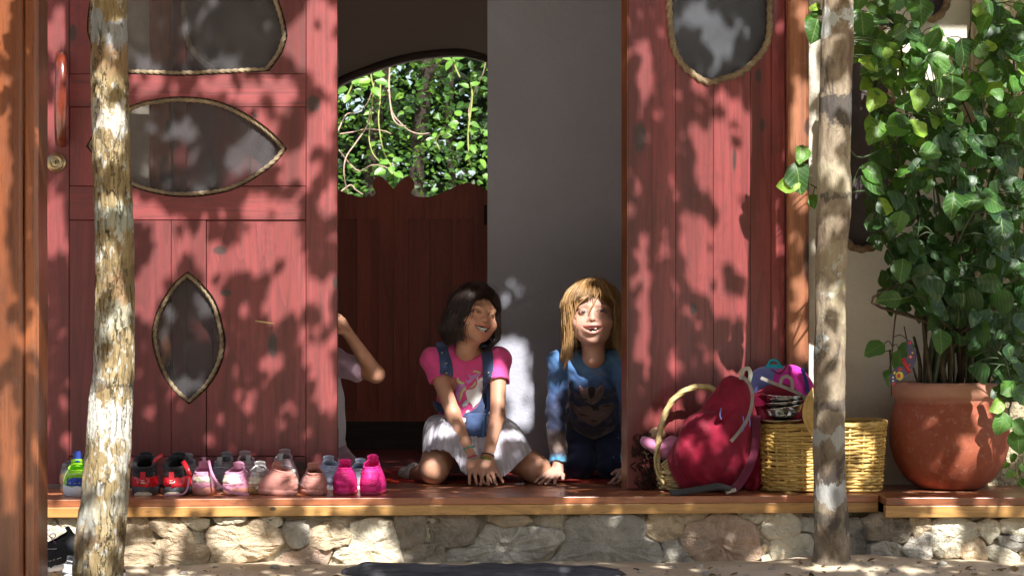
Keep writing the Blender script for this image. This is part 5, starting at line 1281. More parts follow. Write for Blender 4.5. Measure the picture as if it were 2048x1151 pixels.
for _ in range(260):
    x, y = rg.uniform(-1.7, 1.7), rg.uniform(-1.1, -.47); r_ = abs(rg.gauss(0, .004)) + .002; st.append(ball((x, y, ground_h(x, y) + r_ * .3), (r_ * 1.3, r_, r_ * .7), 7, 4))
tag(put('pebbles', join(*st), M_stone[1], loc=(0, -.7, -.2), smooth=True, kind='stuff'), 'small pebbles and crumbs of limestone on the sand')

# ------------------------------------------------------------------ shoes left at the door (each heel faces the garden)
def ring(th, z, a, y0, y1, fw=.10):
    yc, b = (y0 + y1) / 2, (y1 - y0) / 2; sn, cs = math.sin(th), math.cos(th)
    x = math.copysign(abs(cs) ** .82, cs) * a * (1 + fw * sn); y = yc + math.copysign(abs(sn) ** .88, sn) * b
    return x, y, z
def shoe(px, py, Y, label, cols, yaw=0, L=.175, W=.072, Hh=.064, tab=None, laces=None, group='shoes left in a row on the deck', heel_h=.018, flip=0, tilt=0, z0=0, slope=.016, cuff=None, seam=None, top=.64, patch=(.14, .62), pw=.95):
    """cols: sole, upper, heel patch, collar. A foot-shaped shell of stacked outlines, heel at the origin and toe away from the viewer."""
    g0 = P(px, py, Y); base = Vector((g0.x, Y, z0 if z0 is not None else g0.z))
    t = thing('shoe', label, 'shoe', base, group)
    M = Matrix.Translation(base) @ Matrix.Rotation(R(yaw), 4, 'Z') @ Matrix.Rotation(R(tilt), 4, 'X')
    w = W * .5; f = L / .175; NN = 40; sd = px * .37
    PR = [(0, .93, .003, .173), (.10, .98, .0, .175), (.25, 1.0, -.001, .172), (.42, .96, .0, .158), (.58, .90, .002, .138), (.72, .83, .0045, .120), (.86, (.80 + top) / 2, .007, .104), (.95, top + .02, .008, .097), (1.0, top, .010, .094)]
    def prof(u):
        for k in range(len(PR) - 1):
            if PR[k][0] <= u <= PR[k + 1][0]:
                q = (u - PR[k][0]) / (PR[k + 1][0] - PR[k][0]); return [PR[k][i] * (1 - q) + PR[k + 1][i] * q for i in (1, 2, 3)]
        return PR[-1][1:]
    def pt(u, th, off=0, inner=0):
        a, y0, y1 = prof(u); h0 = heel_h * .7
        z = h0 + (Hh - h0) * u + slope * (math.sin(th) + 1) * .5 * u * u - .006 * u ** 3 * (math.cos(th) ** 2)
        x, y, z = ring(th, z, a * w + off - inner, y0 * f - off + inner, y1 * f + off - inner)
        n = .0011 * noise.noise((x * 70 + sd, y * 60, z * 70)) + .0007 * noise.noise((x * 180 + sd, y * 160, z * 180))
        return (x * (1 + n * 22) + flip * .6 * y * y, y - n * 6, z)
    us = [i / 16 for i in range(17)]; V = []; ths = [2 * math.pi * k / NN for k in range(NN)]
    for u in us: V += [pt(u, th) for th in ths]
    for u, inn in ((1.0, .0035), (.9, .0045), (.6, .006), (.3, .007)): V += [tuple(Vector(pt(u, th, 0, inn)) + Vector((0, 0, .0012 if u == 1 else 0))) for th in ths]
    m_ = len(V) // NN
    Fc = [(j * NN + k, j * NN + (k + 1) % NN, (j + 1) * NN + (k + 1) % NN, (j + 1) * NN + k) for j in range(m_ - 1) for k in range(NN)] + [tuple(range((m_ - 1) * NN, m_ * NN))]
    put('upper', xf((V, Fc), M), cols[1], t, smooth=True)
    V = []
    for z, g_ in ((0, -.004), (.001, .0), (heel_h * .5, .0016), (heel_h * .92, .0008), (heel_h, -.002), (heel_h, -.012)):
        V += [(lambda q: (q[0] + flip * .6 * q[1] ** 2, q[1], q[2]))(ring(th, z, w * .97 + g_, .001 * f - g_, .175 * f + g_)) for th in ths]
    m_ = len(V) // NN
    Fc = [(j * NN + k, j * NN + (k + 1) % NN, (j + 1) * NN + (k + 1) % NN, (j + 1) * NN + k) for j in range(m_ - 1) for k in range(NN)] + [tuple(reversed(range(NN)))]
    put('sole', xf((V, Fc), M), cols[0], t, smooth=True)
    def shell(name, u0, u1, t0, t1, off, mat, nu=7, nt=18):
        V = [pt(u0 + (u1 - u0) * j / nu, t0 + (t1 - t0) * i / nt, off * (0 if i in (0, nt) or j in (0, nu) else 1)) for j in range(nu + 1) for i in range(nt + 1)]
        put(name, xf((V, [(j * (nt + 1) + i, j * (nt + 1) + i + 1, (j + 1) * (nt + 1) + i + 1, (j + 1) * (nt + 1) + i) for j in range(nu) for i in range(nt)]), M), mat, t, smooth=True)
    c = -math.pi / 2
    if cols[2] is not None: shell('heel_patch', patch[0], patch[1], c - pw, c + pw, .0016, cols[2], 7, int(20 * pw))
    if cuff:                       # thick padded cuff
        shell('cuff_panel', .62, .98, c - 2.2, c + 2.2, .0022, cuff, 7, 30)
        put('padded_cuff', xf(tube([pt(1.0, th, -.0005) for th in ths], .0078, 10, True), M), cuff, t, smooth=True)
    else: put('collar', xf(tube([pt(1.0, th, -.0014) for th in ths], .0030, 8, True), M), cols[3], t, smooth=True)
    # tongue rising at the front of the opening
    T0 = Vector(pt(1.0, math.pi / 2, -.004)); V = []
    for j in range(6):
        for i in range(7):
            q = (i - 3) / 3; V.append((q * w * .42 + flip * .6 * T0.y ** 2, T0.y + .004 * q * q * -1 + .006 * (1 - j / 5) - .004 * j / 5, T0.z - .012 + .026 * j / 5 - .004 * q * q * (j / 5)))
    o = put('tongue', xf((V, [(j * 7 + i, j * 7 + i + 1, (j + 1) * 7 + i + 1, (j + 1) * 7 + i) for j in range(5) for i in range(6)]), M), cols[3], t, smooth=True); sm = o.modifiers.new('solid', 'SOLIDIFY'); sm.thickness = .004
    for i in range(3):
        uu = .94 - .12 * i; a0, a1 = Vector(pt(uu, math.pi / 2 - .75, .001)), Vector(pt(uu, math.pi / 2 + .75, .001)); md = (a0 + a1) / 2 + Vector((0, .006, .008))
        put('lace', xf(tube(catmull([a0, md, a1], 4, False), .0020, 6), M), laces or cols[3], t, smooth=True)
    seam = (seam or []) + [(.34, .30), (.74, .82)]
    if seam:
        for (u0, u1) in seam: put('seam', xf(tube([pt(u0 + (u1 - u0) * (1 - (2 * i / 16 - 1) ** 2), c - 1.1 + 2.2 * i / 16, .0004) for i in range(17)], .0009, 5), M), cols[0], t)
    if tab:                        # flat webbing loop at the heel (or on the tongue): colour, height, width, front?
        hh, ww = tab[1], tab[2]; at = Vector(pt(.93, c, .001)) if not (len(tab) > 3) else T0 + Vector((0, -.002, .006)); V = []
        path = [(0, -.002), (-.002, hh * .6), (0, hh), (.004, hh * .95), (.005, 0)]
        pc = catmull([Vector((0, a, b)) for a, b in path], 4, False)
        for q in pc:
            for sx in (-1, 1): V.append((at.x + sx * ww / 2, at.y + q.y, at.z + q.z))
        o = put('pull_tab', xf((V, [(2 * i, 2 * i + 1, 2 * i + 3, 2 * i + 2) for i in range(len(pc) - 1)]), M), tab[0], t, smooth=True); sm = o.modifiers.new('solid', 'SOLIDIFY'); sm.thickness = .0018
    return t, M
fa = lambda n, c, **k: fabric(n, c, 900, .12, .15, .75, .2)
K_red = simple('glossy_red_leather', (.55, .012, .02), .35, .5, .12, 40, .15, coat=.4); K_blk = fa('black_neoprene', (.018, .018, .022)); K_dgrey = simple('charcoal_rubber', (.055, .055, .062), .6)
K_crepe = simple('sandy_rubber', (.46, .38, .27), .8, .3, .2, 90, .3); K_pink = fa('candy_pink_leather', (.60, .26, .40)); K_pinksole = simple('salmon_gum_sole', (.48, .20, .16), .6)
K_cream = simple('cream_patch', (.62, .58, .46), .45); K_silver = simple('silver_leather', (.55, .53, .52), .3, .5, .1, metallic=.5); K_gum = simple('olive_gum_sole', (.25, .17, .07), .5)
K_dpink = fa('dusty_pink_suede', (.50, .22, .18)); K_dpsole = simple('dusty_pink_sole', (.46, .21, .17), .7); K_mag = simple('hot_magenta_leather', (.66, .020, .20), .6, .35, .2, 50, .35); K_magsole = simple('magenta_sole', (.42, .03, .10), .6)
K_lime = fa('lime_mesh', (.28, .62, .02)); K_blue = fa('royal_blue_mesh', (.03, .07, .38)); K_white = simple('white_foam', (.68, .68, .70), .6); K_grey = fa('grey_mesh', (.22, .21, .22)); K_tan = simple('tan_grain_sole', (.34, .20, .11), .8); K_ltb = fa('pale_blue_mesh', (.42, .46, .58)); K_lilac = fa('greyish_pink_mesh', (.36, .25, .27)); K_sage = fa('sage_tab', (.36, .38, .34))
SR = lambda *a, **k: shoe(*a, **k)
SR(128, 985, -.22, 'worn grey shoe with tan sole, first from the left edge of the deck', (K_tan, K_grey, K_tan, K_grey), -18, Hh=.085)
SR(156, 990, -.38, 'lime and royal blue sneaker with chunky white sole beside the left trunk post', (K_white, K_lime, K_blue, K_lime), 12, W=.084, heel_h=.034, Hh=.076, tab=(K_blue, .030, .020, 1))
def red_marks(t, M, dy=0):
    put('pull_strap', xf(box(-.0075, .0075, -.0075, -.0035, .036, .072), M), K_pred2, t)
    v = [(-.0062, .0475), (-.002, .0445), (.0070, .0495), (-.001, .0472), (-.0045, .0485)]
    put('check_mark', xf(plate([(a, b) for a, b in v], [], -.0085, -.0076), M), M_pwhi, t)
    for i in range(3): # the small white letters under the mark
        x = -.0058 + i * .0042
        put('letter', xf(join(box(x, x + .001, -.0085, -.0076, .0375, .0425), box(x + .0022, x + .0032, -.0085, -.0076, .0375, .0425), box(x + .001, x + .0022, -.0085, -.0076, .0415, .0425)), M), M_pwhi, t)
K_pred2 = simple('red_webbing', (.50, .015, .03), .6)
for px_, ya, lb in ((286, 4, 'red and charcoal high sneaker with black padded collar, the left one of its pair'), (344, -5, 'red and charcoal sneaker with its flap hanging open, right one of its pair')):
    t, M = SR(px_, 989, -.36, lb, (K_dgrey, K_blk, K_red, K_blk), ya, W=.082, Hh=.078, heel_h=.030, slope=.034, cuff=K_blk, top=.78, patch=(.06, .60), pw=2.7); red_marks(t, M)
    put('rubber_heel', xf(ball((0, .006, .004), (.027, .012, .010), 16, 8), M), K_crepe, t, smooth=True)
put('flap', tube([P(366, 922, -.33), P(374, 936, -.35), P(380, 950, -.36)], .0075, 8, flat=.4), K_red, t, smooth=True); put('flap', tube([P(306, 934, -.30), P(312, 918, -.30), P(324, 908, -.30)], .007, 8, flat=.5), K_red, t, smooth=True)
SR(376, 980, -.14, 'grey mesh shoe standing behind the pink laced pair at its left side', (K_white, K_grey, K_grey, K_grey), 10, Hh=.080, W=.078)
SR(438, 980, -.13, 'grey mesh shoe with sage pull tab standing behind the right pink laced shoe', (K_white, K_grey, K_grey, K_grey), -8, Hh=.084, W=.078, tab=(K_sage, .022, .014))
t, M = SR(403, 989, -.35, 'candy pink laced shoe with cream heel patch, the left one of its pair', (K_pinksole, K_pink, K_cream, K_pink), 3, W=.074, Hh=.068, tab=(K_pink, .020, .012, 1), heel_h=.026, patch=(.42, .80))
put('loose_lace', tube(catmull([P(378, 955, -.36), P(375, 975, -.37), P(366, 987, -.38), P(345, 989, -.385), P(330, 990, -.385)], 6, False), .0028, 6), K_pink, t, smooth=True)
t, M = SR(457, 988, -.34, 'candy pink laced shoe with shiny cream heel, the right one of its pair', (K_pinksole, K_pink, K_cream, K_pink), -14, W=.076, Hh=.066, heel_h=.024, patch=(.38, .9))
put('loose_lace', tube(catmull([P(418, 920, -.33), P(424, 945, -.36), P(440, 970, -.38), P(470, 985, -.385), P(498, 988, -.385)], 6, False), .0042, 6, flat=.5), K_pink, t, smooth=True)
SR(497, 975, -.14, 'greyish pink mesh shoe with sage pull tab, behind the olive soled one', (K_white, K_lilac, K_lilac, K_lilac), 14, Hh=.088, W=.076, tab=(K_sage, .024, .014))
SR(508, 984, -.30, 'cream and silver shoe with thick olive gum sole, seventh along the front', (K_gum, K_silver, K_cream, K_silver), -6, Hh=.066, W=.074, heel_h=.024, patch=(.3, .7))
SR(560, 974, -.12, 'greyish pink mesh shoe with sage pull tab behind the sideways dusty pink shoe', (K_white, K_lilac, K_lilac, K_lilac), -4, Hh=.092, W=.080, tab=(K_sage, .024, .016))
SR(590, 988, -.345, 'dusty pink suede shoe turned sideways with its toe pointing left', (K_dpsole, K_dpink, K_dpink, K_dpink), 52, L=.150, W=.074, Hh=.070, heel_h=.018, seam=[(.35, .75)], tab=(K_sage, .012, .012))
SR(634, 988, -.34, 'dusty pink suede shoe with heel to the viewer beside the sideways one', (K_dpsole, K_dpink, K_dpink, K_dpink), 12, W=.080, Hh=.064, heel_h=.018, seam=[(.85, .40)], top=.60)
SR(672, 978, -.15, 'pale blue and white shoe half hidden behind the dusty pink and magenta shoes', (K_white, K_ltb, K_ltb, K_ltb), 20, Hh=.074, W=.076)
SR(712, 975, -.13, 'pale blue and white shoe showing between the two magenta shoes', (K_white, K_ltb, K_ltb, K_ltb), -5, Hh=.064)
SR(688, 988, -.34, 'hot magenta shoe with a strap across its heel, the left one of its pair', (K_magsole, K_mag, K_mag, K_mag), 2, W=.074, Hh=.080, heel_h=.012, top=.56, slope=.010, patch=(.25, .50), seam=[(.52, .50)])
SR(738, 988, -.34, 'hot magenta shoe standing at the right end of the row of shoes', (K_magsole, K_mag, K_mag, K_mag), -4, W=.076, Hh=.082, heel_h=.012, top=.62, slope=.020, patch=(.25, .50), seam=[(.52, .50)], tab=(K_mag, .010, .020, 1))
tag(put('strap', tube(catmull([P(766, 962, .05), P(778, 959, .05), P(790, 963, .05), P(798, 962, .05)], 5, False), .006, 8, flat=.6), simple('orange_red_plastic', (.60, .04, .015), .4), smooth=True, loc=tuple(P(782, 965, .05))), 'short orange red strap lying on the deck beside the magenta shoes', 'strap')
# shoes down on the ground by the wall
K_bk2 = fa('black_canvas', (.025, .027, .032)); K_wt2 = simple('white_rubber', (.72, .72, .72), .5)
gz = -.195
t, M = shoe(97, 1100, -.64, 'black sneaker with white stripes and purple lace leaning on the stones below the deck', (K_wt2, K_bk2, K_bk2, K_bk2), -60, group='shoes on the ground below the deck', z0=gz, Hh=.08, L=.17, tilt=14)
put('lace_loop', tube(catmull([P(98, 1072, -.68), P(104, 1066, -.69), P(111, 1068, -.69), P(108, 1075, -.69), P(100, 1072, -.68), P(112, 1086, -.69)], 5, False), .0014, 5), simple('purple_lace', (.25, .08, .2)), t, smooth=True)
shoe(128, 1130, -.72, 'black and white sneaker lying on the bright ground left of the trunk post', (K_wt2, K_bk2, K_wt2, K_bk2), -75, group='shoes on the ground below the deck', z0=gz - .012, L=.17, W=.08)
t = None

# ------------------------------------------------------------------ the children
def skin_mat(name, c, blush):
    m = Mat(name, rough=.5, spec=.4)
    n = m.noise(35, 4, .6); at = m.node('Attribute', attribute_name='tint')
    col = m.mix(m.mr(n, .3, .7), tuple(x * .93 for x in c), tuple(min(1, x * 1.06) for x in c))
    sp = m.node('SeparateColor', {0: at.outputs['Color']})
    col = m.mix(sp.outputs[0], col, blush); col = m.mix(sp.outputs[1], col, (c[0] * .22, c[1] * .15, c[2] * .15))
    col = m.mix(sp.outputs[2], col, (.045, .008, .008))
    m.set('Base Color', col); m.set('Subsurface Weight', .12); m.set('Subsurface Radius', (.01, .004, .002)); m.set('Subsurface Scale', .5)
    m.bump(m.noise(300, 3), .08, .001); return m.m
def hair_mat(name, c1, c2, c3):
    m = Mat(name, rough=.38, spec=.5)
    gi = m.node('NewGeometry').outputs['Random Per Island']; f = m.noise(160, 4, .6, .3, m.co((1, 1, .12)))
    m.set('Base Color', m.mix(m.mr(f, .4, .7, 0, .5), m.ramp(gi, [(0, c1), (.6, c2), (1, c3)]), tuple(x * .6 for x in c1))); m.set('Roughness', .42); m.bump(f, .3, .002); return m.m
class Head:
    """head frame: +x the child's left (viewer's right when facing), -y face, +z crown; s scales a 0.19 m head"""
    def __init__(s, c, yaw, pitch, roll, sc=1.0):
        s.c = Vector(c); s.Rm = Matrix.Rotation(R(yaw), 3, 'Z') @ Matrix.Rotation(R(roll), 3, 'Y') @ Matrix.Rotation(R(pitch), 3, 'X'); s.s = sc
    def w(s, x, y, z): return s.c + s.Rm @ (Vector((x, y, z)) * s.s)
    def local(s, V):
        return (np.asarray(V) - np.array(s.c)) @ np.array(s.Rm) / s.s
    def e(s, S_, c, r, k=.01, op='u', rot=None):
        S_.ell(s.w(*c), tuple(q * s.s for q in r), k, op, s.Rm @ (rot or Matrix.Identity(3))); return S_
    def cp(s, S_, a, b, ra, rb, k=.01, op='u'): S_.cap(s.w(*a), s.w(*b), ra * s.s, rb * s.s, k, op); return S_
def sculpt_head(S_, h, smile=1.0, mouth_w=.024, mouth_h=.0085, squint=.6):
    h.e(S_, (0, .014, .030), (.068, .084, .072), .01); h.e(S_, (0, -.022, -.018), (.063, .058, .066), .02); h.e(S_, (0, -.036, -.050), (.047, .040, .037), .02)
    h.e(S_, (0, -.062, -.076), (.018, .013, .012), .016)                       # chin
    for q in (-1, 1):
        h.e(S_, (q * .039, -.053, -.024), (.022, .020, .019), .016)            # cheeks, pushed up by the smile
        h.cp(S_, (q * .014, -.0745, .028), (q * .042, -.064, .026), .005, .004, .016)   # brow
        h.e(S_, (q * .028, -.086, .008), (.0145, .010, .0080), .008, 's')      # eye socket
        h.e(S_, (q * .028, -.0675, .008), (.0128, .0120, .0105), .004)         # ball under the lids
        h.e(S_, (q * .070, .006, -.006), (.009, .017, .026), .006)             # ear
        h.e(S_, (q * .076, .002, -.004), (.006, .009, .015), .004, 's')
    h.cp(S_, (0, -.074, .010), (0, -.087, -.013), .0058, .0082, .011)           # nose
    h.e(S_, (0, -.0885, -.0165), (.0098, .008, .0074), .007)
    for q in (-1, 1): h.e(S_, (q * .0105, -.082, -.0195), (.0060, .006, .0052), .006); h.e(S_, (q * .0050, -.0915, -.0232), (.0026, .004, .0020), .002, 's')
    h.e(S_, (0, -.072, -.044), (.030, .016, .022), .012)                        # muzzle
    mz = -.047
    for i in range(-4, 5):                                                      # open smiling mouth, corners up
        x = mouth_w * i / 4; up = .0085 * smile * (i / 4) ** 2; hh = mouth_h * (1 - .80 * (i / 4) ** 2) + .0012
        h.e(S_, (x, -.088 + .018 * (i / 4) ** 2, mz + up), (.0052, .016, hh), .002, 's')
    for i in range(-4, 4):                                                      # lips
        x0, x1 = mouth_w * 1.08 * i / 4, mouth_w * 1.08 * (i + 1) / 4
        def lip(x, sg):
            u = x / (mouth_w * 1.08); return (x, -.0865 + .016 * u * u - (.002 if sg < 0 else 0), mz + .0085 * smile * u * u + sg * (mouth_h * (1 - .9 * u * u) + .0028))
        h.cp(S_, lip(x0, 1), lip(x1, 1), .0026, .0026, .0035); h.cp(S_, lip(x0, -1), lip(x1, -1), .0031, .0031, .0035)
    h.cp(S_, (0, .012, -.06), (0, .02, -.115), .036, .036, .02)                 # top of the neck
def tint_head(o, h, mouth_w, mouth_h, smile=1.0, brow=.8, freckle=0):
    me = o.data; n = len(me.vertices); co = np.empty(n * 3); me.vertices.foreach_get('co', co); co = co.reshape(-1, 3) + np.array(wloc(o))
    L = h.local(co); x, y, z = L[:, 0], L[:, 1], L[:, 2]; u = x / (mouth_w * 1.08); front = (y < -.045)
    mz = -.047 + .0085 * smile * np.minimum(u * u, 1.4); dz = np.abs(z - mz); op = mouth_h * (1 - .9 * np.minimum(u * u, 1)) 
    lips = np.clip(1.6 - np.abs(dz - op - .0025) / .0032, 0, 1) * (np.abs(u) < 1.08) * front
    blush = .22 * np.exp(-((np.abs(x) - .036) ** 2 + (z + .022) ** 2) / .018 ** 2) * front + .14 * np.exp(-(x ** 2 + (z + .018) ** 2) / .010 ** 2) * front
    inside = ((dz < op + .0002) & (np.abs(u) < 1) & (y > -.082 + .016 * u * u) & (y < -.02) & (z > -.07) & (z < -.03)).astype(float)
    arcz = .031 - .0045 * ((np.abs(x) - .028) / .014) ** 2
    br = brow * np.clip(1.5 - np.abs(z - arcz) / .0028, 0, 1) * ((np.abs(x) > .013) & (np.abs(x) < .045)) * front
    lash = .75 * np.clip(1.4 - np.abs(np.sqrt(((np.abs(x) - .028) / .0135) ** 2 + ((z - .008) / .0062) ** 2) - 1) / .26, 0, 1) * front * (z > .004)
    nos = .8 * (np.hypot((np.abs(x) - .0048) / .003, (z + .0245) / .0025) < 1) * (y < -.08)
    rgb = np.stack([np.clip(np.maximum(lips * .55, blush), 0, 1), np.clip(np.maximum(np.maximum(br, lash), nos), 0, 1), np.clip(inside, 0, 1), np.ones(n)], 1)
    ca = me.color_attributes.new('tint', 'FLOAT_COLOR', 'POINT'); ca.data.foreach_set('color', rgb.ravel())
M_eyew = simple('eye_white', (.20, .175, .16), .5, .3, .03, 20, 0); M_pupil = simple('pupil_black', (.008, .008, .008), .4, .4, 0, 20, 0); M_tooth = simple('tooth_white', (.62, .58, .49), .25, .5, .04, 90, 0, coat=.5); M_gum = simple('pink_gum', (.50, .14, .15), .35, .5, .1, 60, .1, coat=.4)
def face_parts(root, h, iris, teeth_up, teeth_lo, mouth_w, open_=.55, look=0, gum=True, smile=1.0):
    for q in (-1, 1):
        # an almond of eye showing between the lids
        w_, hh = .0108, .0052 * open_
        def pt(x, z, d): return h.w(q * .028 + x, -.0795 + d + .9 * (x * x) / .0125 + .4 * z * z / .0125, .0075 + z)
        N = 14; ring = [(w_ * math.cos(2 * math.pi * i / N), hh * math.sin(2 * math.pi * i / N) * (1.15 if math.sin(2 * math.pi * i / N) > 0 else .8)) for i in range(N)]
        V = [pt(0, 0, -.0009)] + [pt(a, b, 0) for a, b in ring] + [pt(a * .98, b * .98, .004) for a, b in ring]
        Fc = [(0, 1 + i, 1 + (i + 1) % N) for i in range(N)] + [(1 + i, 1 + N + i, 1 + N + (i + 1) % N, 1 + (i + 1) % N) for i in range(N)]
        ey = put('eye', (V, Fc), M_eyew, root, smooth=True)
        r = .0066; ring = [(r * math.cos(2 * math.pi * i / N) + look, max(-hh * .85, min(hh * 1.1, r * math.sin(2 * math.pi * i / N)))) for i in range(N)]
        put('iris', ([pt(look, 0, -.0030)] + [pt(a, b, -.0021) for a, b in ring], [(0, 1 + i, 1 + (i + 1) % N) for i in range(N)]), iris, ey)
        r = .0030; ring = [(r * math.cos(2 * math.pi * i / N) + look, max(-hh * .8, min(hh, r * math.sin(2 * math.pi * i / N)))) for i in range(N)]
        put('pupil', ([pt(look, 0, -.0038)] + [pt(a, b, -.0034) for a, b in ring], [(0, 1 + i, 1 + (i + 1) % N) for i in range(N)]), M_pupil, ey)
    for (x, wd, ht, drop, row) in teeth_up + teeth_lo:
        u = x / mouth_w; y = -.0805 + .016 * u * u; zc = -.047 + .0085 * smile * u * u + (drop if row > 0 else -drop)
        S2 = [h.w(x + a * wd, y + b, zc + c * ht) for a, b, c in [(-.5, 0, .5), (.5, 0, .5), (.42, -.0006, -.5 if row > 0 else .5 - 1), (-.42, -.0006, -.5), (-.5, .004, .5), (.5, .004, .5), (.42, .004, -.5), (-.42, .004, -.5)]]
        o = put('tooth', (S2, [(0, 1, 2, 3), (7, 6, 5, 4), (0, 4, 5, 1), (1, 5, 6, 2), (2, 6, 7, 3), (3, 7, 4, 0)]), M_tooth, root); bevel(fix_normals(o), .0006, 2)
    if gum:
        pts = [h.w(mouth_w * t, -.0795 + .016 * t * t, -.047 + .0085 * smile * t * t + .0058 * (1 - .6 * t * t)) for t in (-.9, -.6, -.3, 0, .3, .6, .9)]
        put('gum', tube(catmull(pts, 3, False), .0028 * h.s, 8), M_gum, root, smooth=True)
def hair(root, h, mat, zend, bangs, seed, nl=420, r=.0032, part=0.0, spread=1.0, wave=.004, side=(1.15, 1.15), tuck=0.0):
    """locks combed from a parting down over the skull and hanging to zend(phi); bangs(phi) gives the height where front locks stop"""
    rg = random.Random(seed); T = []
    def skull(phi, th, lift):   # phi 0 = face, th 0 = crown
        x, y, z = math.sin(th) * math.sin(phi), -math.sin(th) * math.cos(phi), math.cos(th)
        return Vector((x * (.072 + lift), .012 + y * (.086 + lift), .028 + z * (.076 + lift)))
    for i in range(nl):
        phi = rg.uniform(-math.pi, math.pi); fly = i < nl * .03; lift = rg.uniform(.001, .013 * spread) + (rg.uniform(.003, .012) if fly else 0); ze = zend(phi) + rg.gauss(0, .006) - abs(rg.gauss(0, .006)); front = -side[0] < phi < side[1]; pts = []
        ph0 = phi * .75 + part * rg.uniform(.5, 1.2) if front else phi
        k1, k2 = rg.uniform(0, 6), rg.uniform(0, 6)
        stop = bangs(phi) + rg.gauss(0, .004) if front else None
        th = rg.uniform(.03, .35); done = False; p = None; jag = min(.014, abs(rg.gauss(0, .009)))
        while th < 1.62:
            f = min(1, th / 1.3); ph = ph0 + (phi - ph0) * f
            p = skull(ph, th, lift + .004 * f)
            if front and p.z < stop - jag: done = True; break
            pts.append(p); th += .13
        if not done and p is not None:
            q = pts[-1].copy()
            while q.z > ze:
                q = q + Vector((wave * math.sin(q.z * 60 + k1) - tuck * q.x * .35 * (1 if q.z < -.05 else -.25), wave * .6 * math.sin(q.z * 50 + k2) + .001, -.013)); pts.append(q.copy())
        if len(pts) < 3: continue
        w = [h.w(*p) for p in pts]; rr_ = r * rg.uniform(.7, 1.3) * h.s * (.5 if fly else 1)
        if fly: w = [q_ + Vector((.004 * math.sin(j * .7 + k1), 0, .003 * math.sin(j * .9 + k2))) for j, q_ in enumerate(w)]
        T.append(tube(catmull(w, 1, False), lambda t, rr_=rr_: rr_ * (1 - .8 * t ** 3), 4, cap=False))
    return put('hair', join(*T), mat, root, smooth=True)
def hair_cap(root, h, mat, cut):
    s = Sculpt(h.c - Vector((.12, .13, .13)) * h.s, h.c + Vector((.12, .13, .13)) * h.s, .003)
    h.e(s, (0, .018, .030), (.0735, .087, .078), .01)
    L = cut; h.e(s, (0, -.085, -.045), (.078, .075, .082), .008, 's'); h.e(s, (0, -.0, -.12), (.09, .12, .065), .01, 's')
    return put('hair_base', s.mesh(), mat, root, smooth=True)
def hand(S_, wrist, dirn, palm_n, spread, Lh, lens=(1, 1.1, 1.0, .82), thumb_side=1, curl=.15, r=.0056, floor=None):
    """wrist point, direction to the fingers, palm normal (out of the back of the hand)"""
    d = Vector(dirn).normalized(); n = Vector(palm_n); n = (n - d * n.dot(d)).normalized(); x = d.cross(n) * thumb_side    # x: towards the thumb
    W = Lh * .40
    for i in range(4):
        o = (i - 1.5) / 1.5; k0 = wrist + d * Lh * .06 - x * o * W * .30; k1 = wrist + d * Lh * (.50 - .03 * abs(i - 1)) - x * o * W * .46
        S_.cap(k0, k1, .0095, .0075, .008)
        fd = (d - x * o * spread).normalized(); p = k1; L = Lh * .17 * lens[i]
        for j in range(3):
            fd2 = (fd - n * curl * (j + .6)).normalized(); q = p + fd2 * L * (1.08, .9, .75)[j]
            if floor is not None and q.z < floor + r: q.z = floor + r
            S_.cap(p, q, r * (1.06, .98, .9)[j], r * (.98, .9, .80)[j], .0022); p = q
    t0 = wrist + d * Lh * .14 + x * W * .34; t1 = t0 + (d * .55 + x * .75).normalized() * Lh * .20; t2 = t1 + (d * .85 + x * .45 - n * .2).normalized() * Lh * .17
    if floor is not None: t1.z = max(t1.z, floor + .007); t2.z = max(t2.z, floor + .006)
    S_.cap(t0, t1, .0095, .0072, .006); S_.cap(t1, t2, .0070, .0056, .003)

# ---- the laughing dark-haired child in the pink shirt
g_root = thing('person', 'laughing child with a dark bob in pink shirt and denim straps kneeling in the doorway', 'person', P(935, 960, .22))
hg = Head(P(951, 636, .16) + Vector((-.004, .02, .004)), 26, -3, 12, .95)
Yh = .13; Yb = .30
sL, sR = P(866, 718, .245), P(997, 718, .225)            # shoulders (viewer's left, right)
eL, eR = P(906, 826, .17), P(995, 832, .165)
wL, wR = P(943, 915, .125), P(974, 918, .115)
hip = P(925, 885, .36)
s = Sculpt((PX(795, .3), .02, -.004), (PX(1110, .3), .62, .70), .0028)
sculpt_head(s, hg, 1.0, .0265, .0105)
s.cap(hg.w(0, .012, -.06), P(932, 712, .26), .034, .036, .02); s.ell(P(932, 740, .265), (.085, .055, .07), .03); s.ell(P(925, 800, .30), (.075, .055, .09), .03); s.ell(P(925, 880, .35), (.105, .085, .075), .03)
for a, e_, w_ in ((sL, eL, wL), (sR, eR, wR)): s.cap(a, e_, .028, .0235, .02); s.cap(e_, w_, .0235, .0165, .012)
for a in (sL, sR): s.cap(a, P(932, 725, .26), .030, .045, .02)
hand(s, wL, P(962, 966, .055) - wL, (0, -.75, .6), .30, .118, thumb_side=-1, floor=.001)
hand(s, wR, P(984, 966, .045) - wR, (0, -.75, .6), .34, .118, thumb_side=1, floor=.001)
kL, kR = P(868, 934, .14), P(1074, 936, .17)              # knees spread wide
s.cap(hip + Vector((-.05, 0, .01)), kL, .068, .047, .03); s.cap(hip + Vector((.06, 0, .01)), kR, .068, .044, .03)
s.ell(kL, (.043, .040, .043), .01)
aL, aR = P(826, 950, .40), P(1060, 955, .52)
s.cap(kL + Vector((0, .02, -.012)), aL, .042, .026, .02); s.cap(kR + Vector((0, .02, -.012)), aR, .040, .026, .02)
s.cap(aL, P(812, 948, .48), .026, .022, .01); s.cap(aR, P(1075, 955, .60), .026, .02, .01)
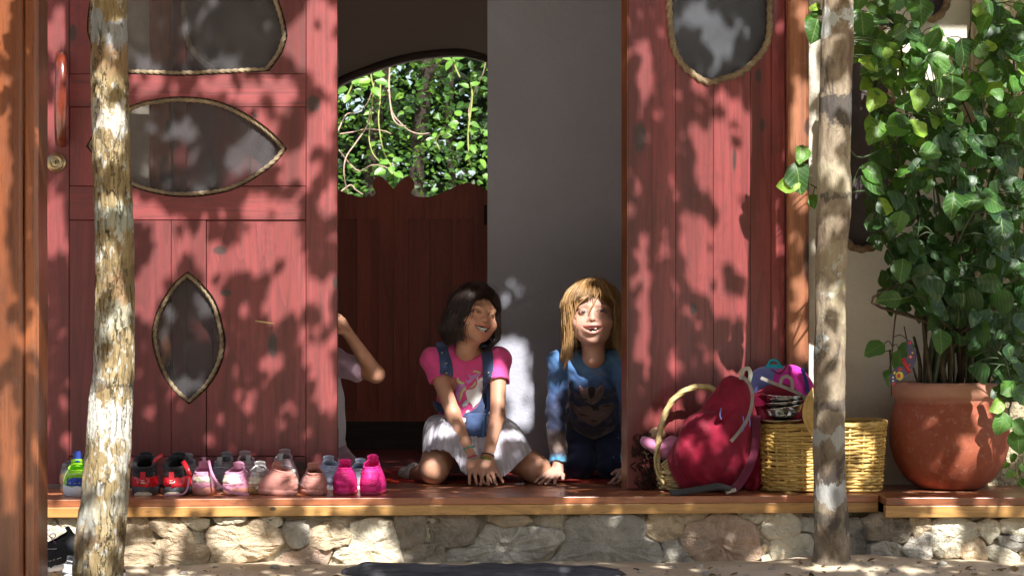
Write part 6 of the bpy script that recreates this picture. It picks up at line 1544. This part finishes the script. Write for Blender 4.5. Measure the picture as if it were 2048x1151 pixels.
M_skin_g = skin_mat('warm_brown_skin', (.50, .26, .168), (.46, .11, .10)); M_skin_b = skin_mat('fair_skin', (.50, .285, .215), (.52, .15, .13))
gb = put('body', s.mesh(), M_skin_g, g_root, smooth=True); tint_head(gb, hg, .0265, .0105, 1.0, .9)
M_brown_iris = simple('dark_brown_iris', (.02, .010, .007), .35, .4, .1, 20, 0); M_blue_iris = simple('grey_blue_iris', (.045, .07, .095), .35, .4, .1, 20, 0)
tu = [(-.0165, .0062, .006, .0022, 1), (-.0105, .0068, .0068, .0020, 1), (-.0036, .0075, .0078, .0016, 1), (.0040, .0075, .0078, .0016, 1), (.0110, .0068, .0068, .0020, 1), (.0170, .0062, .006, .0022, 1)]
tl_ = [(-.0100, .0058, .0045, .0052, -1), (-.0042, .0058, .0048, .0056, -1), (.0016, .0058, .0048, .0056, -1), (.0075, .0058, .0048, .0056, -1)]
face_parts(g_root, hg, M_brown_iris, tu, tl_, .0265, .30, .002, gum=False)
M_hair_d = hair_mat('dark_brown_hair', (.012, .006, .005), (.030, .014, .010), (.075, .036, .024))
hair_cap(g_root, hg, M_hair_d, 0)
def zend_g(ph):
    a = abs(ph); return -.085 if a < 1.9 else -.075
hair(g_root, hg, M_hair_d, zend_g, lambda ph: .064 - .040 * max(0, (-ph - .1)) - .06 * max(0, ph - .5), 3, 2600, .0013, side=(1.42, 1.12), part=.62, wave=.0016, tuck=.32, spread=.9)
# pink T-shirt
def shirt_noise(seed, amp=.0022): return wrinkle(amp, 42, seed)
s = Sculpt((PX(835, .3), .13, .17), (PX(1030, .3), .40, .50), .003)
s.cap(P(932, 722, .26), P(932, 716, .26), .05, .048, .02); s.ell(P(931, 742, .262), (.094, .064, .074), .03); s.ell(P(924, 800, .30), (.082, .064, .095), .03)
for a, e_, w in ((sL, eL, 0), (sR, eR, 0)):
    m_ = a.lerp(e_, .56); s.cap(P(932, 724, .26).lerp(a, .3), a, .048, .037, .03); s.cap(a, m_, .037, .037, .02); d = (e_ - a).normalized(); s.cap(m_ + d * .002, m_ + d * .09, .05, .05, .002, 's')
s.ell(hg.w(0, .012, -.06).lerp(P(936, 704, .24), .9) + Vector((0, -.012, .004)), (.043, .046, .034), .008, 's')
s.ell(P(926, 905, .32), (.16, .16, .075), .004, 's')
s.ripple(shirt_noise(1.0))
shirt_v = s.mesh(); M_pinkshirt = fabric('bright_pink_jersey', (.74, .085, .30), 900, .1, .2, .8, .3)
so = put('shirt', shirt_v, M_pinkshirt, g_root, smooth=True)
from mathutils.bvhtree import BVHTree
def project(obj, pts, off=.0015, eye=Vector((0, -D, H))):
    """lay flat artwork (pixel outline) onto a garment seen from the front"""
    bv = BVHTree.FromObject(obj, bpy.context.evaluated_depsgraph_get()); base = wloc(obj); out = []
    for a, b in pts:
        tgt = P(a, b, .3); d = (tgt - eye).normalized(); hit, nn, *_ = bv.ray_cast(eye - base, d)
        out.append((hit + base - d * off) if hit is not None else None)
    g = [q for q in out if q is not None]
    if not g: return None
    my = sum(q.y for q in g) / len(g); return [q if q is not None else P(a, b, my) for q, (a, b) in zip(out, pts)]
def decal(name, outline, obj, mat, par, off=.0015, th=.0016, step=2.6):
    """thin printed or sewn patch following the cloth; outline in photo pixels"""
    loop = [(p.x, p.y) for p in catmull([Vector((a, b, 0)) for a, b in outline], 3)] if len(outline) > 4 else outline
    x0, x1 = min(p[0] for p in loop), max(p[0] for p in loop); y0, y1 = min(p[1] for p in loop), max(p[1] for p in loop)
    vs = [Vector(p) for p in loop]; n = len(vs); ed = [(i, (i + 1) % n) for i in range(n)]
    y = y0 + step
    while y < y1:
        x = x0 + step
        while x < x1:
            if in_poly(x, y, loop): vs.append(Vector((x, y)))
            x += step
        y += step
    rv, re, rf, *_ = delaunay_2d_cdt(vs, ed, [], 0, 1e-4)
    fs = [tuple(f) for f in rf if in_poly(sum(rv[i].x for i in f) / len(f), sum(rv[i].y for i in f) / len(f), loop)]
    W3 = project(obj, [(p.x, p.y) for p in rv], off)
    if W3 is None: return None
    o = put(name, (W3, fs), mat, par, smooth=True)
    sm = o.modifiers.new('smooth', 'SMOOTH'); sm.iterations = 2; sm.factor = .4
    so_ = o.modifiers.new('solid', 'SOLIDIFY'); so_.thickness = th; so_.offset = 0
    return o
bpy.context.view_layer.update()
M_denim = fabric('indigo_denim', (.045, .075, .17), 500, .3, .2, .85, .5); M_denim_l = fabric('light_blue_denim', (.06, .16, .34), 500, .3); M_snap = simple('brass_snap', (.45, .38, .25), .3, .5, .1, metallic=.9)
def print_m(n, c): return fabric(n, c, 900, .06, .1, .8, .15)
PW, PL, PY_, PG, PM = print_m('white_print', (.72, .70, .68)), print_m('lilac_print', (.55, .25, .58)), print_m('lime_print', (.55, .62, .30)), print_m('grey_blue_print', (.42, .48, .58)), print_m('magenta_print', (.62, .05, .40))
decal('print_mane', [(936, 746), (942, 751), (950, 748), (958, 746), (960, 751), (950, 757), (942, 764), (934, 767), (930, 757), (934, 760), (940, 756), (936, 752)], so, PL, g_root, .002, .001)
decal('print_forelock', [(946, 740), (956, 741), (963, 745), (960, 747), (952, 744), (947, 744)], so, PY_, g_root, .002, .001)
decal('print_tail', [(916, 766), (926, 766), (933, 773), (926, 774), (921, 782), (918, 794), (918, 804), (912, 794), (910, 778)], so, PL, g_root, .002, .001)
decal('print_tail', [(913, 757), (917, 753), (919, 760), (930, 766), (922, 768), (914, 764)], so, PY_, g_root, .003, .001)
decal('print_tail', [(925, 776), (932, 773), (932, 778), (926, 784), (923, 796), (918, 804), (920, 788)], so, PY_, g_root, .0025, .001)
decal('print_pony', [(966, 753), (968, 762), (966, 776), (964, 792), (958, 804), (950, 812), (946, 818), (944, 810), (938, 804), (932, 812), (930, 806), (934, 797), (931, 787), (933, 779), (942, 778), (950, 774), (954, 766), (953, 756), (956, 753), (958, 757)], so, PW, g_root, .0026, .001)
decal('print_hoof', [(923, 808), (932, 799), (936, 803), (928, 814), (925, 813)], so, PG, g_root, .0032, .001)
decal('print_neck_mane', [(952, 760), (952, 768), (945, 774), (938, 775), (944, 770), (948, 764)], so, PY_, g_root, .0034, .001)
for (a, b, r_) in ((963.5, 762, 1.2), (957, 757.5, 1.6)): decal('print_spot', [(a + r_ * math.cos(t), b + r_ * math.sin(t)) for t in [i * math.pi / 3 for i in range(6)]], so, PM, g_root, .0042, .001, 1)
decal('print_letter', [(930, 826), (934, 819), (940, 820), (938, 827), (933, 828)], so, PW, g_root, .0028, .001)
for q in ([(871, 686), (884, 683), (893, 690), (898, 706), (905, 728), (905, 757), (882, 758), (880, 735), (877, 706)],): st1 = decal('strap', q, so, M_denim, g_root, .0032, .003)
decal('strap', [(961, 690), (975, 689), (984, 700), (987, 728), (984, 750), (972, 774), (965, 772), (965, 740), (964, 712)], so, M_denim, g_root, .0032, .003)
def lay(name, pts, off, mat, th=.004): return decal(name, pts, so, mat, g_root, off, th)
lay('bib', [(982, 766), (982, 800), (980, 822), (964, 833), (940, 832), (926, 828), (946, 820), (958, 806), (966, 790), (970, 776)], .006, M_denim)
lay('bib_stitch', [(928, 829), (945, 833), (965, 834), (981, 823), (981, 825), (965, 836.5), (944, 835.5), (928, 831)], .0095, M_denim_l, .001)
lay('waistband', [(867, 800), (880, 806), (892, 812), (889, 826), (876, 822), (867, 812)], .004, M_denim)
for a, b in ((893, 726), (893, 745), (977, 745), (970, 820), (884, 705)):
    pr = project(so, [(a, b)], .010)
    if pr: put('snap', ball(pr[0], (.0030, .0016, .0030), 10, 6), M_snap, g_root, smooth=True)
# skirt: stiff pale tulle spread over the thighs
def tulle():
    m = Mat('white_tulle', rough=.8, spec=.3); n = m.noise(18, 5, .6); f = m.noise(500, 2)
    m.set('Base Color', m.mix(m.mr(n, .3, .7), (.40, .385, .45), (.56, .545, .61))); m.set('Alpha', m.mr(f, .3, .7, .84, 1.0)); m.set('Sheen Weight', .3); m.bump(n, .3, .004); return m.m
M_tulle = tulle()
def skirt(name, rim, top, folds, seed, mat, par):
    """rows of points between a waist loop and a hem loop, with folds deepening toward the hem"""
    nr = 14; V = []; m_ = len(rim)
    for j in range(nr + 1):
        t = j / nr
        for i in range(m_):
            p = top[i].lerp(rim[i], t); bulge = .030 * math.sin(math.pi * t) 
            o = (p - top[i]); nrm = Vector((p.x - CEN.x, p.y - CEN.y, .15)).normalized()
            fold = folds * t * (math.sin(i * 1.65 + seed) * .6 + .5 * math.sin(i * .83 + seed * 2 + t * 2))
            V.append(p + nrm * (bulge + fold) + Vector((0, 0, .012 * math.sin(math.pi * t))))
    Fc = [(j * m_ + i, j * m_ + (i + 1) % m_, (j + 1) * m_ + (i + 1) % m_, (j + 1) * m_ + i) for j in range(nr) for i in range(m_)]
    o = put(name, (V, Fc), mat, par, smooth=True); sd = o.modifiers.new('sub', 'SUBSURF'); sd.levels = sd.render_levels = 1; return o
CEN = P(925, 830, .33)
hem = [P(846, 905, .22), P(850, 902, .17), P(862, 900, .12), P(880, 898, .10), P(900, 906, .09), P(915, 925, .085), P(927, 946, .09), P(945, 950, .10), (P(965, 948, .11)), P(985, 950, .105), P(1002, 954, .10), P(1020, 942, .11), P(1040, 922, .12), P(1058, 906, .15), P(1062, 902, .22), P(1055, 905, .34), P(1020, 930, .45), P(970, 945, .52), P(920, 945, .52), P(870, 935, .46), P(848, 915, .34)]
hemc = catmull(hem, 6, True); n_ = len(hemc)
def polar(p): return math.atan2(p.y - CEN.y, p.x - CEN.x)
top = [Vector((CEN.x + .082 * math.cos(polar(p)), CEN.y + .062 * math.sin(polar(p)), CEN.z + .004)) for p in hemc]
skirt('skirt', hemc, top, .009, .3, M_tulle, g_root)
s = Sculpt((PX(925, .2), .1, .08), (PX(982, .2), .30, .27), .003)
s.bx(P(953, 850, .178), (.033, .010, .040), .008, .01, rot=Matrix.Rotation(R(-14), 3, 'X')); s.ripple(wrinkle(.001, 90, 3))
put('denim_flap', s.mesh(), M_denim, g_root, smooth=True)
strap([P(968, 834, .163), P(967, 856, .160), P(965, 874, .150)], .006, .003, M_denim_l, g_root, 'flap_seam')
s = Sculpt((PX(790, .4), .3, -.0), (PX(850, .4), .56, .12), .003); s.cap(aL + Vector((.008, -.03, .012)), aL, .033, .032, .01); s.cap(aL, P(812, 948, .48), .031, .028, .01); s.ripple(wrinkle(.001, 110, 3))
put('sock', s.mesh(), fabric('white_sock', (.60, .58, .60), 800, .1), g_root, smooth=True)
def band(c, ax, r, mat, par, tr=.0022, name='bracelet', tilt=0):
    ax = Vector(ax).normalized(); u = ax.orthogonal().normalized(); v = ax.cross(u)
    put(name, tube([Vector(c) + (u * math.cos(a) + v * math.sin(a)) * r * (1 + .03 * math.sin(5 * a + tilt)) for a in [2 * math.pi * i / 24 for i in range(24)]], tr, 6, True), mat, par, smooth=True)
dL, dR = (wL - eL), (wR - eR)
B_teal, B_pk, B_gr, B_or = simple('teal_band', (.02, .42, .34)), simple('pink_band', (.55, .10, .16)), simple('mixed_grey_band', (.25, .30, .30)), simple('orange_band', (.5, .18, .03))
B_dk = simple('dark_band', (.05, .04, .03)); B_gn = simple('green_band', (.10, .25, .03))
band(eL.lerp(wL, .80), dL, .0195, B_teal, g_root); band(eL.lerp(wL, 1.00), dL, .0185, B_pk, g_root, .0026); band(eL.lerp(wL, 1.06), dL + Vector((.02, 0, 0)), .0190, B_gr, g_root, .0030)
band(eR.lerp(wR, .90), dR, .0190, B_dk, g_root); band(eR.lerp(wR, .96), dR, .0188, B_or, g_root, .0022); band(eR.lerp(wR, 1.01), dR, .0188, B_gn, g_root, .0026)

# ---- the grinning fair-haired child on hands and knees
b_root = thing('person', 'grinning child with shoulder length fair hair in a blue galaxy shirt on all fours', 'person', P(1185, 955, .3))
hb = Head(P(1185, 636, .20), -2, -9, -2, 1.05)
s = Sculpt((PX(1060, .3), .0, -.004), (PX(1300, .4), .80, .70), .0028)
sculpt_head(s, hb, .9, .0265, .0095)
bsL, bsR = P(1120, 722, .25), P(1250, 722, .25); beL, beR = P(1112, 826, .20), P(1262, 826, .22); bwL, bwR = P(1116, 938, .16), P(1258, 938, .17)
s.cap(hb.w(0, .018, -.055), P(1186, 716, .28), .033, .036, .02); s.ell(P(1187, 750, .29), (.085, .06, .07), .03); s.ell(P(1190, 810, .36), (.075, .06, .10), .03)
for a, e_, w_ in ((bsL, beL, bwL), (bsR, beR, bwR)): s.cap(P(1186, 728, .28), a, .045, .030, .02); s.cap(a, e_, .029, .024, .02); s.cap(e_, w_, .024, .0175, .012)
hand(s, bwL, P(1100, 968, .07) - bwL + Vector((-.03, 0, 0)), (-.1, -.45, .85), .42, .112, thumb_side=-1, floor=.001, curl=.22)
hand(s, bwR, P(1240, 968, .09) - bwR, (.1, -.45, .85), .3, .112, thumb_side=1, floor=.001, curl=.22)
for q, (px_) in ((-1, 1160), (1, 1222)):
    s.cap(P(1188 + q * 26, 850, .52), P(px_, 928, .36), .058, .044, .02); s.cap(P(px_, 928, .36), P(px_ + q * 4, 955, .68), .042, .028, .02)
s.ell(P(1188, 850, .52), (.10, .08, .07), .03)
bb = put('body', s.mesh(), M_skin_b, b_root, smooth=True); tint_head(bb, hb, .0265, .0095, .9, .3)
tub = [(-.0185, .0056, .0060, .0030, 1), (-.0085, .0068, .0052, .0046, 1), (.0010, .0050, .0030, .0060, 1), (.0080, .0074, .0070, .0036, 1), (.0185, .0056, .0062, .0028, 1)]
tlb = [(-.0150, .0050, .0045, .0056, -1), (-.0008, .0056, .0040, .0072, -1), (.0056, .0056, .0040, .0072, -1), (.0140, .0050, .0045, .0056, -1)]
face_parts(b_root, hb, M_blue_iris, tub, tlb, .0265, .6, .001, gum=True, smile=.9)
M_hair_b = hair_mat('golden_blond_hair', (.20, .10, .035), (.36, .20, .075), (.62, .42, .20))
hair_cap(b_root, hb, M_hair_b, 0)
hair(b_root, hb, M_hair_b, lambda ph: -.108 + .012 * math.sin(ph * 2), lambda ph: .060 - .05 * max(0, abs(ph - .05) - .6), 8, 2600, .0012, part=.22, wave=.0014, tuck=-.05, spread=1.6)
# a few stray locks swept over the brow and cheek
st = []
for k in range(26):
    o = .0012 * k
    st.append(tube(catmull([hb.w(.012 - o, -.070, .075), hb.w(-.012 - o * .8, -.088, .052 - o * .3), hb.w(-.044, -.074, .026 + .0008 * k), hb.w(-.060 - .0006 * k, -.052, -.015), hb.w(-.067 - .0006 * k, -.038, -.06), hb.w(-.068 - .001 * k, -.034, -.115 - .002 * k)], 4, False), .0007, 4))
for k in range(4): st.append(tube(catmull([hb.w(.030 - .004 * k, -.066, .078), hb.w(.016 - .002 * k, -.088, .050), hb.w(.002 - .001 * k, -.095, .024), hb.w(-.008 - .001 * k, -.094, .004 + .002 * k)], 4, False), .0006, 4))
put('stray_locks', join(*st), M_hair_b, b_root, smooth=True)
def galaxy():
    m = Mat('galaxy_print_jersey', rough=.7, spec=.3); a = m.noise(6, 6, .65, .8); b = m.noise(13, 6, .7, .5, m.co(loc=(4, 2, 8))); st_ = m.voro(120)
    sep = m.node('SeparateXYZ', {0: m.tc.outputs['Object']})
    up = m.mr(sep.outputs[2], .16, .42)
    c = m.ramp(m.math('ADD', m.math('MULTIPLY', a, .75), m.math('MULTIPLY', up, .34)), [(.32, (.010, .012, .028)), (.50, (.026, .040, .10)), (.64, (.05, .12, .28)), (.84, (.12, .28, .50))])
    c = m.mix(m.mr(b, .56, .70, 0, .6), c, (.16, .11, .13)); c = m.mix(m.mr(st_, .03, .06, .8, 0), c, (.45, .5, .6))
    cuff = m.mr(m.math('ADD', sep.outputs[2], m.mr(b, .3, .7, -.015, .015)), .085, .070, 0, 1); c = m.mix(cuff, c, m.mix(m.mr(a, .4, .6), (.02, .26, .62), (.22, .50, .62)))
    hz = m.math('MULTIPLY', m.mr(sep.outputs[2], .075, .10), m.mr(sep.outputs[2], .17, .12)); c = m.mix(m.math('MULTIPLY', hz, m.mr(b, .4, .6, .1, .7)), c, (.42, .30, .24))
    m.set('Base Color', c); m.set('Sheen Weight', .15); m.bump(m.noise(30, 4), .3, .003); return m.m
s = Sculpt((PX(1080, .3), .07, .04), (PX(1300, .3), .62, .50), .003)
s.cap(P(1186, 724, .28), P(1186, 720, .28), .05, .046, .02); s.ell(P(1188, 752, .285), (.092, .066, .075), .03); s.ell(P(1190, 812, .36), (.088, .075, .100), .03); s.ell(P(1190, 845, .46), (.098, .09, .07), .03)
for a, e_, w_ in ((bsL, beL, bwL), (bsR, beR, bwR)):
    s.cap(P(1186, 732, .28), a, .050, .038, .03); s.cap(a, e_, .0375, .0335, .02); s.cap(e_, w_, .0335, .0275, .012); s.cap(w_ + (w_ - e_).normalized() * .0, w_ + (w_ - e_).normalized() * .05, .032, .04, .002, 's')
s.ell(hb.w(0, .0, -.075).lerp(P(1186, 704, .25), .9) + Vector((0, -.01, .006)), (.040, .046, .033), .008, 's')
s.ripple(wrinkle(.0030, 36, 4.0, (1, 1, 1))); s.ripple(wrinkle(.0012, 95, 2.0))
bs_ = put('shirt', s.mesh(), galaxy(), b_root, smooth=True)
bpy.context.view_layer.update()
C1, C2, C3, C4 = print_m('kitten_grey_print', (.17, .13, .13)), print_m('kitten_dark_print', (.025, .02, .022)), print_m('kitten_pink_print', (.40, .20, .20)), print_m('kitten_tan_print', (.115, .075, .07))
def bd_(name, pts, mat, off): return decal(name, pts, bs_, mat, b_root, off, .001)
bd_('kitten_print', [(1160, 786), (1158, 770), (1168, 776), (1180, 772), (1192, 776), (1204, 768), (1208, 782), (1202, 796), (1192, 806), (1182, 808), (1170, 800)], C1, .002)
bd_('kitten_print_ear', [(1158, 768), (1166, 776), (1168, 788), (1160, 784)], C3, .0032); bd_('kitten_print_ear', [(1204, 770), (1206, 782), (1200, 790), (1197, 778)], C4, .0032)
bd_('kitten_print_stripe', [(1176, 774), (1190, 775), (1189, 790), (1182, 798), (1177, 788)], C2, .003); bd_('kitten_print_nose', [(1176, 800), (1184, 803), (1188, 800), (1182, 808)], C4, .0036)
bd_('kitten_print_body', [(1140, 800), (1156, 812), (1172, 810), (1192, 812), (1212, 806), (1230, 806), (1222, 828), (1206, 842), (1188, 852), (1168, 842), (1150, 826)], C4, .0016)
for i_, (a_, b_, c_, d_) in enumerate([(1166, 786, 1172, 794), (1194, 788, 1200, 780), (1168, 796, 1175, 800), (1150, 812, 1166, 822), (1156, 826, 1176, 832), (1206, 812, 1222, 810), (1196, 832, 1214, 824), (1180, 840, 1196, 842), (1210, 800, 1222, 792), (1146, 790, 1154, 800), (1222, 780, 1230, 800)]):
    bd_('kitten_print_stripe', [(a_, b_), ((a_ + c_) / 2, (b_ + d_) / 2 - 2), (c_, d_), ((a_ + c_) / 2, (b_ + d_) / 2 + 2), (a_, b_ + 1)], C2 if i_ % 3 else C1, .0042)
bd_('kitten_print_chest', [(1180, 810), (1198, 810), (1200, 820), (1186, 822)], C2, .003)
def legg():
    m = Mat('navy_star_leggings', rough=.8, spec=.2); n = m.noise(8, 4); v = m.voro(26, out=0)
    c = m.mix(m.mr(n, .35, .65), (.016, .020, .052), (.032, .044, .10)); c = m.mix(m.mr(v, .05, .15, .75, 0), c, (.14, .19, .32)); m.set('Base Color', c); m.set('Sheen Weight', .15); m.bump(m.noise(300, 2), .2, .001); return m.m
s = Sculpt((PX(1110, .4), .27, -.003), (PX(1280, .5), .78, .32), .0032)
for q, (px_) in ((-1, 1160), (1, 1222)):
    s.cap(P(1188 + q * 26, 846, .50), P(px_, 925, .36), .064, .049, .008); s.ell(P(px_, 930, .35), (.046, .044, .046), .01); s.cap(P(px_, 930, .37), P(px_ + q * 4, 952, .66), .045, .031, .02)
s.ell(P(1188, 842, .52), (.107, .09, .075), .02); s.ripple(wrinkle(.0012, 60, 2.0)); X, Yy, Z = s.ax[0][:, None, None], s.ax[1][None, :, None], s.ax[2][None, None, :]
s.g = np.maximum(s.g, (.0015 - Z) + 0 * X + 0 * Yy).astype(np.float32)
put('leggings', s.mesh(), legg(), b_root, smooth=True)
mat_r = simple('red_cotton_mat', (.26, .025, .02), .9, .2, .2, 60, .4)
tag(put('floor_mat', box(PX(700, .7), PX(1240, .7), .235, .85, -.0015, .0045), mat_r, loc=(0, .5, 0)), 'thin dark red floor mat just inside the doorway under the kneeling children', 'mat')

# ---- the child half hidden behind the left door
c_root = thing('person', 'child mostly hidden behind the left door with one bent elbow and lilac sleeve showing', 'person', P(640, 955, .34))
hc = Head(P(618, 640, .34), 20, 6, -8, .98)
s = Sculpt((PX(540, .3), .14, -.004), (PX(790, .3), .72, .70), .0034)
sculpt_head(s, hc, .5, .02, .004)
cs, ce, cw = P(664, 722, .30), P(752, 748, .24), P(697, 668, .20)
s.cap(hc.w(0, .012, -.06), P(622, 716, .34), .034, .036, .02); s.ell(P(622, 745, .34), (.085, .055, .07), .03); s.ell(P(628, 810, .38), (.078, .06, .10), .03); s.ell(P(632, 890, .42), (.10, .085, .075), .03)
s.cap(P(630, 728, .34), cs, .045, .032, .02); s.cap(cs, ce, .032, .027, .02); s.cap(ce, cw, .0270, .0185, .012); s.ell(ce, (.026, .026, .026), .008)
hand(s, cw, P(682, 645, .19) - cw, (.8, -.55, .2), .10, .105, thumb_side=-1, curl=.55)
c2s = P(578, 726, .36); s.cap(P(615, 730, .34), c2s, .045, .030, .02); s.cap(c2s, P(572, 820, .32), .029, .024, .02); s.cap(P(572, 820, .32), P(600, 900, .26), .024, .018, .01)
s.cap(P(612, 900, .42), P(598, 925, .22), .062, .044, .02); s.cap(P(650, 900, .42), P(690, 935, .26), .062, .040, .02); s.cap(P(690, 937, .27), P(660, 950, .60), .038, .026, .02); s.cap(P(598, 930, .24), P(590, 950, .6), .038, .026, .02)
cb = put('body', s.mesh(), M_skin_g, c_root, smooth=True); tint_head(cb, hc, .02, .004, .5, .8)
face_parts(c_root, hc, M_brown_iris, [], [], .02, .5, 0, gum=False)
hair_cap(c_root, hc, M_hair_d, 0); hair(c_root, hc, M_hair_d, lambda ph: -.10, lambda ph: .034, 13, 500, .003, wave=.001, tuck=.2)
M_lil = fabric('lilac_fleece', (.50, .34, .46), 400, .12, .4, .9, .5)
s = Sculpt((PX(540, .3), .2, .12), (PX(770, .3), .52, .52), .0034)
s.cap(P(624, 724, .34), P(622, 718, .34), .05, .048, .02); s.ell(P(622, 748, .34), (.092, .066, .076), .03); s.ell(P(628, 815, .38), (.086, .068, .105), .03)
s.cap(P(630, 732, .34), cs, .052, .044, .03); s.cap(cs, cs.lerp(ce, .58), .044, .042, .02); s.cap(c2s, P(572, 800, .33), .036, .034, .02); s.cap(P(615, 734, .34), c2s, .048, .038, .02)
s.ell(P(622, 700, .32), (.043, .05, .034), .008, 's'); s.ripple(wrinkle(.003, 60, 3.0))
put('fleece_shirt', s.mesh(), M_lil, c_root, smooth=True)
# pale dress panel hanging at the door's edge
s = Sculpt((PX(560, .3), .16, .02), (PX(710, .3), .60, .46), .0034)
s.cap(P(640, 720, .31), P(646, 800, .29), .060, .066, .02); s.cap(P(646, 800, .29), P(640, 890, .34), .066, .085, .02); s.ripple(wrinkle(.003, 45, 6.0, (1, 1, .3)))
put('dress', s.mesh(), fabric('pale_grey_cotton', (.50, .50, .54), 500, .08, .2), c_root, smooth=True)
s = Sculpt((PX(560, .3), .16, -.002), (PX(740, .3), .66, .16), .0036)
s.cap(P(650, 900, .42), P(690, 934, .26), .066, .045, .02); s.cap(P(690, 936, .27), P(664, 950, .56), .042, .031, .02); s.cap(P(612, 900, .42), P(600, 925, .23), .066, .048, .02); s.ripple(wrinkle(.0012, 70, 1))
put('leggings', s.mesh(), fabric('mauve_leggings', (.33, .19, .25), 700), c_root, smooth=True)
